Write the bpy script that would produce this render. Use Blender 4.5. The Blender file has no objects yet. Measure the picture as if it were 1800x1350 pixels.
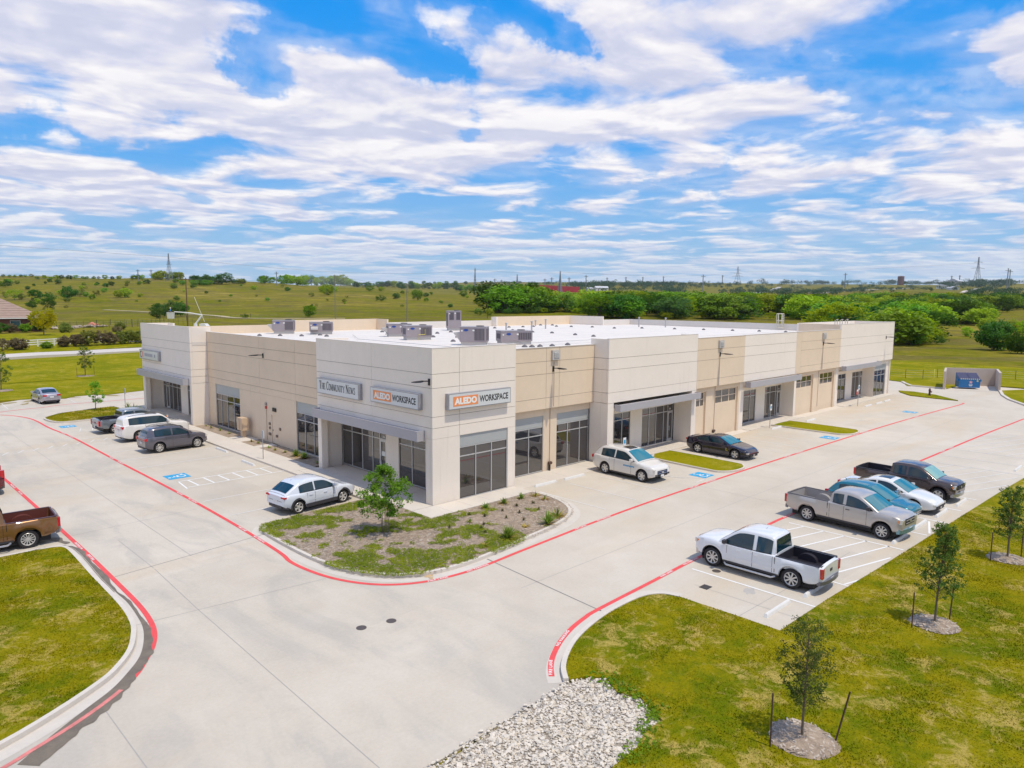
import bpy, bmesh, math, random
from mathutils import Vector, Matrix, Quaternion, noise
from mathutils.geometry import tessellate_polygon
R=math.radians; PI=math.pi
C=bpy.context.scene.collection
S=bpy.context.scene
# ------------------------------------------------------------------ camera
CX,CY,CZ=-22.26,-28.42,10.70
YAW,PITCH,ROLL=R(45.5266),R(6.7563),R(.438)
def make_camera():
    cam=bpy.data.cameras.new('camera'); o=bpy.data.objects.new('camera',cam); C.objects.link(o)
    f=Vector((math.cos(YAW)*math.cos(PITCH),math.sin(YAW)*math.cos(PITCH),-math.sin(PITCH)))
    r=Vector((math.sin(YAW),-math.cos(YAW),0)); u=r.cross(f)
    c,s=math.cos(ROLL),math.sin(ROLL); r2=c*r+s*u; u2=-s*r+c*u
    m=Matrix(((r2.x,u2.x,-f.x,CX),(r2.y,u2.y,-f.y,CY),(r2.z,u2.z,-f.z,CZ),(0,0,0,1)))
    o.matrix_world=m; cam.sensor_width=36; cam.lens=25.197; cam.clip_start=.2; cam.clip_end=40000
    S.camera=o
make_camera()
S.view_settings.view_transform='Standard'; S.view_settings.look='None'
S.view_settings.exposure=0.27; S.view_settings.gamma=1; S.view_settings.use_curve_mapping=False
# ------------------------------------------------------------------ sun and sky
SUNDIR=Vector((.06,-.385,1)).normalized()      # towards the sun
sl=bpy.data.lights.new('sun','SUN'); sl.energy=2.75; sl.angle=R(.53); sl.color=(1,.91,.74)
so=bpy.data.objects.new('sun',sl); C.objects.link(so); so.rotation_euler=SUNDIR.to_track_quat('Z','Y').to_euler(); so.location=(0,0,60)
W=bpy.data.worlds.new('World'); S.world=W; W.use_nodes=True
class NT:
    def __init__(s,tree): s.t=tree; s.n=tree.nodes; s.l=tree.links
    def new(s,typ,**k):
        n=s.n.new(typ)
        for a,b in k.items(): setattr(n,a,b)
        return n
    def put(s,sock,v):
        if hasattr(v,'is_output') or isinstance(v,bpy.types.NodeSocket): s.l.new(v,sock)
        else: sock.default_value=v
    def math(s,op,a,b=0.0,c=0.0,clamp=False):
        n=s.new('ShaderNodeMath',operation=op,use_clamp=clamp)
        s.put(n.inputs[0],a); s.put(n.inputs[1],b); s.put(n.inputs[2],c); return n.outputs[0]
    def mix(s,f,a,b,blend='MIX'):
        n=s.new('ShaderNodeMix',data_type='RGBA',blend_type=blend); s.put(n.inputs[0],f)
        s.put(n.inputs[6],a if not isinstance(a,tuple) else (*a[:3],1)); s.put(n.inputs[7],b if not isinstance(b,tuple) else (*b[:3],1)); return n.outputs[2]
    def ramp(s,f,stops,interp='LINEAR'):
        n=s.new('ShaderNodeValToRGB'); n.color_ramp.interpolation=interp; e=n.color_ramp.elements
        while len(e)<len(stops): e.new(.5)
        for i,(p,c) in enumerate(stops): e[i].position=p; e[i].color=(c,c,c,1) if isinstance(c,(int,float)) else (*c[:3],1)
        s.put(n.inputs[0],f); return n.outputs[0]
    def noise(s,vec,scale,detail=4,rough=.55,dist=0.0):
        n=s.new('ShaderNodeTexNoise'); s.put(n.inputs['Scale'],scale); n.inputs['Detail'].default_value=detail
        n.inputs['Roughness'].default_value=rough; n.inputs['Distortion'].default_value=dist
        if vec is not None: s.l.new(vec,n.inputs['Vector'])
        return n.outputs[0]
    def vmul(s,v,k):
        n=s.new('ShaderNodeVectorMath',operation='MULTIPLY'); s.l.new(v,n.inputs[0]); n.inputs[1].default_value=k; return n.outputs[0]
    def smooth(s,x,a,b):
        n=s.new('ShaderNodeMapRange',interpolation_type='SMOOTHSTEP'); s.put(n.inputs[0],x); n.inputs[1].default_value=a; n.inputs[2].default_value=b; return n.outputs[0]
def build_world():
    w=NT(W.node_tree); w.n.clear()
    out=w.new('ShaderNodeOutputWorld'); bg=w.new('ShaderNodeBackground'); w.l.new(bg.outputs[0],out.inputs[0])
    bg.inputs[1].default_value=.105
    sky=w.new('ShaderNodeTexSky',sky_type='NISHITA',sun_disc=False,sun_elevation=math.asin(SUNDIR.z),sun_rotation=math.atan2(SUNDIR.x,SUNDIR.y),altitude=300,dust_density=.3,air_density=1.0,ozone_density=2.5)
    tc=w.new('ShaderNodeTexCoord').outputs['Generated']
    sp=w.new('ShaderNodeSeparateXYZ'); w.l.new(tc,sp.inputs[0])
    z=w.math('MAXIMUM',sp.outputs[2],0.0)
    base=w.mix(.97,sky.outputs[0],w.ramp(z,[(0,(2.9,4.7,6.3)),(.08,(2.2,4.3,6.8)),(.2,(.50,3.1,7.3)),(.36,(.02,2.45,7.2)),(1,(.02,1.8,6.0))]))
    # cloud sheet seen in perspective: direction divided by height
    inv=w.math('DIVIDE',1.0,w.math('ADD',z,.065))
    cb=w.new('ShaderNodeCombineXYZ'); w.l.new(w.math('MULTIPLY',sp.outputs[0],inv),cb.inputs[0]); w.l.new(w.math('MULTIPLY',sp.outputs[1],inv),cb.inputs[1]); cb.inputs[2].default_value=3.7
    v=cb.outputs[0]
    big=w.noise(v,.42,3,.5,.1); mid=w.noise(v,1.85,9,.52,.30)
    d=w.math('ADD',w.math('MULTIPLY',big,.8),w.math('MULTIPLY',mid,1.0))
    # openings and banks of this particular sky: (azimuth to the right of view deg, elevation deg, size deg, size deg, amount)
    wn=w.new('ShaderNodeTexNoise'); wn.inputs['Scale'].default_value=7; wn.inputs['Detail'].default_value=6; wn.inputs['Roughness'].default_value=.62; w.l.new(tc,wn.inputs['Vector'])
    w1=w.new('ShaderNodeVectorMath',operation='SUBTRACT'); w.l.new(wn.outputs['Color'],w1.inputs[0]); w1.inputs[1].default_value=(.5,.5,.5)
    w2=w.new('ShaderNodeVectorMath',operation='MULTIPLY_ADD'); w.l.new(w1.outputs[0],w2.inputs[0]); w2.inputs[1].default_value=(.26,.26,.16); w.l.new(tc,w2.inputs[2]); warped=w2.outputs[0]
    for az,el,s1,s2,am in [(-12.5,19.5,5,3.2,-.30),(-7,17,3.6,2.2,-.27),(-18.4,15.8,2.2,2.6,-.28),(3.6,19.6,2.6,1.5,-.33),(22.5,16,4,1.0,-.17),(29,13.4,3.4,.9,-.16),(-2.3,12.7,3,1.1,-.24),(-24,12.8,4,1.0,-.15),(-1,20.5,2.2,1.4,-.2),(13.6,9,4,.9,-.2),(32,19.8,2.6,1.5,-.2),(-28,18,9,5,.16),(12,19,7,3.6,.14),(6,13,10,3.4,.10),(-10,12,7,2.2,.10),(34,16,5,2.4,.22),(24,10,14,2.0,.07),(-24,8.5,14,1.4,.05),(-30,10.6,12,.7,-.12)]:
        a=YAW-R(az); dv=Vector((math.cos(a)*math.cos(R(el)),math.sin(a)*math.cos(R(el)),math.sin(R(el))))
        h=Vector((math.sin(a),-math.cos(a),0)); up=h.cross(dv)
        def dot(vec):
            n=w.new('ShaderNodeVectorMath',operation='DOT_PRODUCT'); w.l.new(warped,n.inputs[0]); n.inputs[1].default_value=vec; return n.outputs['Value']
        gx=w.math('DIVIDE',dot(h),math.sin(R(s1))); gy=w.math('DIVIDE',dot(up),math.sin(R(s2)))
        r2=w.math('ADD',w.math('MULTIPLY',gx,gx),w.math('MULTIPLY',gy,gy))
        fr=w.math('GREATER_THAN',dot(dv),0.0)
        g=w.math('MULTIPLY',w.math('MULTIPLY',w.math('EXPONENT',w.math('MULTIPLY',r2,-1.0)),am),fr)
        d=w.math('ADD',d,g)
    # thin veil between the heaps, nearly closed towards the horizon
    veil=w.noise(v,.9,6,.6,.6)
    cov=w.smooth(d,.765,.95)
    cov=w.math('MAXIMUM',cov,w.math('MULTIPLY',w.smooth(d,.765-.16,.765+.06),w.math('MULTIPLY',w.smooth(veil,.38,.62),.38)))
    off=w.new('ShaderNodeVectorMath',operation='ADD'); w.l.new(v,off.inputs[0]); off.inputs[1].default_value=(-.075,-.075,.03)
    mid2=w.noise(off.outputs[0],1.85,7,.52,.30)
    rel=w.math('SUBTRACT',mid2,mid)
    lit=w.smooth(rel,-.13,.09)
    puff=w.noise(v,3.6,6,.6,.2)
    # bright heads above, lavender grey bases where the sheet is thick
    shade=w.math('ADD',w.math('MULTIPLY',w.math('SUBTRACT',1.0,lit),.62),w.math('MULTIPLY',puff,.50))
    cc=w.ramp(shade,[(.16,(4.7,4.95,6.3)),(.40,(6.0,6.0,7.0)),(.62,(7.1,6.9,7.3)),(.86,(8.3,8.0,7.9))])
    thick=w.smooth(d,.95+.05,.95+.42)
    cc=w.mix(w.math('MULTIPLY',thick,.35),cc,(5.7,5.8,6.6))
    cc=w.mix(w.math('MULTIPLY',w.smooth(z,.10,.0),.6),cc,(5.6,6.3,7.3))
    hz=w.smooth(z,-.02,.16)
    amt=w.math('MULTIPLY',w.math('MULTIPLY',cov,.96),w.math('ADD',w.math('MULTIPLY',hz,.35),.65))
    w.l.new(w.mix(amt,base,cc),bg.inputs[0])
build_world()
# ------------------------------------------------------------------ materials
MATS={}
def mat(name,col,rough=.6,metal=0.0,var=0.0,vs=3.0,bump=0.0,bs=20.0,coat=0.0,ior=1.5,detail=4,spec=.5,emit=None):
    if name in MATS: return MATS[name]
    m=bpy.data.materials.new(name); m.use_nodes=True; t=NT(m.node_tree); p=t.n['Principled BSDF']
    p.inputs['Base Color'].default_value=(*col,1); p.inputs['Roughness'].default_value=rough; p.inputs['Metallic'].default_value=metal
    p.inputs['Coat Weight'].default_value=coat; p.inputs['Coat Roughness'].default_value=.04; p.inputs['IOR'].default_value=ior; p.inputs['Specular IOR Level'].default_value=spec
    tc=t.new('ShaderNodeTexCoord').outputs['Object']
    if var>0:
        n=t.noise(tc,vs,detail,.6)
        n2=t.noise(tc,vs*7.3,3,.6)
        f=t.math('ADD',t.math('MULTIPLY',n,.7),t.math('MULTIPLY',n2,.3))
        c1=tuple(max(0,c*(1-var)) for c in col); c2=tuple(min(1,c*(1+var)) for c in col)
        t.l.new(t.ramp(f,[(.3,c1),(.7,c2)]),p.inputs['Base Color'])
    if bump>0:
        b=t.new('ShaderNodeBump'); b.inputs['Strength'].default_value=bump; b.inputs['Distance'].default_value=.02
        t.l.new(t.noise(tc,bs,4,.6),b.inputs['Height']); t.l.new(b.outputs[0],p.inputs['Normal'])
    MATS[name]=m; return m
def streaky(m,amt=.10):
    # rain streaks and a little dirt at the foot of the wall
    t=NT(m.node_tree); p=t.n['Principled BSDF']; P=world_pos(t); src=p.inputs['Base Color'].links[0].from_socket
    a=t.noise(t.vmul(P,(3.2,3.2,.16)),1.0,6,.65,.2); b=t.noise(P,.35,4,.6)
    sx=t.new('ShaderNodeSeparateXYZ'); t.l.new(P,sx.inputs[0])
    foot=t.math('MULTIPLY',t.smooth(sx.outputs[2],.9,.0),t.noise(P,2.2,5,.7))
    k=t.math('ADD',t.math('MULTIPLY',t.math('MULTIPLY',t.smooth(a,.52,.75),t.smooth(b,.35,.65)),amt*2),t.math('MULTIPLY',foot,.35))
    t.l.new(t.mix(k,src,(.36,.28,.20)),p.inputs['Base Color'])
def world_pos(t):
    return t.new('ShaderNodeNewGeometry').outputs['Position']
def concrete_mat():
    m=bpy.data.materials.new('concrete_paving'); m.use_nodes=True; t=NT(m.node_tree); p=t.n['Principled BSDF']; P=world_pos(t)
    big=t.noise(P,.07,5,.6,.4); mid=t.noise(P,.55,6,.65,.3); fine=t.noise(P,9,5,.7)
    c=t.ramp(t.math('ADD',t.math('MULTIPLY',big,.55),t.math('MULTIPLY',mid,.45)),[(.34,(.495,.43,.345)),(.5,(.555,.49,.40)),(.66,(.61,.545,.46))])
    sl=t.new('ShaderNodeVectorMath',operation='DIVIDE'); t.l.new(P,sl.inputs[0]); sl.inputs[1].default_value=(4.6,4.6,50); fl=t.new('ShaderNodeVectorMath',operation='FLOOR'); t.l.new(sl.outputs[0],fl.inputs[0])
    wn=t.new('ShaderNodeTexWhiteNoise',noise_dimensions='2D'); t.l.new(fl.outputs[0],wn.inputs['Vector'])
    hs=t.new('ShaderNodeHueSaturation'); t.l.new(c,hs.inputs['Color']); t.l.new(t.math('ADD',t.math('MULTIPLY',wn.outputs['Value'],.075),.96),hs.inputs['Value']); c=hs.outputs[0]
    # tan silt left by runoff across the drive
    st=t.noise(t.vmul(P,(.05,.22,.2)),1.0,5,.6,.6)
    c=t.mix(t.math('MULTIPLY',t.smooth(st,.52,.68),.55),c,(.56,.44,.30))
    # grey tyre smudges curving through the wide drive
    tw=t.noise(t.vmul(P,(.35,.12,.2)),1.3,5,.62,.8)
    sx=t.new('ShaderNodeSeparateXYZ'); t.l.new(P,sx.inputs[0])
    near=t.smooth(sx.outputs[0],-2.0,-9.0)
    c=t.mix(t.math('MULTIPLY',t.math('MULTIPLY',t.smooth(tw,.46,.66),near),.46),c,(.36,.335,.305))
    vr=t.noise(P,2.4,8,.75,.5)
    c=t.mix(t.math('MULTIPLY',t.smooth(vr,.57,.75),.26),c,(.33,.29,.245))
    c=t.mix(.16,c,t.ramp(fine,[(.3,(.35,.33,.30)),(.7,(.62,.59,.55))]))
    t.l.new(c,p.inputs['Base Color']); p.inputs['Roughness'].default_value=.8; p.inputs['Specular IOR Level'].default_value=.3
    b=t.new('ShaderNodeBump'); b.inputs['Strength'].default_value=.12; b.inputs['Distance'].default_value=.01; t.l.new(t.noise(P,60,3,.7),b.inputs['Height']); t.l.new(b.outputs[0],p.inputs['Normal'])
    return m
def lawn_mat(name,g1,g2,tan,tanamt=.5,scale=1.0,stripe=False):
    m=bpy.data.materials.new(name); m.use_nodes=True; t=NT(m.node_tree); p=t.n['Principled BSDF']; P=world_pos(t)
    a=t.noise(P,.28*scale,5,.62,.7); b=t.noise(P,1.5*scale,6,.68,.5); f=t.noise(P,14,5,.72); ff=t.noise(P,55,3,.7)
    c=t.mix(t.smooth(t.math('ADD',t.math('MULTIPLY',a,.6),t.math('MULTIPLY',b,.4)),.40,.58),g1,g2)
    k=t.math('ADD',t.math('MULTIPLY',t.noise(P,.42*scale,4,.6,.9),.42),t.math('MULTIPLY',t.noise(P,2.1*scale,8,.78,.8),.58))
    c=t.mix(t.math('MULTIPLY',t.smooth(k,.50,.60),tanamt),c,tan)
    dk=tuple(x*.45 for x in g1)
    c=t.mix(t.math('MULTIPLY',t.smooth(f,.52,.30),.55),c,dk)
    c=t.mix(t.math('MULTIPLY',t.smooth(ff,.52,.75),.30),c,tuple(min(1,x*1.6) for x in tan))
    t.l.new(c,p.inputs['Base Color']); p.inputs['Roughness'].default_value=.9; p.inputs['Specular IOR Level'].default_value=.02
    bu=t.new('ShaderNodeBump'); bu.inputs['Strength'].default_value=.6; bu.inputs['Distance'].default_value=.05
    t.l.new(t.math('ADD',t.noise(P,22,5,.75),t.math('MULTIPLY',b,.8)),bu.inputs['Height']); t.l.new(bu.outputs[0],p.inputs['Normal'])
    return m
def pasture_mat():
    m=bpy.data.materials.new('pasture_grass'); m.use_nodes=True; t=NT(m.node_tree); p=t.n['Principled BSDF']; P=world_pos(t)
    a=t.noise(P,.006,6,.6,.5); b=t.noise(P,.035,7,.7,.6); d=t.noise(P,.35,7,.75,.5)
    mixv=t.math('ADD',t.math('MULTIPLY',a,.45),t.math('MULTIPLY',b,.55))
    c=t.ramp(t.math('ADD',t.math('MULTIPLY',t.math('SUBTRACT',mixv,.5),1.35),.5),[(.30,(.085,.11,.002)),(.43,(.155,.155,.006)),(.56,(.21,.175,.020)),(.70,(.33,.26,.06))])
    # contour bands of dry and grey-brown stems
    wv=t.new('ShaderNodeTexWave',wave_type='BANDS',bands_direction='DIAGONAL'); wv.inputs['Scale'].default_value=.012; wv.inputs['Distortion'].default_value=14; wv.inputs['Detail'].default_value=5; wv.inputs['Detail Scale'].default_value=1.5
    t.l.new(P,wv.inputs['Vector'])
    c=t.mix(t.math('MULTIPLY',t.smooth(wv.outputs[1],.5,.9),.55),c,(.13,.10,.045))
    e2=t.noise(t.vmul(P,(.11,.11,.3)),1.0,7,.78,.9)
    c=t.mix(t.math('MULTIPLY',t.smooth(e2,.50,.36),.55),c,(.07,.09,.006)); c=t.mix(t.math('MULTIPLY',t.smooth(e2,.54,.70),.55),c,(.34,.28,.07))
    c=t.mix(t.math('MULTIPLY',t.smooth(d,.5,.32),.6),c,(.05,.07,.006))
    c=t.mix(t.math('MULTIPLY',t.smooth(d,.56,.72),.4),c,(.30,.26,.10))
    t.l.new(c,p.inputs['Base Color']); p.inputs['Roughness'].default_value=.95; p.inputs['Specular IOR Level'].default_value=.02
    bu=t.new('ShaderNodeBump'); bu.inputs['Strength'].default_value=.7; bu.inputs['Distance'].default_value=.4; t.l.new(d,bu.inputs['Height']); t.l.new(bu.outputs[0],p.inputs['Normal'])
    return m
def leaf_mat(name,c1,c2,c3=None,vary=.12):
    m=bpy.data.materials.new(name); m.use_nodes=True; t=NT(m.node_tree); p=t.n['Principled BSDF']
    tc=t.new('ShaderNodeTexCoord').outputs['Object']; oi=t.new('ShaderNodeObjectInfo')
    n=t.noise(tc,.9,3,.6); n2=t.noise(tc,6,2,.6)
    c=t.mix(t.smooth(n,.38,.62),c1,c2)
    c=t.mix(t.math('MULTIPLY',t.smooth(n2,.55,.75),.5),c,c3 or c2)
    h=t.new('ShaderNodeHueSaturation'); t.l.new(c,h.inputs['Color'])
    t.l.new(t.math('ADD',t.math('MULTIPLY',oi.outputs['Random'],vary*.35),.5-vary*.175),h.inputs['Hue'])
    t.l.new(t.math('ADD',t.math('MULTIPLY',oi.outputs['Random'],vary*4),1-vary*2),h.inputs['Value'])
    t.l.new(h.outputs[0],p.inputs['Base Color']); p.inputs['Roughness'].default_value=.6; p.inputs['Specular IOR Level'].default_value=.25
    # light passing through thin leaves
    tr=t.new('ShaderNodeBsdfTranslucent'); t.l.new(h.outputs[0],tr.inputs[0]); mx=t.new('ShaderNodeMixShader'); mx.inputs[0].default_value=.4
    t.l.new(p.outputs[0],mx.inputs[1]); t.l.new(tr.outputs[0],mx.inputs[2]); t.l.new(mx.outputs[0],t.n['Material Output'].inputs[0])
    return m
def paint(name,col,flake=.0,rough=.28):
    return mat(name,col,rough=rough,metal=flake,coat=1.0,var=.03,vs=1.5)
CONC=concrete_mat()
LAWN=lawn_mat('mown_lawn',(.11,.145,.001),(.245,.21,.003),(.44,.335,.09),.88)
LAWN2=lawn_mat('verge_grass',(.155,.175,.001),(.25,.225,.004),(.38,.31,.05),.6,.6)
PAST=pasture_mat()
WALLW=mat('white_painted_concrete',(.84,.755,.665),.85,var=.035,vs=.5,bump=.05,bs=30)
WALLT=mat('tan_painted_concrete',(.74,.60,.45),.85,var=.05,vs=.5,bump=.05,bs=30)
streaky(WALLW,.07); streaky(WALLT,.09)
JOINT=mat('panel_joint_shadow_gap',(.26,.22,.18),.9)
FASC=mat('grey_fascia_metal',(.40,.42,.42),.45,var=.03,vs=1)
CANO=mat('canopy_grey_metal',(.42,.405,.43),.4,.0,var=.03,vs=1)
ALU=mat('satin_aluminium',(.56,.56,.56),.4,.4)
GLASS=mat('tinted_storefront_glass',(.035,.032,.034),.015,ior=2.1)
DARK=mat('dark_interior',(.012,.012,.014),.7)
ROOFM=mat('white_roof_membrane',(.70,.65,.60),.7,var=.05,vs=.25)
SIDEW=mat('sidewalk_concrete',(.60,.54,.47),.85,var=.06,vs=.7,bump=.05,bs=50)
CURBM=mat('curb_concrete',(.60,.545,.48),.85,var=.10,vs=1.2)
RED=mat('red_fire_lane_paint',(.72,.075,.075),.7,var=.14,vs=2.5,detail=8)
REDF=mat('faded_red_paint',(.62,.20,.18),.75,var=.3,vs=2.5,detail=8)
WHT=mat('white_line_paint',(.76,.75,.73),.7,var=.07,vs=2,detail=8)
WHTF=mat('worn_white_line_paint',(.63,.61,.58),.75,var=.10,vs=3,detail=8)
BLUE=mat('blue_marking_paint',(.02,.33,.60),.6,var=.12,vs=2)
BLACK=mat('black_metal',(.014,.013,.016),.45)
STEEL=mat('galvanised_steel',(.42,.43,.45),.4,.6)
GREY_UNIT=mat('hvac_grey_steel',(.31,.27,.29),.5,var=.05,vs=2)
GREY_DK=mat('hvac_coil_grey',(.085,.075,.09),.6)
BARK=mat('grey_brown_bark',(.15,.115,.085),.9,var=.3,vs=8)
MULCH=mat('wood_mulch',(.32,.245,.18),.95,var=.45,vs=5,bump=.8,bs=28,detail=8)
TYRE=mat('tyre_rubber',(.018,.016,.018),.75)
RIM=mat('alloy_wheel',(.62,.60,.57),.32,.35)
RIMD=mat('dark_alloy_wheel',(.16,.14,.14),.35,.6)
CHROME=mat('chrome_trim',(.50,.50,.52),.28,.8)
PLAST=mat('dark_plastic_trim',(.045,.042,.048),.55)
CGLASS=mat('car_window_glass',(.006,.030,.045),.02,ior=1.62)
WSHIELD=mat('windshield_glass',(.015,.17,.22),.02,ior=1.9)
TAIL=mat('red_tail_light',(.50,.006,.010),.12,coat=.4)
HEADL=mat('clear_headlight',(.62,.60,.55),.08,coat=1)
AMBER=mat('amber_lens',(.75,.22,.03),.15,coat=1)
PLATE=mat('licence_plate_white',(.7,.7,.7),.5)
# ------------------------------------------------------------------ mesh helpers
class MB:
    def __init__(s): s.v=[]; s.f=[]
    def add(s,vs,fs):
        n=len(s.v); s.v+= [tuple(a) for a in vs]; s.f+=[tuple(i+n for i in f) for f in fs]
    def box(s,x0,x1,y0,y1,z0,z1):
        s.add([(x0,y0,z0),(x1,y0,z0),(x1,y1,z0),(x0,y1,z0),(x0,y0,z1),(x1,y0,z1),(x1,y1,z1),(x0,y1,z1)],
              [(0,3,2,1),(4,5,6,7),(0,1,5,4),(1,2,6,5),(2,3,7,6),(3,0,4,7)])
    def obox(s,c,dims,rot=0,tilt=None):
        m=Matrix.Rotation(rot,3,'Z')
        if tilt is not None: m=m@tilt
        hx,hy,hz=[d/2 for d in dims]; vs=[Vector(c)+m@Vector((a*hx,b*hy,k*hz)) for k in (-1,1) for b in (-1,1) for a in (-1,1)]
        s.add(vs,[(0,2,3,1),(4,5,7,6),(0,1,5,4),(1,3,7,5),(3,2,6,7),(2,0,4,6)])
    def tube(s,pts,r,n=6,r2=None,cap=True):
        pts=[Vector(p) for p in pts]; k=len(pts); rings=[]
        for i,p in enumerate(pts):
            d=(pts[min(i+1,k-1)]-pts[max(i-1,0)]).normalized()
            a=d.orthogonal().normalized() if abs(d.z)>.9 else d.cross(Vector((0,0,1))).normalized(); b=d.cross(a)
            rr=r if r2 is None else r+(r2-r)*i/max(1,k-1)
            rings.append([p+rr*(math.cos(2*PI*j/n)*a+math.sin(2*PI*j/n)*b) for j in range(n)])
        vs=[v for q in rings for v in q]; fs=[]
        for i in range(k-1):
            for j in range(n): fs.append((i*n+j,i*n+(j+1)%n,(i+1)*n+(j+1)%n,(i+1)*n+j))
        if cap: fs+= [tuple(reversed(range(n))),tuple((k-1)*n+j for j in range(n))]
        s.add(vs,fs)
    def lathe(s,prof,n=16,c=(0,0,0),axis='Z'):
        vs=[];fs=[]
        for (r,h) in prof:
            for j in range(n):
                a=2*PI*j/n; x,y=r*math.cos(a),r*math.sin(a)
                p={'Z':(x,y,h),'Y':(x,h,y),'X':(h,x,y)}[axis]
                vs.append((p[0]+c[0],p[1]+c[1],p[2]+c[2]))
        for i in range(len(prof)-1):
            for j in range(n): fs.append((i*n+j,i*n+(j+1)%n,(i+1)*n+(j+1)%n,(i+1)*n+j))
        s.add(vs,fs)
    def poly(s,pts,z,skirt=0.0):
        p3=[Vector((x,y,0)) for x,y in pts]; tris=tessellate_polygon([p3])
        a=0
        for t in tris:
            q=[pts[i] for i in t]; ar=(q[1][0]-q[0][0])*(q[2][1]-q[0][1])-(q[2][0]-q[0][0])*(q[1][1]-q[0][1])
            s.add([(x,y,z) for x,y in (q if ar>0 else q[::-1])],[(0,1,2)])
        if skirt:
            n=len(pts)
            for i in range(n):
                (x0,y0),(x1,y1)=pts[i],pts[(i+1)%n]
                s.add([(x0,y0,z),(x1,y1,z),(x1,y1,z-skirt),(x0,y0,z-skirt)],[(0,1,2,3)])
    def strip(s,pts,w,z,closed=False,off=0.0,h=0.0):
        """flat ribbon along a polyline, or a kerb of height h"""
        L=offset_line(pts,off+w/2,closed); Rr=offset_line(pts,off-w/2,closed); n=len(pts); m=n if closed else n-1
        for i in range(m):
            j=(i+1)%n; a,b,c,d=L[i],L[j],Rr[j],Rr[i]
            if h:
                e=.02*(1 if h>.05 else 0); zt=z+h
                s.add([(*a,z),(*b,z),(*c,z),(*d,z),(*a,zt),(*b,zt),(*c,zt),(*d,zt)],[(4,7,6,5),(0,4,5,1),(2,6,7,3)]+([] if closed or i else [(0,3,7,4)])+([] if closed or i<m-1 else [(1,5,6,2)]))
            else: s.add([(*a,z),(*b,z),(*c,z),(*d,z)],[(0,3,2,1)])
    def build(s,name,m,parent=None,smooth=False,loc=None,sharp=40,**k):
        me=bpy.data.meshes.new(name); me.from_pydata(s.v,[],s.f)
        if m: me.materials.append(m)
        if smooth:
            me.shade_smooth(); 
            if sharp: me.set_sharp_from_angle(angle=R(sharp))
        o=bpy.data.objects.new(name,me); C.objects.link(o)
        if parent: o.parent=parent
        if loc: o.location=loc
        for a,b in k.items(): o[a]=b
        return o
def offset_line(pts,d,closed=False):
    n=len(pts); out=[]
    for i in range(n):
        p=Vector(pts[i]); a=Vector(pts[(i-1)%n]) if (closed or i) else None; b=Vector(pts[(i+1)%n]) if (closed or i<n-1) else None
        n1=Vector((-(p-a).y,(p-a).x)).normalized() if a else None; n2=Vector((-(b-p).y,(b-p).x)).normalized() if b else None
        nn=(n1 or n2) if not (n1 and n2) else (n1+n2)
        if nn.length<1e-6: nn=n1
        nn=nn.normalized(); k=1/max(.5,nn.dot(n1 or n2)); out.append((p.x+nn.x*d*k,p.y+nn.y*d*k))
    return out
def curve(pts,k=4,closed=False):
    """Catmull-Rom through the points"""
    n=len(pts); out=[]; g=lambda i: Vector(pts[i%n]) if closed else Vector(pts[max(0,min(n-1,i))])
    for i in range(n if closed else n-1):
        p0,p1,p2,p3=g(i-1),g(i),g(i+1),g(i+2)
        for j in range(k):
            t=j/k; q=.5*((2*p1)+(-p0+p2)*t+(2*p0-5*p1+4*p2-p3)*t*t+(-p0+3*p1-3*p2+p3)*t**3); out.append((q.x,q.y))
    if not closed: out.append(tuple(pts[-1]))
    return out
def E(name,label,cat,loc=(0,0,0),rz=0,group=None,sc=1):
    o=bpy.data.objects.new(name,None); C.objects.link(o); o.location=loc; o.rotation_euler=(0,0,rz); o.scale=(sc,sc,sc) if not isinstance(sc,tuple) else sc
    o.empty_display_size=.2; return tag(o,label,cat,group)
def tag(o,label,cat,group=None):
    o['label']=label; o['category']=cat
    if group: o['group']=group
    return o
def struct(o): o['kind']='structure'; return o
def stuff(o,label=None,cat=None):
    o['kind']='stuff'
    if label: o['label']=label; o['category']=cat
    return o
def copy_tree(o,parent=None):
    c=o.copy(); C.objects.link(c)
    if parent: c.parent=parent
    for ch in list(o.children): copy_tree(ch,c)
    return c
def text_mesh(s,size,bold=0.0,sx=1.0,spacing=1.0,align='CENTER'):
    cu=bpy.data.curves.new('lettering','FONT'); cu.body=s; cu.size=size; cu.offset=bold; cu.align_x=align; cu.align_y='CENTER'; cu.space_character=spacing; cu.resolution_u=3
    o=bpy.data.objects.new('lettering',cu); C.objects.link(o); me=bpy.data.meshes.new_from_object(o); bpy.data.objects.remove(o); bpy.data.curves.remove(cu)
    for v in me.vertices: v.co.x*=sx
    return me
def put_text(s,size,m,parent,M4,name='lettering',fit=None,**k):
    me=text_mesh(s,size,**k)
    if fit:
        xs=[v.co.x for v in me.vertices]; ys=[v.co.y for v in me.vertices]; kx=fit[0]/(max(xs)-min(xs)); ky=fit[1]/(max(ys)-min(ys)); mx_=(max(xs)+min(xs))/2; my=(max(ys)+min(ys))/2
        for v in me.vertices: v.co.x=(v.co.x-mx_)*kx; v.co.y=(v.co.y-my)*ky
    me.materials.append(m); o=bpy.data.objects.new(name,me); C.objects.link(o)
    if parent: o.parent=parent
    o.matrix_local=M4; return o
def ribbons(strokes,w):
    mb=MB()
    for st in strokes:
        ww=w
        if isinstance(st,tuple) and isinstance(st[1],(int,float)): st,ww=st
        mb.strip(st,ww,0)
    return mb
FX,FY=math.cos(YAW),math.sin(YAW); RX,RY=FY,-FX
TU=[(c-900)/1260 for c in (-200,0,300,600,750,870,1000,1200,1400,1600,1800,2000)]
TD=[0,100,150,250,400,700,1000,1500,2200,3200,6000,12000]
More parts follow.
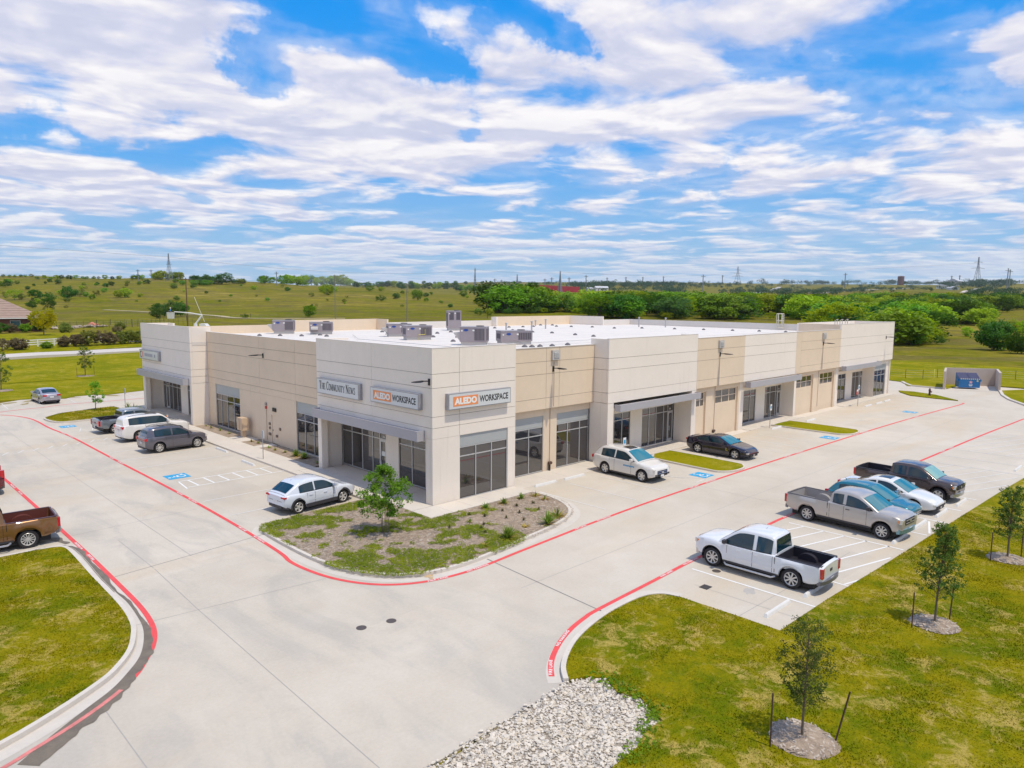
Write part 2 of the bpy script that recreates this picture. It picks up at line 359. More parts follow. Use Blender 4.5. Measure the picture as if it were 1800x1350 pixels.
TH=[[0,0,2.2,3,4,22,38,36,34,45,80,150],[0,0,2.0,3,4,22,38,35,34,45,80,150],[0,0,1.5,3,4,20,36,34,40,60,100,150],[0,0,1,3,5,17,27,26,38,60,110,150],
[0,0,.5,3,5,13,19,20,38,70,130,150],[0,0,0,3,5,10,14,18,38,75,150,160],[0,0,0,2,5,9,14,22,40,80,150,160],[0,0,0,2,5,8,12,20,38,80,155,160],
[0,0,0,1,4,10,20,20,36,75,150,160],[0,0,0,.3,3,14,26,25,50,85,150,160],[0,0,0,.3,3,12,22,28,55,95,150,160],[0,0,0,.3,3,12,22,28,55,95,150,160]]
def ss(t): t=max(0,min(1,t)); return t*t*(3-2*t)
def terrain(x,y):
    dx,dy=x-CX,y-CY; r=math.hypot(dx,dy); D=max(dx*FX+dy*FY,.62*r); u=(dx*RX+dy*RY)/max(D,1)
    i=0
    while i<len(TU)-2 and u>TU[i+1]: i+=1
    a=ss((u-TU[i])/(TU[i+1]-TU[i]))
    j=0
    while j<len(TD)-2 and D>TD[j+1]: j+=1
    b=max(0,min(1,(D-TD[j])/(TD[j+1]-TD[j])))
    b=.5*b+.5*ss(b)
    h=(TH[i][j]*(1-b)+TH[i][j+1]*b)*(1-a)+(TH[i+1][j]*(1-b)+TH[i+1][j+1]*b)*a
    k=max(0,min(1,(D-220)/500))
    h+=k*(1.6*math.sin(x*.013+1)*math.sin(y*.011+2)+.8*math.sin(x*.031-y*.027))
    # level building plot, a little below the paving
    q=max(-75-x,x-92,-60-y,y-60,0)
    f=ss(q/30)
    return -.06*(1-f)+(h+.0)*f if q<30 else h

# ------------------------------------------------------------------ terrain, paving, lawns
def build_terrain():
    vs=[];fs=[]; NA=260
    rs=[0.0]+[6*1.0*(1.043**i) for i in range(1,170)]; rs=[r for r in rs if r<7600]
    for i,r in enumerate(rs):
        for j in range(NA):
            a=2*PI*j/NA; x=CX+r*math.cos(a); y=CY+r*math.sin(a)
            vs.append((x,y,terrain(x,y)))
    for i in range(len(rs)-1):
        for j in range(NA):
            fs.append((i*NA+j,i*NA+(j+1)%NA,(i+1)*NA+(j+1)%NA,(i+1)*NA+j))
    # reverse so the faces look up
    mb=MB(); mb.v=vs; mb.f=[f[::-1] for f in fs]
    o=mb.build('ground',PAST,smooth=True,sharp=0); struct(o)
build_terrain()
def sheet(name,pts,z,m,skirt=0.0,**k):
    mb=MB(); mb.poly(pts,z,skirt); o=mb.build(name,m); struct(o)
    for a,b in k.items(): o[a]=b
    return o
sheet('paving',[(-70,-16.6),(-30,-16.8),(-7.6,-16.0),(-7.0,-19),(86,-24),(86,-3),(78.2,.6),(82.4,3.2),(84,7),(84,58.6),(4.5,58.9),(.4,57.6),(-.6,58.6),(-2.4,58.4),(-3.6,57.2),(-5.9,58.9),(-7.2,59.2),(-9.4,57.6),(-70,57.4)],0,CONC,.2)
# narrow joints between the pours
def joint(pts,w=.035,m=None):
    mb=MB(); mb.strip(pts,w,.004); return struct(mb.build('expansion_joint',m or mat('joint_sealant',(.23,.215,.20),.9)))
JL=mat('faint_joint',(.36,.34,.32),.9)
joint([(-2.9,-7.3),(-3.4,-13.7)],.05)
joint([(-8.2,1.95),(-16.9,.75)])
for pts in ([(-13.2,5.5),(-13.2,1.0)],[(-13.2,.9),(-13.4,-3.9),(-13.7,-16.4)],[(-8.8,-4.6),(-17.8,-3.6)],[(-4,-10.4),(14,-10.2)],[(-17.5,-8.6),(-17.5,-13.2)],[(-11.6,1.4),(-11.6,44)],[(-8.9,8),(-14.5,7.6)],[(-8.9,20),(-14.5,19.8)],[(-8.9,32),(-14.5,31.8)],
            [(14,-7.2),(13.9,-13.2)],[(30,-7.3),(30,-13.6)],[(47,-7.5),(47,-14)],[(14,-10.2),(66,-10.6)],[(1.0,-14.7),(1.0,-18.6)],[(-.5,-17.2),(9,-17.4)],[(-8.1,1.9),(-7.5,2.8)]):
    joint(pts,.022,JL)
# lawns, each a raised sheet behind its kerb
curbR=[(-7.8,-15.95),(-7.35,-15.45),(-6.6,-14.95),(-5.6,-14.5),(-4.2,-14.15),(-2.8,-14.0),(-1.5,-14.05),(-.8,-14.4),(-.55,-15.0)]
cR=curve(curbR,4)
edgeR=cR+[(-.55,-15.6),(-.5,-17.1),(-.5,-18.75),(3.1,-18.8),(7.8,-19.0),(24.6,-19.55),(30.2,-19.8),(45,-20.3),(86,-22)]
gr_in=[(-30,-17.2),(-30,-20.0),(-16,-19.9),(-12,-19.4),(-9.9,-19.2),(-8.8,-19.15),(-8.2,-18.9),(-7.5,-18.95),(-7.35,-18.5),(-7.0,-17.9),(-7.25,-17.3),(-6.9,-16.7),(-7.2,-16.25)]
sheet('lawn',gr_in+edgeR+[(110,-23),(110,-90),(-90,-90),(-90,-17)],.10,LAWN,.25)
curbL=[(-45,6.4),(-30,6.35),(-17.4,6.25),(-16.1,6.2),(-15.45,6.1),(-15.15,5.7),(-15.12,4.4),(-15.2,1.4),(-15.25,-2.0),(-15.4,-3.7),(-15.65,-4.7),(-16.05,-5.7),(-16.6,-6.5),(-17.2,-7.1),(-18.5,-7.95),(-19.9,-8.65),(-22.5,-9.6),(-27,-10.8),(-45,-13.5)]
cL=curve(curbL,3)
sheet('lawn',offset_line(cL,-.07)+[(-45,-13)],.125,LAWN,.2)
ISL=[(-7.6,2.85),(-8.0,2.3),(-8.15,1.4),(-8.2,-.9),(-8.15,-2.6),(-7.95,-4.0),(-7.55,-5.2),(-6.95,-6.1),(-6.1,-6.8),(-4.9,-7.15),(-3.0,-7.15),(-.2,-6.75),(2.1,-6.4),(3.6,-5.95),(4.5,-5.4),(5.15,-4.6),(5.55,-3.7),(5.75,-2.8),(5.75,-1.65)]
cI=curve(ISL,4)
sheet('planting_bed',offset_line(cI,-.07)+[(-1.35,-1.6),(-1.35,3.4),(-1.9,3.55),(-5.8,3.4)],.10,MULCH,.2)
sheet('lawn',[(77.9,1.2),(78.2,.6),(78.3,-3.2),(86.5,-3.4),(86.5,-11),(81,-8.3),(76,-9.6),(72.2,-11.0),(67.8,-13.4),(64,-18),(64,-24),(120,-60),(120,30),(95,40),(85,9),(82.4,3.2)],.09,LAWN2,.3)
sheet('lawn',[(-90,60.2),(-12,60.0),(-7.2,59.25),(-5.9,58.95),(-3.7,57.3),(-2.4,58.45),(-.6,58.65),(.5,57.7),(4.5,58.95),(84,58.7),(84,78),(-90,78)],.05,LAWN2,.2)
isl1=curve([(18.4,-.5),(20.6,-.5),(20.95,-1.0),(20.85,-5.6),(20.5,-6.4),(19.8,-6.75),(18.6,-6.7),(17.9,-6.2),(17.75,-5.4),(17.95,-1.2)],3,True)
isl2=curve([(36.9,-.6),(39.4,-.6),(39.9,-1.1),(39.8,-5.9),(39.4,-6.7),(38.6,-7.0),(37.4,-6.95),(36.7,-6.4),(36.55,-5.6),(36.6,-1.1)],3,True)
isl3=[(71.4,.2),(71.6,-1.4),(70.4,-4.0),(66.9,-7.2),(67.0,-4.8),(67.6,-2.2),(70,-.4)]
islL=curve([(-7.9,44.6),(-8.2,43.4),(-8.0,41.6),(-7.4,40.75),(-6,40.7),(-2.2,40.8),(-1.6,41.4),(-1.6,46.8),(-2.2,47.6),(-4.2,47.0),(-6.4,46.3)],3,True)
for p,c in ((isl1,1),(isl2,1),(isl3,1),(islL,1)):
    sheet('lawn',p,.10,LAWN2 if p is not islL else LAWN,.15)
def kerb(pts,closed=False,w=.15,h=.13,off=0.0):
    mb=MB(); mb.strip(pts,w,0,closed,off,h); return struct(mb.build('kerb',CURBM))
kerb(cR,off=0); kerb(cL,off=.0); kerb(cI,off=0)
kerb(islL,True,.14); kerb(isl1,True,.12,.11); kerb(isl2,True,.12,.11)
kerb([(82.4,3.2),(80.4,2.2),(78.2,.9),(78.1,-1),(78.2,-3.1)],w=.3,h=.14)
kerb([(81,-8.2),(76,-9.5),(72.2,-10.9),(67.8,-13.3),(64,-17.9)],w=.3,h=.15)
# the paler gutter pan that runs beside the island kerb and the lawn kerbs
GUT=mat('gutter_concrete',(.57,.52,.46),.85,var=.07,vs=1.5)
for pts,o in ((cI,-.32),(cR,.30),(cL,.32)):
    mb=MB(); mb.strip(pts,.42,.004,False,o); struct(mb.build('gutter',GUT))
# damp run along the left kerb
DAMP=mat('damp_concrete',(.17,.135,.095),.55,var=.3,vs=2.5,detail=8)
dL=[(-15.4,6.5),(-14.95,5.95),(-14.86,4.9),(-14.9,3.3),(-14.98,1.5),(-15.0,-.5),(-14.98,-1.8),(-15.1,-3.3),(-15.25,-4.3),(-15.55,-5.3),(-15.95,-6.2),(-16.5,-6.95),(-17.1,-7.6),(-17.9,-8.2),(-18.8,-8.9),(-19.6,-9.6)]
wid=[.08,.14,.22,.14,.26,.08,.14,.12,.24,.30,.36,.40,.50,.66,.70,.60]
def damp(pts,ws,side,name,m,z=.009,seed=3):
    rnd=random.Random(seed); fine=curve(pts,10); n=len(fine); outp=[]
    for i,p in enumerate(fine):
        t=i/(n-1)*(len(ws)-1); k=int(min(len(ws)-2,t)); w=ws[k]+(ws[k+1]-ws[k])*(t-k)
        outp.append(w*(.85+.5*noise.noise(Vector((i*.23,seed,0)))))
    a=offset_line(fine,0); b=[]
    for i,p in enumerate(fine):
        q=fine[min(i+1,n-1)]; r=fine[max(i-1,0)]; d=Vector((q[0]-r[0],q[1]-r[1])).normalized(); b.append((p[0]-d.y*outp[i]*side,p[1]+d.x*outp[i]*side))
    mb=MB()
    for i in range(n-1): mb.add([(*a[i],z),(*a[i+1],z),(*b[i+1],z),(*b[i],z)],[(0,1,2,3) if side<0 else (3,2,1,0)])
    for v in range(0): pass
    return struct(mb.build(name,m))
damp(dL,wid,1,'damp_stain',DAMP)
damp([(x-.02,y) for x,y in dL][:6],[.03]*6,-1,'damp_stain',DAMP,.0085)
damp([(-16.6,9.5),(-16.0,8.6),(-15.3,7.4),(-15.0,6.5)],[.1,.35,.4,.2],1,'damp_stain',DAMP,.0085,7)
damp([(-17.4,15.5),(-16.9,13.6),(-16.3,11.6),(-15.8,9.8)],[.5,.55,.35,.25],1,'damp_stain',DAMP,.0085,9)
RUST=mat('rust_stain',(.52,.36,.19),.85,var=.3,vs=5,detail=8)
rs=random.Random(5)
def blot(c,r,m,z,seed,name='rust_stain',squash=1.0,ang=0.0):
    pts=[]
    for j in range(22):
        a=2*PI*j/22; k=r*(.75+.7*noise.noise(Vector((math.cos(a)*1.3,math.sin(a)*1.3,seed)))); x,y=k*math.cos(a),k*math.sin(a)*squash
        pts.append((c[0]+x*math.cos(ang)-y*math.sin(ang),c[1]+x*math.sin(ang)+y*math.cos(ang)))
    return sheet(name,pts,z,m)
blot((-5.75,-7.05),.24,RUST,.0095,1); blot((-5.85,-7.35),.14,RUST,.0096,2)
SILT=mat('sandy_silt_film',(.56,.45,.325),.9,var=.12,vs=1.2,detail=8)
blot((10.6,-.3),1.1,SILT,.003,3,'silt_stain',.45,-.1); blot((7.9,-.2),.7,SILT,.003,4,'silt_stain',.4,0)
blot((2.0,-16.4),.5,mat('oil_film',(.43,.40,.37),.8,var=.1),.003,6,'oil_stain',.45,.3)  # faint stain in the empty stall, slightly darker than the paving
# dirt washed onto the far left stalls
DIRT=mat('washed_dirt',(.30,.24,.11),.95,var=.35,vs=1.2,detail=8)
for c,r,sq,a,sd in (((-8.6,57.2),1.5,.4,.6,1),((-7.4,55.6),1.0,.35,1.0,2),((-6.9,57.6),1.1,.4,.9,3),((-3.4,58.0),1.3,.4,-.4,4),((.6,56.9),1.5,.35,-.9,5),((-9.9,55.8),1.0,.3,.8,6)):
    blot(c,r,DIRT,.004+.0004*sd,sd,'dirt_stain',sq,a)
# ------------------------------------------------------------------ painted markings
def line(name,pts,w,m,z=.008): 
    mb=MB(); mb.strip(pts,w,z); return struct(mb.build(name,m))
redA=curve([(-10.5,49.2),(-9.6,47.6),(-9.0,45.2),(-8.85,42.6),(-8.85,39),(-8.55,34),(-8.5,28),(-8.5,22),(-8.45,16),(-8.45,10),(-8.55,4),(-8.75,-.6),(-8.95,-2.1),(-8.85,-3.6),(-8.55,-4.9),(-8.0,-6.05),(-7.3,-6.85),(-6.4,-7.4),(-5.3,-7.7),(-3.7,-7.8),(-1.2,-7.6),(1.5,-7.4),(4.4,-7.2),(9.6,-7.0),(19.1,-6.95),(29.4,-7.05),(43.8,-7.3),(54.9,-7.7),(64.3,-8.15),(65.6,-7.9)],5)
redB=curve([(-7.85,-15.45),(-7.45,-15.05),(-6.9,-14.65),(-6.05,-14.2),(-5.1,-13.85),(-4.2,-13.65),(-3.4,-13.55),(.2,-13.4),(3.7,-13.25),(9.9,-13.2),(13.4,-13.25),(30.6,-13.8),(44,-14.2),(53.2,-14.6),(60,-15.0),(66,-16.2)],5)
redC=curve([(-14.8,24),(-14.7,20.9),(-14.65,13.8),(-14.65,9.2),(-14.65,4.2),(-14.7,.2),(-14.75,-2.2),(-14.88,-3.8),(-15.1,-4.9),(-15.45,-5.8),(-15.9,-6.55),(-16.3,-7.15),(-16.9,-7.8)],5)
redC2=curve([(-16.9,-7.8),(-17.5,-8.25),(-18.3,-8.75),(-19.2,-9.2),(-20.2,-9.65),(-24,-11),(-30,-12.4)],4)
redD=curve([(-30,48.6),(-16,48.3),(-12.4,48.9),(-10.4,50.9),(-8.8,51.6),(-6.7,51.9),(-4.4,52.6),(2.3,52.3),(20,52.3)],4)
line('fire_lane_line',redA,.17,RED); line('fire_lane_line',redB,.17,RED); line('fire_lane_line',redC,.17,RED)
line('fire_lane_line',redC2,.13,REDF,.0125); line('fire_lane_line',redD,.15,RED)
def at_len(poly,s):
    for a,b in zip(poly,poly[1:]):
        d=math.dist(a,b)
        if s<=d: t=s/d; return (a[0]+(b[0]-a[0])*t,a[1]+(b[1]-a[1])*t),math.atan2(b[1]-a[1],b[0]-a[0])
        s-=d
    return None
def lane_words(poly,starts,flip=False,gap=1.9,m=WHT):
    for s in starts:
        for wd,ds in (('FIRE LANE',0),('NO PARKING',gap)):
            q=at_len(poly,s+ds*(-1 if flip else 1))
            if not q: continue
            (x,y),a=q
            o=put_text(wd,.135,m,None,Matrix.Translation((x,y,.013))@Matrix.Rotation(a+(PI if flip else 0),4,'Z'),'fire_lane_lettering',bold=.004,sx=1.25,spacing=1.15); struct(o)
lane_words(redA,(14,26,38,46.2)); lane_words(redA,(58.6,67.5,78,90,102,114)); lane_words(redB,(.5,9.5,20.5,31,44)); lane_words(redC,(6.5,14,20),True)
# parking lines (right lot, left lot)
def wl(a,b,w=.10,m=WHT): return line('parking_line',[a,b],w,m)
wl((2.35,-13.75),(2.35,-18.7)); wl((5.15,-18.0),(5.1,-18.85)); wl((11.1,-13.75),(11.0,-18.9))
def hatch(x0,x1,ya,yb,step,slope,m=WHT,w=.09):
    k=0
    while True:
        yr=ya-.75-step*k; 
        if yr<yb-1.8: break
        a=(x0,yr-slope*(x1-x0)); b=(x1,yr)
        # clip to the box
        (ax,ay),(bx,by)=a,b
        if ay>ya: t=(ay-ya)/(ay-by); ax+=(bx-ax)*t; ay=ya
        if by<yb: t=(ay-yb)/(ay-by); bx=ax+(bx-ax)*t; by=yb
        if bx-ax>.15 and ay>yb: wl((ax,ay),(bx,by),w,m)
        k+=1
        if k>20: break
hatch(5.15,11.05,-13.75,-18.85,.95,-.27)
for x in (13.95,16.7,19.6,22.6): wl((x,-13.85),(x,-19.0))
wl((14.3,-19.0),(16.4,-18.4),.09)
hatch(22.6,31.3,-14.0,-19.4,1.0,-.36,WHTF); wl((31.3,-14.3),(31.3,-19.5),.1,WHTF)
for x in (34.2,37.2): wl((x,-14.4),(x,-19.5),.1,WHTF)
hatch(37.2,47,-14.4,-19.8,1.1,-.33,WHTF)
for x in (47,50): wl((x,-14.8),(x,-19.8),.1,WHTF)
for y in (5.75,9.1,19.3,22.3,25.4,32.1): wl((-8.1,y),(-2.2,y),.09,WHTF)
for y in (12.55,14.2): wl((-7.6,y),(-1.75,y),.09)
for i in range(7): x=-7.0+.88*i; wl((x,12.6),(x-.02,14.15),.11)
wl((-7.75,12.3),(-7.55,14.2),.09)
for y in (35.45,37.3): wl((-8.0,y),(-2.2,y),.08,WHTF)
for i in range(6): x=-7.5+.9*i; wl((x,35.5),(x+.5,37.2),.08,WHTF)
for i in range(9): x=-13.6+.92*i; wl((x,29.25+.17*i),(x+.5,30.1+.17*i),.09,WHTF)
for i in range(8): x=-21.6+.92*i; wl((x,27.7+.17*i),(x+.5,28.5+.17*i),.09,WHTF)
wl((14.2,-4.0),(15.9,-6.4),.07,WHTF); wl((15.9,-6.4),(14.6,-6.5),.07,WHTF); wl((14.4,-1.6),(14.4,-4),.07,WHTF); wl((14.6,-4.6),(15.0,-5.6),.07,WHTF)
for x in (6.3,8.9,11.6,23.9,26.6,29.4,32.0,42.6,45.5,48.4,57,60,63): wl((x,-1.6),(x,-6.3),.08,WHTF)
for x in (-9.3,-6.5,-3.6,-.8,2,4.8): wl((x,53.0),(x+.2,57.2),.08,WHTF)
# blue disabled-parking squares with the white wheelchair figure
def wheelchair(cx,cy,w,h,rot):
    M4=Matrix.Translation((cx,cy,.008))@Matrix.Rotation(rot,4,'Z')
    mb=MB(); mb.add([(-w/2,-h/2,0),(w/2,-h/2,0),(w/2,h/2,0),(-w/2,h/2,0)],[(0,1,2,3)])
    o=mb.build('parking_symbol',BLUE); o.matrix_world=M4; struct(o)
    u=h/10
    fig=MB()
    arc=[(-.3*u+2.1*u*math.cos(R(a)),-1.6*u+2.1*u*math.sin(R(a))) for a in range(115,386,18)]
    for st,ww in ((arc,.6*u),([(-.9*u,2.6*u),(-.5*u,-.4*u),(1.6*u,-.5*u),(2.6*u,-3.2*u),(3.5*u,-3.0*u)],.75*u),([(-.7*u,1.2*u),(1.5*u,1.1*u)],.55*u)):
        fig.strip(st,ww,.004)
    fig.poly([(-1.0*u+.75*u*math.cos(2*PI*j/10),3.7*u+.75*u*math.sin(2*PI*j/10)) for j in range(10)],.004)
    f=fig.build('wheelchair_figure',WHT,o); f['kind']='structure'
wheelchair(-7.15,15.55,1.2,1.25,PI/2); wheelchair(-7.6,38.7,1.1,1.1,PI/2); wheelchair(16.45,-5.75,1.15,1.15,0); wheelchair(34.8,-6.2,1.2,1.2,0); wheelchair(54.2,-6.2,1.1,1.2,0)
# sidewalks and aprons
def slabs(x0,x1,y0,y1,nx,ny,z=.0,th=.012,m=SIDEW):
    for i in range(nx):
        for j in range(ny):
            a0=x0+(x1-x0)*i/nx; a1=x0+(x1-x0)*(i+1)/nx; b0=y0+(y1-y0)*j/ny; b1=y0+(y1-y0)*(j+1)/ny
            mb=MB(); mb.box(a0+.006,a1-.006,b0+.006,b1-.006,-.05,z+th); struct(mb.build('sidewalk_slab',m))
slabs(-1.35,5.75,-1.58,-.02,5,1,.10); slabs(-1.35,-.02,0,11.6,1,6,.10); slabs(0,1.62,.56,11.1,1,5,.10)
slabs(-1.85,-1.36,3.6,11.6,1,5,.10)
slabs(-1.85,-.12,11.62,40.2,1,18,.10)
slabs(-.12,1.3,22.6,24.8,1,1,.10); slabs(-.12,1.3,19.65,20.5,1,1,.10)
slabs(-1.85,-.02,40.2,44,1,2,.10); slabs(0,1.62,32.5,43.4,1,6,.10)
slabs(5.8,14.3,-.55,1.5,6,1,.0,.02); slabs(15,24.7,-.45,1.6,6,1,.02,.03); slabs(25.1,33,-.5,.7,5,1,.0,.015)
slabs(32.9,43.1,-.5,1.6,5,1,.02,.03); slabs(43.1,52.8,-.5,.7,5,1,.0,.015); slabs(52.8,67.6,-.5,1.6,7,1,.02,.03)
for y0,y1 in ((11.9,19.62),(20.52,22.58),(24.85,31.6)):
    mb=MB(); mb.poly([(-.1,y0),(1.38,y0),(1.38,y1),(-.1,y1)],.105); struct(mb.build('planting_bed',MULCH))
# ------------------------------------------------------------------ the office building
BLD=E('office_building','single storey white and tan office warehouse with flat white roof and grey canopies','building')
RF=lambda u,d,z:(u,d,z)       # right-hand front: u runs along x, d is depth behind the face
LF=lambda u,d,z:(d,u,z)       # left-hand front
def fbox(mb,F,u0,u1,d0,d1,z0,z1):
    a=F(u0,d0,z0); b=F(u1,d1,z1); mb.box(min(a[0],b[0]),max(a[0],b[0]),min(a[1],b[1]),max(a[1],b[1]),z0,z1)
def part(name,m,F,*boxes,parent=None):
    mb=MB()
    for b in boxes: fbox(mb,F,*b)
    return mb.build(name,m,parent or BLD)
G_=.011
def panels(F,u0,u1,d,levels,m,vj=(),th=.16,back=True):
    us=[u0]+[v for v in vj if u0<v<u1]+[u1]
    for a,b in zip(us,us[1:]):
        for z0,z1 in zip(levels,levels[1:]):
            part('wall_panel',m,F,(a+(G_ if a!=u0 else 0),b-(G_ if b!=u1 else 0),d,d+th,z0+(G_ if z0!=levels[0] else 0),z1-(G_ if z1!=levels[-1] else 0)))
    if back: part('wall_core',JOINT,F,(u0+.02,u1-.02,d+.03,d+th-.01,levels[0]+.02,levels[-1]-.02))
def wall(F,u0,u1,d,z0,z1,m,th=.16): part('wall_panel',m,F,(u0,u1,d,d+th,z0,z1))
def glazing(F,u0,u1,z0,z1,d,mull,tr=None,door=None,name='window'):
    """aluminium storefront: bars are the window, each pane a sub-part; mull are the inner mullion positions"""
    mb=MB(); t=.028; us=[u0]+sorted(mull)+[u1]
    for u in us:
        du=t if u0<u<u1 else 0
        a=u-t if u0<u else u; b=u+t if u<u1 else u
        fbox(mb,F,a if a<b else u,b,d-.04,d+.05,z0,z1)
    for z in [z0,z1-2*t]+([tr-t] if tr else []):
        for a,b in zip(us,us[1:]):
            fbox(mb,F,a+t,b-t,d-.036,d+.046,z,z+2*t)
    w=mb.build(name,ALU,BLD)
    zs=[z0]+([tr] if tr else [])+[z1]
    for a,b in zip(us,us[1:]):
        for c,e in zip(zs,zs[1:]):
            isd=door and abs(a-door[0])<.01 and c==z0
            pm=MB(); k=.10 if isd else 0
            fbox(pm,F,a+.02+k,b-.02-k,d+.0,d+.02,c+.02+(.22 if isd else 0),e-.02-(k if isd else 0)); pm.build('pane',GLASS,w)
            if isd:
                dm=MB(); fbox(dm,F,a+.03,a+.13,d-.045,d+.04,c+.02,e-.03); fbox(dm,F,b-.13,b-.03,d-.045,d+.04,c+.02,e-.03); fbox(dm,F,a+.13,b-.13,d-.045,d+.04,c+.02,c+.24); fbox(dm,F,a+.13,b-.13,d-.045,d+.04,e-.15,e-.03)
                dd=dm.build('door',ALU,BLD); hm=MB(); hu=a+.16 if door[1]<0 else b-.16
                fbox(hm,F,hu-.015,hu+.015,d-.11,d-.08,c+.85,c+1.2); fbox(hm,F,hu-.015,hu+.015,d-.08,d-.045,c+.88,c+.91); fbox(hm,F,hu-.015,hu+.015,d-.08,d-.045,c+1.14,c+1.17); hm.build('handle',ALU,dd)
    return w
def number(F,txt,u,d,z,h=.17,left=False):
    if F is RF: M4=Matrix.Translation((u,d,z))@Matrix.Rotation(PI/2,4,'X')
    else: M4=Matrix.Translation((d,u,z))@Matrix.Rotation(-PI/2,4,'Z')@Matrix.Rotation(PI/2,4,'X')
    put_text(txt,h,WHT,BLD,M4,'suite_number',bold=.006)
def canopy(F,u0,u1,proj,z0,z1):
    t=.05
    part('canopy',CANO,F,(u0,u1,-proj,-proj+t,z0,z1),(u0,u0+t,-proj+t,-.004,z0,z1),(u1-t,u1,-proj+t,-.004,z0,z1),(u0+t,u1-t,-proj+t,-.004,z1-.12,z1-.07))
ZT=8.2
# -- corner block, right-hand face
L1=[3.56,4.12,4.7,6.18,6.9,ZT]
panels(RF,0,5.93,0,L1,WALLW,(1.8,))
part('wall_panel',WALLW,RF,(0,1.82,0,.16,0,3.55)); part('wall_panel',WALLW,RF,(5.34,5.93,0,.16,0,3.55))
part('fascia_panel',FASC,RF,(1.83,5.33,.06,.12,2.93,3.55))
glazing(RF,1.83,5.33,.06,2.92,.10,(3.0,4.15),2.40)
part('window_sill',SIDEW,RF,(1.83,5.33,.02,.2,0,.06))
# -- recessed tan wall
L2=[4.03,4.7,6.18,6.95,7.8]
panels(RF,5.95,14.34,1.2,L2,WALLT,(9.75,10.95))
wall(RF,5.95,6.2,1.5,0,4.02,WALLT); wall(RF,9.86,11.1,1.5,0,4.02,WALLT); wall(RF,6.2,9.86,1.5,3.55,4.02,WALLT); wall(RF,11.1,14.34,1.5,3.55,4.02,WALLT)
for a,b,ml in ((6.2,9.86,(7.42,8.62)),(11.1,14.3,(12.2,13.4))):
    part('fascia_panel',FASC,RF,(a,b,1.55,1.6,2.88,3.55)); glazing(RF,a,b,.02,2.87,1.58,ml,2.33)
# -- second white block with its entry
L3=[4.02,4.7,6.2,6.95,ZT]
panels(RF,14.36,25.05,0,L3,WALLW,())
part('wall_panel',WALLW,RF,(14.36,14.98,0,.6,0,4.0)); part('wall_panel',WALLW,RF,(24.45,25.05,0,1.5,0,4.0))
for z0,z1 in zip([0]+L3,L3): part('wall_panel',WALLW,RF,(14.36,14.5,.17 if z0 else .61,1.5,z0+G_,z1-G_))
part('soffit',WALLW,RF,(14.52,24.43,.17,1.68,3.5,3.6))
for u0,u1,z0,z1 in ((14.52,16.2,0,3.5),(16.2,18.95,2.9,3.5),(18.95,20.35,0,3.5),(20.35,24.43,2.9,3.5)): wall(RF,u0,u1,1.52,z0,z1,WALLW)
glazing(RF,16.2,18.95,.04,2.9,1.6,(17.1,18.02),2.36); glazing(RF,20.35,24.43,.04,2.9,1.6,(21.28,22.18,23.17,23.72),2.36,(23.72,-1)); number(RF,'300',24.05,1.59,2.52)
canopy(RF,15.05,24.9,.5,3.45,3.9)
# -- tan bay with two overhead doors
def bay(u0,u1,doors,top,m,vj):
    panels(RF,u0,u1,0,[4.1,4.7,6.2,7.0,top],m,vj)
    us=[u0]+[x for d in doors for x in d]+[u1]
    for a,b in zip(us[::2],us[1::2]): wall(RF,a,b,.3,0,4.09,m,.5)
    for a,b in doors:
        wall(RF,a,b,.3,3.72,4.09,m,.5)
        dm=MB(); wz=(2.62,3.62); pw=(b-a-.2)/3
        fbox(dm,RF,a,b,.45,.51,0,wz[0]); fbox(dm,RF,a,b,.45,.51,wz[1],3.72)
        for i in range(4): x=a+.10+pw*i; fbox(dm,RF,x-.05 if i else a,x+.05 if i<3 else b,.45,.51,wz[0],wz[1])
        for i in range(3): x=a+.10+pw*i; fbox(dm,RF,x+.05,x+pw-.05,.455,.505,3.09,3.15)
        d=dm.build('overhead_door',m,BLD)
        for i in range(3):
            x=a+.10+pw*i
            for z0,z1 in ((wz[0],3.09),(3.15,wz[1])):
                pm=MB(); fbox(pm,RF,x+.05,x+pw-.05,.475,.49,z0,z1); pm.build('pane',GLASS,d)
bay(25.07,32.25,[(25.1,27.0),(28.4,32.0)],7.9,WALLT,(28.1,))
def entry(u0,u1,c0,c1,top,win,ent,pier,num,extra=None,m=WALLW):
    """white section: face u0-u1, recess c0-c1, window and entry groups"""
    panels(RF,u0,u1,0,[4.1,4.7,6.2,7.0,top],m,())
    wall(RF,u0,c0,.3,0,4.09,m,1.3); part('wall_panel',m,RF,(c1,pier,.3,1.68,0,4.09))
    part('soffit',m,RF,(c0,c1,.17,1.68,3.5,3.6)); part('wall_panel',m,RF,(c0,c1,.30,.42,3.6,4.09))
    w0,w1,wm=win; e0,e1,em,dr=ent
    for a,b,z0,z1 in ((c0,w0,0,3.5),(w0,w1,2.95,3.5),(w1,e0,0,3.5),(e0,e1,2.95,3.5),(e1,c1,0,3.5)):
        if b-a>.02: wall(RF,a,b,1.52,z0,z1,m)
    glazing(RF,w0,w1,.04,2.95,1.6,wm,2.38); glazing(RF,e0,e1,.04,2.95,1.6,em,2.38,(dr,-1)); number(RF,num,(dr+e1)/2,1.59,2.55)
entry(32.27,41.9,32.95,42.55,7.92,(34.1,37.6,(35.4,36.6)),(39.3,42.55,(40.4,41.5,41.85),41.85),42.96,'400')
canopy(RF,32.6,42.3,.5,3.6,4.08)
bay(42.96,52.1,[(42.99,46.7),(48.2,51.7)],7.92,WALLT,(47.7,))
part('wall_panel',WALLT,RF,(41.92,42.94,0,.16,4.1,7.92))
entry(52.12,67.7,52.8,63.0,8.42,(54.9,58.1,(55.9,57.0)),(59.9,63.0,(61,62.0,62.3),62.3),63.02,'500')
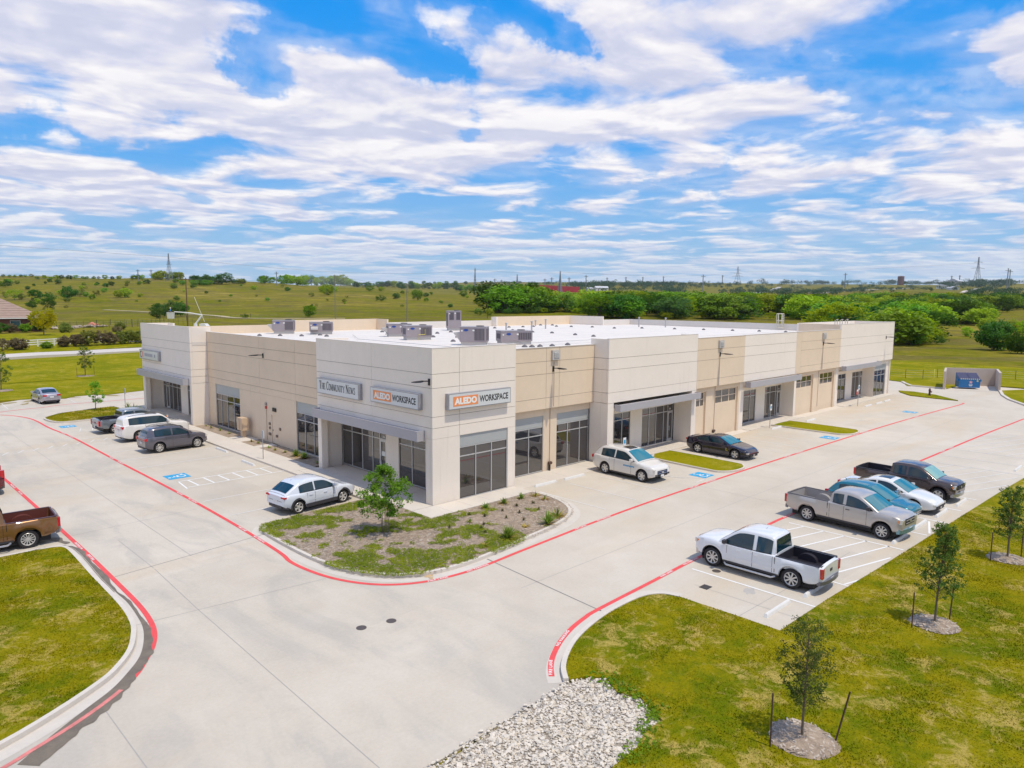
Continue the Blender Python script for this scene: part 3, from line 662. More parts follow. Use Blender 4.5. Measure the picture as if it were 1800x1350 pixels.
canopy(RF,52.7,62.7,.5,3.7,4.17)
glazing(RF,63.04,66.7,.04,2.98,.42,(64.3,65.5),2.4); part('fascia_panel',FASC,RF,(63.04,66.7,.36,.42,2.99,3.62)); part('wall_panel',WALLW,RF,(63.04,66.7,.3,.46,3.63,4.09)); part('wall_panel',WALLW,RF,(66.7,67.5,.3,1.0,0,4.09))
# -- left-hand face: corner block
L4=[3.56,4.12,4.7,6.18,6.9,ZT]
panels(LF,.17,11.5,0,L4,WALLW,(5.45,),.16)
part('wall_panel',WALLW,LF,(.17,.55,0,.5,0,3.55)); part('wall_panel',WALLW,LF,(11.08,11.5,0,.42,0,3.55)); part('wall_panel',WALLW,LF,(11.4,11.5,.43,1.62,0,3.55))
part('wall_panel',WALLW,LF,(.17,.36,.51,1.62,0,3.55))
part('soffit',WALLW,LF,(.36,11.4,.17,1.78,3.48,3.55))
for u0,u1,z0,z1 in ((.36,1.6,.1,3.48),(1.6,5.24,2.86,3.48),(5.24,6.5,.1,3.48),(6.5,11.4,2.86,3.48)): wall(LF,u0,u1,1.62,z0,z1,WALLW)
glazing(LF,1.6,5.24,.13,2.86,1.7,(2.74,3.99),2.36); glazing(LF,6.5,11.4,.13,2.86,1.7,(7.2,7.96,9.11,10.27),2.36,(6.5,1)); number(LF,'100',6.82,1.69,2.5)
nm=MB(); nm.box(1.675,1.685,6.62,7.02,1.35,1.62); nm.build('door_notice',mat('notice_paper',(.75,.74,.72),.6),BLD)
canopy(LF,.62,11.3,.5,3.42,3.95)
# tan wall
L5=[3.6,4.07,4.74,6.2,6.95,7.8]
panels(LF,11.52,32,1.4,L5,WALLT,(13.9,16.95,22.4))
for a,b in ((11.52,12.4),(16.95,19.55),(20.7,22.4),(22.4,26.0),(30.6,32)): wall(LF,a+(.006 if a==22.4 else 0),b,1.4,0,3.59,WALLT)
wall(LF,19.55,20.7,1.4,2.2,3.59,WALLT); part('metal_door',WALLT,LF,(19.57,20.68,1.44,1.5,.1,2.19)); part('door_handle',STEEL,LF,(20.5,20.56,1.38,1.44,1.02,1.12))
for a,b,ml in ((12.4,16.95,(13.46,14.62,15.81)),(26.0,30.6,(27.2,28.47,29.62))):
    part('fascia_panel',FASC,LF,(a,b,1.46,1.5,2.86,3.59)); glazing(LF,a,b,.12,2.85,1.48,ml,2.33); part('wall_panel',WALLT,LF,(a,b,1.4,1.56,0,.115))
# far block
panels(LF,32.02,44,0,L4,WALLW,(),.16)
part('wall_panel',WALLW,LF,(32.02,32.42,0,.17,0,3.55)); part('wall_panel',WALLW,LF,(43.4,44,0,.42,0,3.55)); part('wall_panel',WALLW,LF,(43.75,44,.43,1.78,0,3.55))
zz=[0]+L4
for z0,z1 in zip(zz,zz[1:]): part('wall_panel',WALLW,LF,(32.02,32.18,.17,1.75,z0+G_,z1-G_))
part('soffit',WALLW,LF,(32.2,43.74,.17,1.78,3.48,3.55))
for u0,u1,z0,z1 in ((32.2,34.2,.1,3.48),(34.2,37.4,2.86,3.48),(37.4,39.05,.1,3.48),(39.05,43.6,2.86,3.48),(43.6,43.74,.1,3.48)): wall(LF,u0,u1,1.62,z0,z1,WALLW)
glazing(LF,34.2,37.4,.13,2.86,1.7,(35.3,36.4),2.36); glazing(LF,39.05,43.6,.13,2.86,1.7,(40.1,41.2,42.1,42.9),2.36,(42.1,1)); number(LF,'200',42.5,1.69,2.5)
canopy(LF,32.5,44.1,.5,3.4,3.95)
# hidden sides, parapets and the white roof
RD=7.0
for i,(x0,x1,y0,y1) in enumerate(((1.56,67.5,11.5,32.0),(.2,67.5,32.0,37.4),(.2,60.9,37.4,43.8),(.2,5.76,.2,1.42),(.2,67.5,1.42,11.33),(14.5,67.5,.2,1.42))):
    part('roof',ROOFM,RF,(x0+.002,x1-.002,y0+.002,y1-.002,RD-.3,RD))
part('parapet',WALLW,RF,(67.5,67.69,.17,4.6,0,8.42)); part('parapet',WALLW,RF,(52.12,67.5,4.4,4.6,RD,8.42)); part('parapet',WALLT,RF,(52.12,52.3,.17,4.4,RD,8.40))
part('parapet',ROOFM,RF,(67.5,67.69,4.61,37.6,0,7.8)); part('parapet',ROOFM,RF,(61.1,67.5,37.42,37.6,0,7.79))
part('parapet',WALLW,RF,(60.9,61.1,37.42,43.8,0,8.28)); part('parapet',WALLT,RF,(44.7,60.9,43.8,44,0,8.28)); part('parapet',WALLW,RF,(44.7,44.9,42.9,43.8,RD,8.27))
part('parapet',ROOFM,RF,(26.2,44.7,43.8,44,0,7.8)); part('parapet',WALLT,RF,(15.6,26.2,43.8,44,0,8.26)); part('parapet',WALLT,RF,(26.0,26.2,41.6,43.8,RD,8.25)); part('parapet',WALLT,RF,(2.4,15.6,43.8,44,0,7.8))
part('parapet',WALLW,RF,(.17,2.6,43.84,44.0,0,ZT)); part('parapet',WALLW,RF,(2.42,2.6,42.6,43.83,RD,ZT-.01)); part('parapet',WALLT,RF,(.17,.22,32.2,43.8,RD,ZT-.02))
part('parapet',WALLW,RF,(5.77,5.93,.17,2.2,RD,ZT-.01)); part('parapet',WALLW,RF,(24.9,25.04,.17,1.4,RD,ZT-.01)); part('parapet',WALLW,RF,(.17,2.2,11.34,11.5,RD,ZT-.01))
# metal coping on every parapet edge you look down on
for b in ((0,5.93,0,.2,8.2,8.23),(14.36,25.05,0,.2,8.2,8.23),(5.95,14.34,1.18,1.42,7.8,7.83),(25.07,32.25,-.01,.2,7.9,7.93),(32.27,52.1,-.01,.2,7.92,7.95),(52.12,67.7,-.01,.2,8.42,8.45)): part('coping',ROOFM,RF,(b[0],b[1],b[2]-.012,b[3],b[4]+.002,b[5]))
for b in ((.21,11.5,0,.2,8.2),(32.02,44,0,.2,8.2),(11.52,32,1.38,1.62,7.8)): part('coping',ROOFM,LF,(b[0],b[1],b[2]-.012,b[3],b[4]+.002,b[4]+.03))
# faint roof seams
for i in range(11): part('roof_seam',mat('roof_seam',(.60,.58,.57),.8),RF,(3,67,8+i*3.1,8.04+i*3.1,RD+.001,RD+.006))

def grass_patch(x0,x1,y0,y1,step,lift):
    nx=int((x1-x0)/step); ny=int((y1-y0)/step); mb=MB(); vs=[]
    for j in range(ny+1):
        for i in range(nx+1):
            x=x0+(x1-x0)*i/nx; y=y0+(y1-y0)*j/ny; ed=min(i,nx-i,j if y0>100 else 9,ny-j); vs.append((x,y,max(terrain(x,y),-.05)+(lift if ed>0 else -.15)))
    mb.add(vs,[(j*(nx+1)+i,j*(nx+1)+i+1,(j+1)*(nx+1)+i+1,(j+1)*(nx+1)+i) for j in range(ny) for i in range(nx)]); struct(mb.build('lawn',LAWN2,smooth=True,sharp=0))
grass_patch(-90,60,76,111,3.5,.11); grass_patch(-60,52,115.6,168,3.5,.10)
# ------------------------------------------------------------------ signs
SIGNF=mat('sign_face_white',(.66,.68,.69),.3,var=.03,vs=1,coat=.4); SIGNB=mat('sign_frame_grey',(.36,.36,.39),.4,.3)
ORANGE=mat('orange_sign_panel',(.85,.29,.10),.45); INK=mat('sign_black_ink',(.016,.017,.02),.5); WTXT=mat('sign_white_letter',(.86,.84,.80),.5)
def sign_base(u0,u1,z0,z1,F,label,dep=.26):
    L=u1-u0; cu=(u0+u1)/2; cz=(z0+z1)/2
    if F is RF: e=E('wall_sign',label,'sign',(cu,0,cz),0)
    else: e=E('wall_sign',label,'sign',(0,cu,cz),-PI/2)
    h=z1-z0; mb=MB(); mb.box(-L/2,L/2,-dep,-.004,-h/2,h/2)
    mb.build('cabinet',SIGNB,e)
    m2=MB(); m2.box(-L/2+.05,L/2-.05,-dep-.012,-dep-.002,-h/2+.05,h/2-.05); m2.build('face',SIGNF,e)
    return e,dep+.013
def face_M(x,z,d): return Matrix.Translation((x,-d,z))@Matrix.Rotation(PI/2,4,'X')
def logo_sign(u0,u1,z0,z1,F,label):
    e,d=sign_base(u0,u1,z0,z1,F,label); L=u1-u0; h=z1-z0
    mb=MB(); x0=-L/2+.30; x1=x0+L*.385; mb.box(x0,x1,-d-.006,-d,-h*.30,h*.30); mb.build('orange_panel',ORANGE,e)
    put_text('ALEDO',h*.6,WTXT,e,face_M((x0+x1)/2,0,d+.009),fit=((x1-x0)*.90,h*.43),bold=.03)
    put_text('WORKSPACE',h*.6,INK,e,face_M((x1+.10+L/2-.22)/2,0,d+.002),fit=(L/2-.22-x1-.10,h*.42),bold=.014)
logo_sign(.85,5.3,5.0,5.85,RF,'white lightbox sign reading ALEDO WORKSPACE on the sunlit right face of the corner')
logo_sign(.80,5.2,5.0,5.85,LF,'white lightbox sign reading ALEDO WORKSPACE on the shaded left face of the corner')
# serif capitals drawn as strokes (x right, y up, cap height 1): thick stems t, thin strokes n, serif feet
def glyph(c):
    t,n,s=.15,.055,.05
    V=lambda x,y0=0,y1=1:([(x,y0),(x,y1)],t); sf=lambda x,y,w=.30:([(x-w/2,y),(x+w/2,y)],s)
    ar=lambda cx,cy,rx,ry,a0,a1,w:([(cx+rx*math.cos(R(a)),cy+ry*math.sin(R(a))) for a in range(a0,a1+1,20)],w)
    if c=='T': return [V(.3),([(0,.97),(.6,.97)],.06),([(.02,.97),(.02,.78)],.05),([(.58,.97),(.58,.78)],.05),sf(.3,.03)],.68
    if c=='H': return [V(.12),V(.55),([(.12,.5),(.55,.5)],n),sf(.12,.03),sf(.12,.97),sf(.55,.03),sf(.55,.97)],.72
    if c=='E': return [V(.12),([(.1,.97),(.5,.97)],.06),([(.1,.03),(.52,.03)],.06),([(.12,.5),(.4,.5)],n),([(.5,.97),(.5,.76)],.05),([(.52,.03),(.52,.26)],.05)],.6
    if c=='C': return [ar(.34,.5,.27,.47,50,310,.11),([(.53,.98),(.53,.68)],.05)],.62
    if c=='O': return [ar(.33,.5,.26,.47,0,360,.12)],.68
    if c=='M': return [([(.1,0),(.1,1)],n),V(.66),([(.12,1),(.4,.08)],.12),([(.4,.08),(.66,1)],n),sf(.1,.03,.24),sf(.66,.03),sf(.1,.97,.2),sf(.68,.97,.24)],.84
    if c=='U': return [([(.14,1),(.14,.28),(.2,.08),(.34,.02),(.48,.08),(.56,.28)],.12),([(.56,.28),(.56,1)],n),sf(.14,.97),sf(.56,.97,.24)],.72
    if c=='N': return [([(.1,0),(.1,1)],n),([(.1,.98),(.58,.02)],.15),([(.58,0),(.58,1)],n),sf(.1,.03,.24),sf(.58,.97,.24),sf(.06,.97,.2)],.74
    if c=='I': return [V(.15),sf(.15,.03),sf(.15,.97)],.34
    if c=='Y': return [([(.06,.98),(.33,.48)],.13),([(.6,.98),(.33,.48)],n),V(.33,0,.5),sf(.33,.03),sf(.08,.97,.24),sf(.6,.97,.2)],.68
    if c=='W': return [([(.06,.98),(.26,.03)],.13),([(.26,.03),(.43,.85)],n),([(.40,.98),(.6,.03)],.13),([(.6,.03),(.8,.98)],n),sf(.06,.97,.22),sf(.8,.97,.2)],.9
    if c=='S': return [([(.47,.78),(.42,.93),(.27,.98),(.13,.9),(.12,.73),(.25,.58),(.4,.46),(.5,.3),(.45,.1),(.28,.02),(.12,.08),(.06,.25)],.1),([(.5,.98),(.5,.74)],.045),([(.04,.02),(.04,.26)],.045)],.58
    return [],.32
def serif_text(words,x0,x1,z,e,d,H,h2,m):
    run=[];x=0
    for w in words:
        for i,c in enumerate(w):
            st,a=glyph(c); k=H if i==0 else h2; run.append((st,x,k)); x+=a*k*.82
        x+=.22*H
    sx=(x1-x0)/(x-.22*H); mb=MB()
    for st,xo,k in run:
        for pts,wd in st:
            P=[((xo+p[0]*k*.82)*sx,p[1]*k) for p in pts]; mb.strip(P,wd*k*1.0,0)
    o=mb.build('lettering',m,e); o.matrix_local=Matrix.Translation((x0,-d-.004,z))@Matrix.Rotation(PI/2,4,'X'); return o
e,d=sign_base(6.4,11.05,4.92,5.85,LF,'white lightbox sign reading The Community News at left of the corner block')
serif_text(['THE','COMMUNITY','NEWS'],-2.0,2.0,-.18,e,d,.50,.385,INK)
e,d=sign_base(38.9,43.8,4.95,5.8,LF,'pale lightbox sign with dark ring emblem on the far left block')
mb=MB(); mb.strip([(-1.95+.25*math.cos(R(a)),.25*math.sin(R(a))) for a in range(60,320,20)],.11,0); o=mb.build('emblem',INK,e); o.matrix_local=face_M(0,0,d+.003)
mb=MB(); mb.poly([(-1.7,-.26),(-1.35,-.26),(-1.35,.26),(-1.7,.26)],0); o=mb.build('emblem',mat('sign_salmon',(.72,.33,.27),.5),e); o.matrix_local=face_M(0,0,d+.003)
mb=MB()
for i,(x,w) in enumerate(((-1.0,.22),(-.72,.16),(-.5,.2),(-.22,.2),(.06,.22),(.36,.18),(.6,.22),(.88,.2),(1.5,.3))):
    mb.poly([(x,-.14),(x+w,-.14),(x+w,.14),(x,.14)],0)
o=mb.build('lettering',mat('sign_grey_letter',(.34,.33,.40),.5),e); o.matrix_local=face_M(0,0,d+.003)
# ------------------------------------------------------------------ wall lamps, louvre boxes, pipes
def lamp(F,u,d,z,label):
    if F is RF: e=E('wall_lamp',label,'wall lamp',(u,d,z),0,'black arm lamps high on the walls')
    else: e=E('wall_lamp',label,'wall lamp',(d,u,z),-PI/2,'black arm lamps high on the walls')
    mb=MB(); mb.box(-.06,.06,-.05,0,-.22,.12); mb.build('bracket',BLACK,e)
    mb=MB(); mb.tube([(0,-.05,0),(0,-.42,.02)],.03,8); mb.build('arm',BLACK,e)
    mb=MB(); mb.add([(-.05,-.40,-.02),(.05,-.40,-.02),(.13,-.62,-.03),(.13,-.95,-.02),(.04,-1.12,0),(-.04,-1.12,0),(-.13,-.95,-.02),(-.13,-.62,-.03),
                     (-.05,-.40,.06),(.05,-.40,.06),(.11,-.62,.05),(.11,-.95,.035),(.04,-1.1,.02),(-.04,-1.1,.02),(-.11,-.95,.035),(-.11,-.62,.05)],
                    [tuple(reversed(range(8))),tuple(range(8,16))]+[(i,(i+1)%8,8+(i+1)%8,8+i) for i in range(8)])
    mb.build('lamp_head',BLACK,e)
lamp(RF,10.35,1.19,6.5,'black arm wall lamp on the tan wall right of the corner block')
lamp(RF,28.3,-.005,6.6,'black arm wall lamp above the first pair of overhead doors')
lamp(RF,47.8,-.005,6.7,'black arm wall lamp above the second pair of overhead doors')
lamp(RF,65.1,-.005,6.75,'black arm wall lamp at the far right end of the building')
lamp(LF,.22,-.005,6.55,'black arm wall lamp beside the building corner over the orange sign')
lamp(LF,21.7,1.39,6.5,'black arm wall lamp on the tan wall of the shaded side')
lamp(LF,43.9,-.005,6.5,'black arm wall lamp at the far left corner of the building')
LOUV=mat('louvre_grey',(.50,.48,.46),.5)
for x,y,z,lab in ((10.5,1.19,7.3,'grey louvred vent box on tan wall nearest the corner block'),(28.35,-.005,7.35,'grey louvred vent box on tan wall beyond the second white block'),(47.85,-.005,7.4,'grey louvred vent box on the farthest tan wall')):
    e=E('wall_vent',lab,'vent',(x,y,z),0,'louvred vent boxes under the roof edge')
    mb=MB(); mb.box(-.34,.34,-.14,0,-.3,.3); mb.build('vent_box',LOUV,e)
    mb=MB(); mb.box(-.2,-.02,-.152,-.142,-.16,.18); mb.box(.0,.2,-.152,-.142,-.16,.18); mb.build('opening',mat('vent_opening',(.66,.65,.64),.6),e)
    mb=MB()
    for k in range(5): mb.obox((.0,-.16,-.13+.075*k),(.46,.05,.012),0,Matrix.Rotation(.5,3,'X'))
    mb.build('louvre',LOUV,e)
PIPE=mat('downpipe_tan',(.48,.38,.28),.6)
for x,y0,z1 in ((10.45,1.185,6.9),(28.3,-.01,7.0),(47.85,-.01,7.05)):
    mb=MB(); mb.tube([(x,y0,z1),(x,y0,4.12)],.022,6); mb.tube([(x,y0+.29,4.0),(x,y0+.29,.5)],.022,6); mb.build('conduit',PIPE,BLD)
for x,y,lab in ((10.35,1.38,'dark wall hose connection at foot of the first tan wall'),(28.15,.20,'dark wall hose connection between the first two overhead doors')):
    e=E('wall_hydrant',lab,'wall hydrant',(x,y,0),0,'wall hose connections')
    mb=MB(); mb.tube([(0,0,0),(0,0,.42)],.07,8); mb.build('riser',BLACK,e)
    mb=MB(); mb.lathe([(.0,.1),(.08,.09),(.11,.02),(.08,-.03)],8,(-.07,0,.5),'X'); mb.lathe([(.0,.1),(.08,.09),(.11,.02),(.08,-.03)],8,(.10,0,.5),'X'); mb.obox((0,0,.5),(.16,.12,.18)); mb.build('inlet',mat('hydrant_brown',(.10,.055,.035),.5),e)
# alarm box, electrical cabinet, keypads
e=E('alarm_strobe','small red fire alarm strobe with grey bell box on tan wall','alarm',(1.39,21.45,2.75))
mb=MB(); mb.box(-.08,0,-.09,.09,-.2,.0); mb.build('strobe',mat('alarm_red',(.55,.02,.02),.4),e); mb=MB(); mb.box(-.07,0,-.1,.1,.06,.26); mb.build('bell_box',GREY_UNIT,e)
mb=MB(); mb.tube([(1.38,21.45,2.5),(1.38,21.45,.2)],.02,6); mb.build('conduit',PIPE,BLD)
e=E('electrical_cabinet','tan electrical cabinet on pedestal against the tan wall','cabinet',(.78,24.25,.11))
mb=MB(); mb.box(-.25,.3,-.42,.42,.55,1.5); mb.build('cabinet_body',mat('cabinet_tan',(.58,.43,.29),.5),e); mb=MB(); mb.box(-.1,.2,-.18,.18,0,.54); mb.build('pedestal',mat('cabinet_tan',(.5,.4,.3),.5),e)
mb=MB(); mb.box(-.262,-.252,-.01,.01,.6,1.45); mb.build('door_gap',JOINT,e)
for y,z,w in ((20.95,1.5,.1),(20.93,1.2,.08),(20.95,.75,.16),(19.9,.72,.08),(19.35,1.3,.1)):
    mb=MB(); mb.box(1.33,1.395,y-w,y+w,z-.09,z+.09); tag(mb.build('wall_switch_box',mat('box_brown',(.20,.15,.12),.6)),'small brown electrical box fixed beside the tan metal door','electrical box','brown boxes beside the metal door')
mb=MB(); mb.box(-.03,.03,-.26,.26,-.13,.13); o=mb.build('door_lamp',BLACK,BLD,loc=(1.36,20.15,2.62))
# ------------------------------------------------------------------ sign posts
def ada_post(x,y,label,hz=2.1,rot=0,rider=False,base=0):
    e=E('disabled_parking_sign',label,'parking sign',(x,y,base),rot,'disabled parking signs on posts')
    mb=MB(); mb.tube([(0,0,0),(0,0,hz)],.028,6); mb.build('post',STEEL,e)
    mb=MB(); mb.box(-.15,.15,-.045,-.032,hz-.5,hz+.02); p=mb.build('panel',mat('sign_panel_white',(.78,.79,.80),.4),e)
    mb=MB(); mb.box(-.09,.09,-.052,-.046,hz-.34,hz-.12); mb.build('symbol',BLUE,p)
    if rider:
        mb=MB(); mb.box(-.62,-.16,-.05,-.04,hz-.95,hz-.42); p=mb.build('notice_panel',mat('notice_red',(.62,.12,.09),.5),e)
        mb=MB(); mb.box(-.6,-.2,-.062,-.052,hz-.62,hz-.44); mb.build('notice_head',WHT,p)
for a in (( -1.5,16.05,'disabled parking sign post on the walk beside the tan wall',2.0,PI/2),(14.45,-1.3,'disabled parking sign post behind the white crossover',1.95,0),
          (35.5,-.9,'disabled parking sign post before the second grey canopy',2.0,0),(-1.5,44.6,'disabled parking sign post near the far left corner of the building',2.1,PI/2)): ada_post(a[0],a[1],a[2],a[3],a[4])
ada_post(54.4,-1.2,'disabled parking sign post with red and white notice before far entry',2.2,0,True)
# ------------------------------------------------------------------ wheel stops
WS=mat('wheel_stop_concrete',(.66,.645,.62),.8,var=.08,vs=3)
def stop(x,y,rot,label,L=1.85):
    tag(_stop(x,y,rot,L),label,'wheel stop','concrete wheel stops')
def _stop(x,y,rot,L):
    mb=MB(); h=.13; a,b=.08,.055; vs=[]
    for xx,k in ((-L/2,1),(L/2,1)):
        s=1 if xx>0 else -1
        vs+=[(xx,-a,0),(xx,a,0),(xx-s*.05,b,h*.75),(xx-s*.06,b*.6,h),(xx-s*.06,-b*.6,h),(xx-s*.05,-b,h*.75)]
    mb.add(vs,[(0,1,2,3,4,5),(11,10,9,8,7,6)]+[(i,i+6,(i+1)%6+6,(i+1)%6) for i in range(6)])
    o=mb.build('wheel_stop',WS); o.location=(x,y,.002); o.rotation_euler=(0,0,rot); return o
for x,y,rot,lab in ((1.15,-17.88,0,'wheel stop in the empty stall beside the white double cab pickup'),(3.8,-18.08,0,'wheel stop behind the rear wheels of the white double cab pickup'),(12.4,-18.3,0,'wheel stop under the nose of the silver pickup'),
    (15.3,-18.3,0,'wheel stop hidden by the nose of the teal crossover'),(18.2,-18.45,0,'wheel stop under the nose of the white saloon'),(21.2,-18.6,0,'wheel stop under the nose of the dark brown pickup'),
    (33.0,-18.95,0,'wheel stop in an empty stall beyond the striped aisle'),(7.7,-.75,0,'wheel stop nearest the corner window on the right side'),(10.15,-.85,0,'second wheel stop from the corner on the right side'),
    (35.7,-1.4,0,'wheel stop left of the narrow grass island before second canopy'),(41.8,-1.7,0,'wheel stop right of the narrow grass island before second canopy'),(55.4,-1.9,0,'first of the wheel stops before the far entry'),(58.3,-1.95,0,'second of the wheel stops before the far entry'),(61.0,-1.9,0,'third of the wheel stops before the far entry'),
    (-2.6,15.9,PI/2,'wheel stop at the head of the near disabled stall'),(-2.2,21.0,PI/2,'wheel stop at the walk beside the grey crossover')):
    stop(x,y,rot,lab)
# manholes and drain
for x,y,lab in ((-10.1,-9.1,'dark round utility cover in the drive, nearer the left'),(-9.1,-9.35,'dark round utility cover in the drive, nearer the island'),(2.85,-14.55,'small round cover beside the white double cab pickup')):
    mb=MB(); mb.lathe([(0,.014),(.13,.014),(.14,.009),(.17,.009),(.17,0)],20,(x,y,0)); tag(mb.build('utility_cover',mat('cast_iron',(.085,.07,.065),.6)),lab,'utility cover','round utility covers in the paving')
mb=MB(); mb.box(-.2,.2,-.17,.17,.004,.012); e=mb.build('drain_grate',mat('grate_black',(.03,.03,.03),.7)); e.location=(1.1,-15.1,0); tag(e,'small square black drain grate in the empty stall','drain')
mb=MB()
for k in range(5): mb.box(-.17,.17,-.13+.06*k,-.105+.06*k,.013,.018)
mb.build('grate_bar',mat('cast_iron',(.085,.07,.065),.6),e)
# ------------------------------------------------------------------ roof units
def logo_oval(mb_parent,x,y,z,rx=.26,rz=.13):
    mb=MB(); mb.add([(x+rx*math.cos(2*PI*j/16),y,z+rz*math.sin(2*PI*j/16)) for j in range(16)],[tuple(range(16))]); mb.build('blue_oval_badge',mat('badge_blue',(.012,.06,.30),.4),mb_parent)
def hvac(x,y,rot,L,Wd,H,kind,label):
    e=E('rooftop_unit',label,'air conditioning unit',(x,y,RD),rot,'grey rooftop air conditioning units')
    mb=MB(); mb.box(-L/2+.08,L/2-.08,-Wd/2+.08,Wd/2-.08,0,.28); mb.build('curb_frame',mat('unit_curb',(.5,.48,.47),.6),e)
    mb=MB(); mb.box(-L/2,L/2,-Wd/2,Wd/2,.28,H); b=mb.build('casing',GREY_UNIT,e)
    mb=MB(); mb.box(-L/2-.03,L/2+.03,-Wd/2-.03,Wd/2+.03,H+.001,H+.05); mb.build('lid',mat('unit_lid',(.36,.34,.36),.5),e)
    # coil faces with vertical ribs
    mb=MB(); y0=-Wd/2-.012
    if kind=='tall':
        mb.box(-L/2+.15,-.1,y0,y0+.01,H*.55,H-.12); mb.box(.18,L/2-.12,y0,y0+.01,H*.55,H-.12)
    else: mb.box(.12,L/2-.1,y0,y0+.01,.42,H-.12)
    mb.box(L/2+.002,L/2+.012,-Wd/2+.15,Wd/2-.12,.42,H-.12); mb.box(-L/2-.012,-L/2-.002,-Wd/2+.2,Wd/2-.2,.5,H-.2)
    mb.build('coil',GREY_DK,e)
    mb=MB(); n=8
    if kind!='tall':
        for i in range(n): xx=.16+(L/2-.30)*i/(n-1); mb.box(xx-.012,xx+.012,y0-.016,y0-.001,.42,H-.12)
    for i in range(n): yy=-Wd/2+.18+(Wd-.34)*i/(n-1); mb.box(L/2+.013,L/2+.026,yy-.012,yy+.012,.42,H-.12)
    mb.build('grille_bar',GREY_UNIT,e)
    if kind in ('hood','hoodleft'):
        hx=-L/2 if kind=='hoodleft' else -L*.28
        mb=MB()
        if kind=='hoodleft':
            a,c=-L/2-.003,-L/2-.55
            mb.add([(a,-Wd/2+.1,H*.72),(a,Wd/2-.1,H*.72),(c,Wd/2-.1,H*.70),(c,-Wd/2+.1,H*.70),(a,-Wd/2+.1,.35),(a,Wd/2-.1,.35),(c+.1,Wd/2-.1,H*.60),(c+.1,-Wd/2+.1,H*.60)],[(0,3,2,1),(3,7,6,2),(0,4,7,3),(1,2,6,5),(4,5,6,7)])
        else:
            a,c=y0-.001,y0-.42
            mb.add([(hx-.35,a,H*.66),(hx+.35,a,H*.66),(hx+.33,c,H*.5),(hx-.33,c,H*.5),(hx-.35,a,.4),(hx+.35,a,.4),(hx+.33,c,.46),(hx-.33,c,.46)],[(0,3,2,1),(0,4,7,3),(1,2,6,5),(3,7,6,2)])
        mb.build('intake_hood',mat('hood_pale_metal',(.46,.43,.41),.5),e)
    if kind!='tall': logo_oval(e,-L*.26,y0-.003,H-.22,.2,.09)
    mb=MB(); mb.box(-.02,.14,y0-.006,y0-.001,H-.30,H-.18); mb.box(-L/2+.12,-L/2+.24,y0-.006,y0-.001,H-.34,H-.22); mb.build('label_plate',WHT,e)
    mb=MB(); mb.lathe([(0,.0),(.32,.0),(.34,.05),(.30,.07)],14,(L*.22,0,H+.051)); mb.build('fan_ring',GREY_DK,e)
    if kind=='gas':
        mb=MB(); mb.tube([(-.1,y0-.12,.05),(-.1,y0-.12,.5),(.5,y0-.12,.5),(.5,y0-.12,.95)],.03,6); mb.build('gas_pipe',mat('gas_pipe_yellow',(.62,.52,.10),.5),e)
hvac(12.7,40.7,-.55,2.1,1.3,1.35,'hoodleft','rooftop unit farthest left, with side hood, over the shaded wall')
hvac(15.2,37.6,-.55,2.3,1.3,1.2,'hood','second rooftop unit from the left with black hood opening')
hvac(18.9,29.3,-.45,2.3,1.3,1.2,'hoodleft','rooftop unit half hidden behind the piped unit mid roof')
hvac(16.9,23.7,-.35,2.4,1.3,1.25,'gas','rooftop unit with yellow gas pipe mid roof')
hvac(31.9,36.6,-.5,1.55,1.3,2.25,'tall','tall boxy rooftop unit standing at the back of the roof')
hvac(16.0,14.9,-.9,2.1,1.6,1.45,'hoodleft','largest rooftop unit with ribbed coils above the corner block')
hvac(19.2,13.6,-.45,2.7,1.4,1.1,'plain','long low rooftop unit with blue badge behind the corner parapet')
VENTM=mat('vent_cap_grey',(.13,.12,.13),.6); VENTW=mat('vent_stand_pale',(.42,.41,.42),.5)
def roofvent(x,y,tall=0):
    if tall:
        e=E('vent_pipe','slender grey vent pipe standing on the white roof','vent pipe',(x,y,RD),0,'vent pipes on the roof'); mb=MB(); mb.tube([(0,0,0),(0,0,tall)],.09,8); mb.build('pipe',VENTW,e); mb=MB(); mb.lathe([(.14,tall),(.14,tall+.12),(0,tall+.16)],8); mb.build('cap',VENTW,e)
    else:
        mb=MB(); mb.lathe([(.24,0),(.20,.10),(.06,.2),(0,.2)],8); o=mb.build('roof_vent',VENTM); o.location=(x,y,RD); tag(o,'small dark cap vent on the white roof','roof vent','small vents dotted over the white roof')
for p in ((38.3,37.8),(39.9,38.1),(43.2,38.9),(47.9,39.0),(51.0,37.6),(51.9,35.7),(53.1,33.0),(52.7,29.0),(33.9,27.4),(36.0,27.7),(36.2,24.9),(35.2,20.7),(34.3,17.5),(17.4,10.6),(17.8,10.2),(18.6,10.1),(19.8,9.9),(22,10.2),(37,31.9),(45.7,38.8),(52.5,42),(53.9,41),(22.6,37.6),(23.9,37.4),(27.4,36.2),(20.6,26.1),(22.2,24.4),(13.2,33.1),(13.8,35.4),(11.6,35),(10.2,36.6),(8.7,37.8),(56,27),(57.5,23),(58.7,19.5),(59.6,16),(60.6,13),(61.3,10),(48,5),(52,6),(24.8,8.3),(28,8.1),(17.6,19.5),(19.7,18.2),(14.7,11.9),(25.4,31.5),(28.5,33)): roofvent(*p)
for x,y,t in ((36.7,28.5,1.1),(44.3,33.4,1.1),(50.2,40.8,.7),(60.2,30.5,1.2),(61.9,27.3,1.2),(34.3,30.2,.9)): roofvent(x,y,t)
mb=MB(); mb.lathe([(.5,0),(.5,.18),(.3,.25),(.3,.5),(.46,.55),(.4,.68),(0,.72)],14); o=mb.build('exhaust_vent',ROOFM); o.location=(20.2,32.6,RD); tag(o,'white mushroom exhaust vent beyond the corner block','exhaust vent')
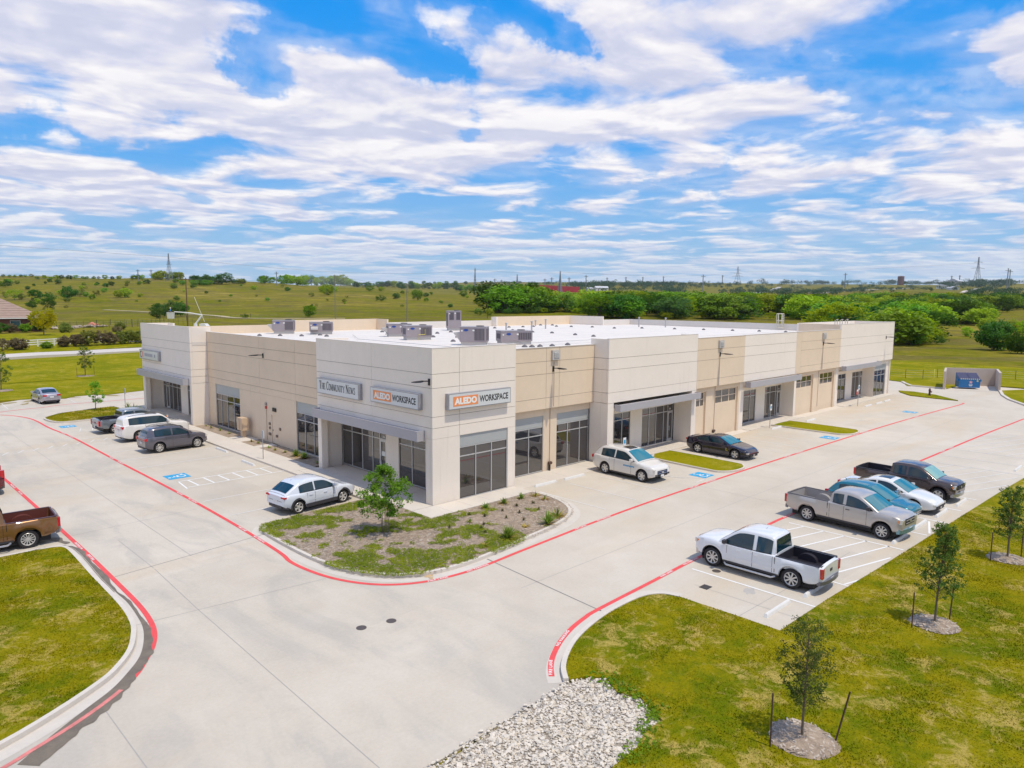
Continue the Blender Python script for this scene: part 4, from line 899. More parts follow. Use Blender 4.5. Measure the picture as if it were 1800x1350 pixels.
# thin gas line laid over the roof on blocks
mb=MB(); mb.tube([(12,11.5,RD+.12),(12.2,26,RD+.12),(16,33,RD+.12)],.02,5); mb.tube([(13,13,RD+.12),(30,12.6,RD+.12)],.02,5); tag(mb.build('gas_line',VENTW),'thin grey gas line running over the white roof','pipe')
# ladder cage behind the far parapet and hooped handrails
LADM=mat('ladder_pale_metal',(.60,.56,.47),.5)
e=E('ladder_cage','pale metal ladder safety cage rising above the far roof edge','ladder',(66.9,13.4,RD))
for rr,z0 in ((0,0),):
    mb=MB()
    for a in (0,60,120,180,240,300): mb.tube([(.42*math.cos(R(a)),.42*math.sin(R(a)),.25),(.42*math.cos(R(a)),.42*math.sin(R(a)),2.1)],.035,5)
    mb.build('upright',LADM,e)
for z in (.35,1.2,2.1):
    mb=MB(); mb.tube([(.42*math.cos(R(a)),.42*math.sin(R(a)),z) for a in range(0,361,30)],.04,5); mb.build('hoop',LADM,e)
mb=MB()
for sx in (-.2,.2): mb.tube([(sx,-.42,0),(sx,-.42,2.0)],.03,5)
mb.build('rail',LADM,e)
for z in (.3,.6,.9,1.2,1.5,1.8):
    mb=MB(); mb.tube([(-.2,-.42,z),(.2,-.42,z)],.02,5); mb.build('rung',LADM,e)
for i,x in enumerate((52.9,54.2,55.6)):
    mb=MB(); mb.tube([(x,1.0,RD),(x,1.0,8.75),(x+.1,.9,8.85),(x+.5,.9,8.85),(x+.6,1.0,8.75),(x+.6,1.0,RD)],.04,6); tag(mb.build('handrail_hoop',LADM),'pale hooped handrail behind the high far parapet','handrail','hooped handrails behind the far parapet')
# ------------------------------------------------------------------ dumpster and its enclosure, hydrant, fences
def dumpster():
    ax,ay=79.0,-5.6
    # enclosure walls run from the pad: back wall parallel to the lot edge
    ENC=mat('enclosure_wall',(.52,.435,.37),.85,var=.05,vs=1)
    e=E('dumpster_enclosure','tan three sided masonry screen around the blue dumpster','enclosure',(0,0,0))
    def w(a,b,h,name='wall'):
        mb=MB(); mb.strip([a,b],.24,0,False,0,h); mb.build(name,ENC,e)
    A=(77.6,-3.0);B=(83.4,-1.6);Cc=(86.6,-6.6);D=(80.6,-8.2)
    w(A,B,2.25); w(B,Cc,2.25,'wall'); w(Cc,D,2.25)
    mb=MB(); mb.poly([(77.4,-3.1),(83.3,-1.8),(86.4,-6.7),(80.5,-8.2)],.012); struct(mb.build('dumpster_pad',SIDEW))
    BL=mat('dumpster_blue',(.012,.155,.40),.45,var=.08,vs=2)
    rot=math.atan2(-8.2+3.0,80.6-77.6)       # opening direction
    d=E('dumpster','blue steel dumpster with ribbed dark lids in the tan enclosure','dumpster',(80.3,-5.1,.02),rot)
    # local: x along the opening, y into the enclosure
    mb=MB(); mb.add([(-1.15,0,.18),(1.15,0,.18),(1.15,1.5,.18),(-1.15,1.5,.18),(-1.15,-.12,1.22),(1.15,-.12,1.22),(1.15,1.5,1.85),(-1.15,1.5,1.85)],[(0,3,2,1),(0,1,5,4),(1,2,6,5),(2,3,7,6),(3,0,4,7)]); mb.build('body',BL,d)
    for sx in (-1,1):
        mb=MB(); mb.box(min(sx*1.17,sx*1.32),max(sx*1.17,sx*1.32),.1,.9,.95,1.2); mb.build('lift_pocket',BL,d)
    for i in (0,1):
        mb=MB(); x0=-1.15+1.17*i; x1=x0+1.13
        for k in range(7):
            a=x0+(x1-x0)*k/7; b=a+(x1-x0)/7; mb.add([(a,-.14,1.25),(a+.09,-.14,1.33),(a+.09,1.5,1.96),(a,1.5,1.88),(b,-.14,1.25),(b,1.5,1.88)],[(0,1,2,3),(1,4,5,2)])
        mb.build('lid',mat('lid_dark',(.10,.10,.17),.5,var=.1),d)
    mb=MB()
    for k in range(10): mb.box(-1.05+.22*k,-.95+.22*k,-.160,-.150,1.21,1.33)
    mb.build('lid_lip',WHT,d)
    st=MB(); star=[]
    for j in range(10):
        a=PI/2+2*PI*j/10; r=.24 if j%2==0 else .12; star.append((r*math.cos(a),r*math.sin(a)))
    st.poly(star,0); o=st.build('star_emblem',mat('emblem_pink',(.78,.42,.45),.5),d); o.matrix_local=Matrix.Translation((.1,-.095,.86))@Matrix.Rotation(PI/2+.09,4,'X')
    mb=MB()
    for z,w_ in ((.50,.42),(.38,.3)): mb.box(.1-w_/2,.1+w_/2,-.088,-.075,z,z+.07)
    mb.build('lettering_band',WHT,d)
    mb=MB(); mb.add([(.82+.11*math.cos(2*PI*j/10),-.118,1.04+.11*math.sin(2*PI*j/10)) for j in range(10)],[tuple(range(10))]); mb.build('sticker',mat('sticker_yellow',(.65,.6,.2),.5),d)
    return d
dumpster()
def hydrant(x,y):
    m=mat('hydrant_dark_red',(.085,.022,.028),.45)
    e=E('fire_hydrant','dark red fire hydrant on the pointed grass island','hydrant',(x,y,.1))
    mb=MB(); mb.lathe([(.17,0),(.17,.06),(.11,.08),(.11,.55),(.15,.57),(.15,.62),(.12,.66),(.07,.78),(.03,.82),(.03,.88),(0,.88)],12); mb.build('barrel',m,e,True)
    for s in (-1,1): mb=MB(); mb.tube([(s*.1,0,.45),(s*.22,0,.45)],.055,8); mb.build('nozzle',m,e)
    mb=MB(); mb.tube([(0,-.1,.42),(0,-.24,.42)],.075,8); mb.build('nozzle',m,e)
hydrant(69.0,-3.8)
e=E('curved_marker','thin yellow flexible marker in the grass beyond the drive','marker',(90.5,1.6,.05)); mb=MB(); mb.tube([(0,0,0),(.02,.01,.4),(.12,.03,.9),(.3,.05,1.3)],.035,5); mb.build('rod',mat('marker_yellow',(.75,.68,.12),.5),e)
def wire_fence(pts,label,h=1.2,wires=4,every=2.6,m=None):
    e=E('wire_fence',label,'fence'); pm=m or mat('fence_post_brown',(.09,.07,.05),.8); tot=[];z=lambda x,y:max(terrain(x,y),0)
    L=sum(math.dist(a,b) for a,b in zip(pts,pts[1:])); n=int(L/every); ps=[at_len(pts,L*i/n*.9999)[0] for i in range(n+1)]
    for i,(x,y) in enumerate(ps):
        mb=MB(); mb.tube([(x,y,z(x,y)-.1),(x,y,z(x,y)+h*(1.12 if i%6 else 1.3))],.035 if i%6 else .08,5); mb.build('post',pm,e)
    for k in range(wires):
        mb=MB(); mb.tube([(x,y,z(x,y)+h*(k+1)/wires) for x,y in ps],.008,3,cap=False); mb.build('wire',STEEL,e)
    return e
wire_fence([(84,44),(86,20),(87.5,3.2),(92.5,.8),(97.5,-5.7),(96,-12),(92,-30)],'low wire fence on brown posts beyond the dumpster')
# ------------------------------------------------------------------ vehicles
def lerp_prof(pr,x):
    if x<=pr[0][0]: return pr[0][1]
    for (a,za),(b,zb) in zip(pr,pr[1:]):
        if x<=b: 
            return za+(zb-za)*(x-a)/max(1e-6,b-a)
    return pr[-1][1]
def smooth_prof(pr,k=4):
    """rounded version of a broken line: corners cut twice"""
    p=list(pr)
    for _ in range(2):
        q=[p[0]]
        for a,b in zip(p,p[1:]): q+= [(a[0]*.8+b[0]*.2,a[1]*.8+b[1]*.2),(a[0]*.2+b[0]*.8,a[1]*.2+b[1]*.8)]
        p=q+[p[-1]]
    return p
def vehicle(name,label,cat,x,y,rot,V,col,sc=1.0,group=None,flake=.0,rough=.25,z=0.0):
    """V: all lengths in metres. x is measured from the rear bumper; local +x is forward"""
    L,Wd,H,wb,fo,r=V['L'],V['W'],V['H'],V['wb'],V['fo'],V['r']; w=Wd/2; sill=V.get('sill',.28); Ra=r*(1.22 if V.get('bed') else 1.16)
    xf=L-fo; xr=xf-wb; x0=xr+wb/2
    body_m=paint('paint_'+name+'_%d'%int(x*10+y*7),col,flake,rough)
    e=E(name,label,cat,(x,y,z),rot,group,sc)
    sh=smooth_prof(V['shoulder']); bed=V.get('bed'); ph=V.get('plan',(.10,.16))
    def plan(xx):
        t=(xx-L/2)/(L/2); a=ph[1] if t>0 else ph[0]; return w*(1-a*abs(t)**3.2)
    st=set([.0,.05,.14,.28,L-.30,L-.15,L-.06,L]); xx=.28
    while xx<L-.3: st.add(round(xx,3)); xx+=.13
    for c in (xr,xf):
        for k in (-1,-.999,-.93,-.8,-.6,-.35,0,.35,.6,.8,.93,.999,1): st.add(round(c+k*Ra,4))
    if bed:
        for b in (bed[0],bed[1]): st.update([round(b-.004,4),round(b+.004,4)])
    st=sorted(st)
    def bottom(xx):
        b=sill+ (.14*max(0,1-xx/.5) + .10*max(0,1-(L-xx)/.5))
        for c in (xr,xf):
            if abs(xx-c)<Ra*.9995: b=max(b,r+math.sqrt(max(0,Ra*Ra-(xx-c)**2)))
        return b
    crown=V.get('crown',.05)
    def section(xx):
        pw=plan(xx); zb=bottom(xx); zs=lerp_prof(sh,xx); ef=min(1,xx/.22); er=min(1,(L-xx)/.26)
        # ends round in plan and in height
        k=min(ef,er); k=1-(1-k)**2
        pw*=(.90+.10*k); zb+= .05*(1-k); zs-= .07*(1-k); h=zs-zb
        flare=(.03 if bed else .018) if any(abs(xx-c)<Ra*1.22 for c in (xr,xf)) else 0
        pts=[(pw*.94,zb),(pw*.992+flare,zb+.10*h),(pw+flare,zb+.45*h),(pw*.995,zb+.74*h),(pw*.970,zs-.035),(pw*.925,zs)]
        if bed and bed[0]<=xx<=bed[1]:
            pts+=[(pw*.90,zs+.005),(pw*.875,zs),(pw*.87,bed[2]),(0,bed[2])]
        else: pts+=[(pw*.80,zs+crown*.45),(pw*.55,zs+crown*.85),(pw*.28,zs+crown),(0,zs+crown*1.03)]
        return pts
    mb=MB(); rows=[]
    for xx in st:
        s=section(xx); s2=[(xx,p[0],p[1]) for p in s]+[(xx,-p[0],p[1]) for p in reversed(s[:-1])]; rows.append(s2)
    # bow the bumpers: push the end rows out at mid height
    n=len(rows[0]); vs=[(p[0]-x0,p[1],p[2]) for rw in rows for p in rw]; fs=[]
    for i in range(len(rows)-1):
        for j in range(n-1): fs.append((i*n+j,i*n+j+1,(i+1)*n+j+1,(i+1)*n+j))
    fs.append(tuple(range(n))[::-1]); fs.append(tuple((len(rows)-1)*n+j for j in range(n)))
    mb.add(vs,fs); body=mb.build('body',body_m,e,True,sharp=38)
    # ---- cabin
    cp=smooth_prof(V['cabin']); ca,cb=cp[0][0],cp[-1][0]; kk=V.get('tumble',.34); belt=V['belt']
    zb_=lambda xx: min(lerp_prof(sh,xx)+.0,99)-.03
    wbelt=lambda xx: plan(xx)*.945*(1-V.get('ctaper',.10)*max(0,(1-(xx-ca)/max(.01,(cb-ca)*.35)))**2*.8)
    def zc(xx): return lerp_prof(cp,xx)
    def ye(xx): return wbelt(xx)-kk*max(0,zc(xx)-.05-zb_(xx))
    cst=sorted(set([round(ca+(cb-ca)*i/30,3) for i in range(31)]+[round(p[0],3) for p in cp]))
    def csec(xx):
        z0=zb_(xx); zt=zc(xx); y1=ye(xx); ze=max(z0,zt-.06)
        pts=[(wbelt(xx),z0),((wbelt(xx)+y1)/2,(z0+ze)/2),(y1+.012,ze-.02 if ze-.02>z0 else z0),(y1-.02,max(z0,zt-.030)),(y1-.10,max(z0,zt-.010)),(y1*.5,zt+.012),(0,zt+.022)]
        return pts
    mb=MB(); rows=[]
    for xx in cst:
        s=csec(xx); rows.append([(xx-x0,p[0],p[1]) for p in s]+[(xx-x0,-p[0],p[1]) for p in reversed(s[:-1])])
    n=len(rows[0]); fs=[]
    for i in range(len(rows)-1):
        for j in range(n-1): fs.append((i*n+j,i*n+j+1,(i+1)*n+j+1,(i+1)*n+j))
    fs.append(tuple(range(n))[::-1]); mb.add([p for rw in rows for p in rw],fs); roofm=body_m if not V.get('roof_m') else V['roof_m']
    mb.build('cabin',roofm,e,True,sharp=50)
    # ---- side windows: strips of glass standing just proud of the cabin side
    gb,gt=V.get('glass_margin',(.07,.10))
    for (a,b) in V['windows']:
        for s in (-1,1):
            m2=MB(); cols=12; vv=[]
            for i in range(cols+1):
                xx=a+(b-a)*i/cols; z0=zb_(xx)+gb; zt=max(z0+.005,zc(xx)-gt)
                for zz in (z0,(z0+zt)/2,zt):
                    t=(zz-zb_(xx)); yy=wbelt(xx)-kk*t+.016; vv.append((xx-x0,s*yy,zz))
            ff=[]
            for i in range(cols):
                for j in (0,1): q=(i*3+j,i*3+j+1,(i+1)*3+j+1,(i+1)*3+j); ff.append(q if s<0 else q[::-1])
            m2.add(vv,ff); m2.build('side_window',CGLASS,e,True)
    def top_patch(nm,a,b,s0,s1,m,lift=.014,nx=8,ny=8,tap=0):
        m2=MB(); vv=[]
        for i in range(nx+1):
            xx=a+(b-a)*i/nx
            for j in range(ny+1):
                t=s0+(s1-s0)*j/ny; yy=(ye(xx)-.035)*t; zz=zc(xx)+.022-.034*abs(t)**2.2
                sl=(zc(xx+.02)-zc(xx-.02))/.04; nn=Vector((-sl,0,1)).normalized()*lift; vv.append((xx-x0+nn.x,yy,zz+nn.z))
        ff=[(i*(ny+1)+j,(i+1)*(ny+1)+j,(i+1)*(ny+1)+j+1,i*(ny+1)+j+1) for i in range(nx) for j in range(ny)]
        m2.add(vv,ff); return m2.build(nm,m,e,True)
    ws=V['windshield']; top_patch('windshield',ws[0],ws[1],-.93,.93,V.get('ws_m',WSHIELD))
    if 'rearglass' in V: rg=V['rearglass']; top_patch('rear_window',rg[0],rg[1],-.88,.88,CGLASS)
    if V.get('sunroof'): a,b=V['sunroof']; top_patch('sunroof',a,b,-.55,.55,mat('sunroof_glass',(.02,.022,.03),.05,ior=1.8),.012,3,3)
    if bed:
        # back wall of the cab is glass above the bed
        m2=MB(); xx=ca; z0=zb_(xx)+.06; zt=V['H']-.14; yb=wbelt(xx)-.12
        m2.add([(ca-x0-.006,-yb,z0),(ca-x0-.006,yb,z0),(ca-x0+.055,yb-.10,zt),(ca-x0+.055,-yb+.10,zt)],[(0,3,2,1)]); m2.build('rear_window',CGLASS,e)
        lin=mat(V.get('liner','bed_liner_black'),V.get('liner_c',(.022,.02,.03)),.55)
        m2=MB(); fl=bed[2]+.012; a,b=bed[0]-x0+.02,bed[1]-x0-.02; yb=plan(bed[0]+.6)*.862; zr=lerp_prof(sh,bed[0]+.5)
        m2.add([(a,-yb,fl),(b,-yb,fl),(b,yb,fl),(a,yb,fl)],[(0,1,2,3)])
        m2.add([(a,yb,fl),(b,yb,fl),(b,yb,zr-.02),(a,yb,zr-.02)],[(0,1,2,3)]); m2.add([(a,-yb,fl),(b,-yb,fl),(b,-yb,zr-.02),(a,-yb,zr-.02)],[(0,3,2,1)])
        m2.add([(b,-yb,fl),(b,yb,fl),(b,yb,zr-.02),(b,-yb,zr-.02)],[(0,3,2,1)]); m2.add([(a,-yb,fl),(a,yb,fl),(a,yb,zr-.02),(a,-yb,zr-.02)],[(0,1,2,3)])
        for i in range(9): yy=-yb+.12+i*(2*yb-.24)/8; m2.box(a,b,yy-.025,yy+.025,fl+.001,fl+.018)
        m2.build('bed_liner',lin,e)
        for s in (-1,1):
            m2=MB(); pts=[(xr-x0+.42*math.cos(R(q)),fl+.32*math.sin(R(q))) for q in range(0,181,20)]; yi,yo=s*(yb-.22),s*(yb-.003)
            m2.add([(p[0],yi,p[1]) for p in pts]+[(p[0],yo,p[1]) for p in pts],[(i,i+1,i+1+len(pts),i+len(pts)) if s<0 else (i+len(pts),i+1+len(pts),i+1,i) for i in range(len(pts)-1)]+[tuple(range(len(pts)))]); m2.build('wheel_housing',lin,e,True,sharp=50)
        # rail caps and tailgate cap
        m2=MB(); yr_=plan(bed[0]+.8)
        for s in (-1,1): m2.box(a-.02,b+.02,min(s*yr_*.87,s*yr_*.955),max(s*yr_*.87,s*yr_*.955),zr-.005,zr+.018)
        m2.box(a-.07,a+.012,-yr_*.86,yr_*.86,zr-.005,zr+.018); m2.build('rail_cap',(V.get('cap_m') or mat('rail_cap_black',(.03,.028,.035),.5)),e)
        m2=MB(); m2.box(bed[1]-x0-.012,bed[1]-x0+.0+.012,-yr_-.003,-yr_+.006,sill+.12,zr-.03); m2.box(bed[1]-x0-.012,bed[1]-x0+.012,yr_-.006,yr_+.003,sill+.12,zr-.03); m2.build('cab_gap',DARK,e)
        m2=MB(); zt=lerp_prof(sh,.1); m2.box(-x0-.012,-x0-.002,-.12,.12,zt-.34,zt-.22); m2.build('tailgate_handle',PLAST,e)
    # ---- door lines, handles, trim
    for dx in V['doors']:
        for s in (-1,1):
            m2=MB()
            z1=lerp_prof(sh,dx); pw=plan(dx); zb=bottom(dx)
            h=z1-zb; P=[(dx,s*(pw*.994+.003),zb+.10*h),(dx,s*(pw+.004),zb+.45*h),(dx,s*(pw*.997+.003),zb+.74*h),(dx,s*(pw*.973+.003),z1-.035)]
            for p,q in zip(P,P[1:]):
                m2.add([(p[0]-x0-.007,p[1],p[2]),(p[0]-x0+.007,p[1],p[2]),(q[0]-x0+.007,q[1],q[2]),(q[0]-x0-.007,q[1],q[2])],[(0,1,2,3) if s<0 else (3,2,1,0)])
            m2.build('door_gap',DARK,e)
    for hx in V['handles']:
        for s in (-1,1):
            m2=MB(); pw=plan(hx); zz=lerp_prof(sh,hx)-.16; m2.obox((hx-x0,s*(pw*.993+.014),zz),(.19,.028,.032)); m2.build('door_handle',(V.get('handle_m') or body_m),e)
    for s in (-1,1):
        m2=MB(); a,b=xr+Ra+.03,xf-Ra-.03; m2.box(a-x0,b-x0,min(s*(w*.93),s*(w*.985)),max(s*(w*.93),s*(w*.985)),sill-.03,sill+.05); m2.build('rocker',V.get('rock_m',PLAST),e)
        # wheel-arch liner
        for c in (xr,xf):
            m2=MB()
            A=[(c-x0+(Ra+.003)*math.cos(R(q)),r+(Ra+.003)*math.sin(R(q))) for q in range(-10,191,20)]; yi,yo=s*(w-.34),s*(w*.955)
            m2.add([(p[0],yi,p[1]) for p in A]+[(p[0],yo,p[1]) for p in A],[((i,i+1,i+1+len(A),i+len(A))) for i in range(len(A)-1)]+[tuple(range(len(A)))])
            m2.build('wheel_well',DARK,e)
        if V.get('cladding'):
            m2=MB()
            for c in (xr,xf):
                A=[R(q) for q in range(-8,189,14)]; pw=plan(c)
                inn=[(c-x0+(Ra-.012)*math.cos(q),r+(Ra-.012)*math.sin(q)) for q in A]; out=[(c-x0+(Ra+.085)*math.cos(q),r+(Ra+.085)*math.sin(q)) for q in A]
                yy=s*(pw+.022); m2.add([(p[0],yy,p[1]) for p in inn]+[(p[0],yy-s*.006,p[1]) for p in out],[(i,i+1,i+1+len(A),i+len(A)) if s<0 else (i+len(A),i+1+len(A),i+1,i) for i in range(len(A)-1)])
            a,b=xr+Ra,xf-Ra; m2.box(a-x0,b-x0,min(s*w*.97,s*(w+.014)),max(s*w*.97,s*(w+.014)),sill-.02,sill+.15); m2.build('arch_cladding',PLAST,e,True)
        # mirrors
        mx=V['mirror']; m2=MB(); pw=wbelt(mx); zz=lerp_prof(sh,mx)+.10; m2.obox((mx-x0,s*(pw+.13),zz+.02),(.13,.20,.16 if bed else .13),s*-.15); m2.obox((mx-x0+.02,s*(pw+.02),zz-.03),(.07,.12,.05)); m2.build('wing_mirror',(V.get('mir_m') or body_m),e)
    m2=MB(); m2.box(-x0+.35,L-x0-.35,-w*.80,w*.80,.20,sill+.22); m2.build('underbody',DARK,e)
    # ---- lamps, grille, bumpers, plates
    zt=lerp_prof(sh,.12); zf=lerp_prof(sh,L-.12)
    for s in (-1,1):
        a=V['tail']; m2=MB(); pw=plan(.1)*.93; y0,y1=pw-a[0]+.03,pw+.028; m2.obox(((.035 if bed else .085)-x0,s*(y0+y1)/2,(a[1]+a[2])/2),(a[3],y1-y0,a[2]-a[1]),0); m2.build('tail_light',TAIL,e)
        a=V['head']; pw=plan(L-.15)*.94; y0,y1=pw-a[0]+.02,pw+.02; m2=MB(); m2.obox((L-x0-.17 if not bed else L-x0-.09,s*(y0+y1)/2,(a[1]+a[2])/2),(a[3],y1-y0,a[2]-a[1]),s*(-.22 if not bed else -.08)); hl=m2.build('headlight',HEADL,e)
        if V.get('amber',True): m2=MB(); m2.obox((L-x0-.12-a[3]/2+.05,s*(y1+.006),(a[1]+a[2])/2),(.10,.02,(a[2]-a[1])*.6),s*-.10); m2.build('side_marker',AMBER,e)
    g=V['grille']; m2=MB(); m2.box(L-x0-.06,L-x0+.020,-g[0],g[0],g[1],g[2]); gr=m2.build('grille',V.get('grille_m',DARK),e)
    m2=MB()
    for k in range(V.get('bars',2)): zz=g[1]+(g[2]-g[1])*(k+.5)/V.get('bars',2); m2.box(L-x0+.021,L-x0+.034,-g[0]*.96,g[0]*.96,zz-.022,zz+.022)
    m2.build('grille_bar',V.get('bar_m',CHROME),e)
    m2=MB(); m2.box(L-x0+.036,L-x0+.046,-.10,.10,(g[1]+g[2])/2-.05,(g[1]+g[2])/2+.05); m2.build('badge',V.get('badge_m',CHROME),e)
    def bumper(nm,front,zz0,zz1,m,out=.06):
        m2=MB(); xx=L if front else 0; d=1 if front else -1; N=9; vv=[]
        for i in range(N):
            t=-1+2*i/(N-1); yy=t*plan(xx-d*.2)*.97; px=xx+d*(out-.16*abs(t)**3)-x0
            vv+=[(px-d*.14,yy,zz0),(px,yy,zz0+.02),(px,yy,zz1-.03),(px-d*.16,yy,zz1)]
        ff=[]
        for i in range(N-1):
            for j in range(3): q=(i*4+j,i*4+j+1,(i+1)*4+j+1,(i+1)*4+j); ff.append(q if d<0 else q[::-1])
        ff+=[(0,1,2,3),tuple((N-1)*4+j for j in (3,2,1,0))]; m2.add(vv,ff); m2.build(nm,m,e,True,sharp=50)
    bf=V.get('bumper_f'); br=V.get('bumper_r')
    if not bed:
        m2=MB(); m2.box(L-x0-.05,L-x0+.008,-w*.52,w*.52,sill+.10,sill+.22); m2.build('lower_intake',DARK,e)
        m2=MB(); m2.box(-x0-.012,-x0+.05,-w*.60,w*.60,sill+.06,sill+.20); m2.build('rear_diffuser',PLAST,e)
        for s in (-1,1):
            m2=MB(); yy=s*plan(L-.1)*.70; m2.obox((L-x0-.02,yy,sill+.20),(.06,.22,.10),s*-.2); m2.build('fog_lamp_bay',PLAST,e)
        m2=MB(); zz=lerp_prof(sh,.3)-.30; m2.box(-x0-.008,-x0+.0,-w*.62,w*.62,zz-.006,zz+.006); m2.build('hatch_gap',DARK,e)
    for s in (-1,1):
        # chrome or body strip low on the doors
        m2=MB(); a,b=xr+Ra+.1,xf-Ra-.1; N=8
        P=[(a+(b-a)*i/N,s*(plan(a+(b-a)*i/N)+.006),sill+.30) for i in range(N+1)]
        for p,q in zip(P,P[1:]): m2.add([(p[0]-x0,p[1],p[2]-.018),(q[0]-x0,q[1],q[2]-.018),(q[0]-x0,q[1],q[2]+.018),(p[0]-x0,p[1],p[2]+.018)],[(0,1,2,3) if s<0 else (3,2,1,0)])
        m2.build('side_moulding',V.get('mould_m') or body_m,e)
        if V.get('trim',True):
            # dark strip under the side glass
            m2=MB(); a,b=V['windows'][0][0],V['windows'][-1][1]
            for i in range(10):
                p0=a+(b-a)*i/10; p1=a+(b-a)*(i+1)/10; q=[]
                for xx in (p0,p1): q.append((xx-x0,s*(wbelt(xx)-kk*.045+.020),zb_(xx)+.035)); q.append((xx-x0,s*(wbelt(xx)-kk*.07+.020),zb_(xx)+.065))
                m2.add(q,[(0,2,3,1) if s<0 else (1,3,2,0)])
            m2.build('window_trim',V.get('trim_m') or BLACK,e)
    if bf: bumper('front_bumper',True,*bf)
    if br: bumper('rear_bumper',False,*br)
    m2=MB(); zz=V.get('platez',(.5,.62)); m2.box(-x0-.075 if bed else -x0-.012,-x0-.006 if not bed else -x0-.065,-.16,.16,zz[0]-.06,zz[0]+.07); m2.build('rear_plate',PLATE,e)
    m2=MB(); m2.box(L-x0+(.062 if bf else .006),L-x0+(.07 if bf else .018),-.15,.15,zz[1]-.17,zz[1]-.05); m2.build('front_plate',PLATE,e)
    if V.get('rails'):
        for s in (-1,1):
            a,b=V['rails']; m2=MB(); m2.tube([(a+(b-a)*i/6-x0,s*(ye(a+(b-a)*i/6)-.05),zc(a+(b-a)*i/6)+(.05 if 0<i<6 else .0)) for i in range(7)],.018,6); m2.build('roof_rail',V.get('rail_m',PLAST),e,True)
    if V.get('steps'):
        for s in (-1,1):
            m2=MB(); a,b=xr+Ra+.15,xf-Ra-.1; m2.tube([(a-x0,s*(w-.02),sill-.06),(a+.12-x0,s*(w+.09),sill-.1),(b-.12-x0,s*(w+.09),sill-.1),(b-x0,s*(w-.02),sill-.06)],.045,8); m2.build('running_board',CHROME,e,True)
    if V.get('antenna'): m2=MB(); ax=V['antenna']; m2.tube([(ax-x0,0,zc(ax)+.01),(ax-x0-.10,0,zc(ax)+.09)],.03,5,.008); m2.build('antenna_fin',body_m,e)
    # ---- wheels
    tm=MB(); tw=V.get('tw',.24); tm.lathe([(r*.66,-tw/2+.01),(r*.90,-tw/2),(r*.985,-tw/2+.03),(r,-tw/4),(r,tw/4),(r*.985,tw/2-.03),(r*.90,tw/2),(r*.66,tw/2-.01)],28,axis='Y')
    rim_m=V.get('rim_m',RIM); ns=V.get('spokes',5)
    T=None
    for c in (xr,xf):
        for s in (-1,1):
            if T is None: T=tm.build('wheel',TYRE,e,True,sharp=45); wt=T
            else: wt=T.copy(); C.objects.link(wt)
            wt.parent=e; wt.location=(c-x0,s*(w-tw/2-.035),r); wt.rotation_euler=(0,.2*c,0 if s<0 else PI)
            dm=MB(); dm.lathe([(r*.67,-tw*.10),(0,-tw*.06)],20,axis='Y')
            if s==-1 and c==xr:
                rm=MB(); rm.lathe([(r*.60,-tw/2+.035),(r*.66,-tw/2+.0),(r*.695,-tw/2+.012),(r*.66,-tw/2+.03)],24,axis='Y'); rm.lathe([(0,-tw/2+.02),(r*.13,-tw/2+.022),(r*.15,-tw/2+.06)],12,axis='Y')
                for q in range(ns):
                    a=2*PI*q/ns; wd=r*(.52/ns if ns>6 else .12)
                    ca_,sa_=math.cos(a),math.sin(a); pts=[]
                    for (rr,ww,yy) in ((r*.10,wd*.9,-tw/2+.03),(r*.64,wd*1.25,-tw/2+.02)):
                        for sg in (-1,1): pts.append((rr*ca_-sg*ww*sa_,yy,rr*sa_+sg*ww*ca_)); pts.append((rr*ca_-sg*ww*sa_,yy+.05,rr*sa_+sg*ww*ca_))
                    rm.add(pts,[(0,2,6,4),(0,4,5,1),(2,3,7,6)])
                RMo=rm.build('rim',rim_m,wt,True,sharp=30); HBo=dm.build('brake_disc',DARK,wt)
            else:
                for q in (RMo,HBo): k=q.copy(); C.objects.link(k); k.parent=wt
    return e
def pickup(L,W,H,wb,fo,r,cabr,cabf,hood,bedz=.78,beltz=1.22,**k):
    V=dict(L=L,W=W,H=H,wb=wb,fo=fo,r=r,sill=.43,belt=beltz,
      shoulder=[(0,beltz+.02),(cabr,beltz+.02),(cabf+.55,beltz),(cabf+.9,hood),(L-.25,hood-.06),(L,hood-.16)],
      cabin=[(cabr,beltz),(cabr+.05,H-.22),(cabr+.2,H-.03),(cabr+.9,H),(cabf-.55,H-.02),(cabf-.15,H-.10),(cabf+.72,beltz+.03)],
      bed=(.12,cabr-.03,bedz),windshield=(cabf-.08,cabf+.66),plan=(.02,.10),tumble=.26,crown=.07,glass_margin=(.05,.14),
      mirror=cabf+.35,tail=(.19,beltz-.46,beltz-.05,.12),head=(.30,hood-.36,hood-.16,.16),grille=(.50,hood-.44,hood-.16),bars=2,
      bumper_f=(.42,.66,CHROME,.08),bumper_r=(.46,.66,mat('step_bumper_grey',(.16,.16,.18),.35,.5),.12),handle_m=None,tw=.27,platez=(.58,.70))
    V['handle_m']=k.get('handle_m',PLAST); V.update(k); return V
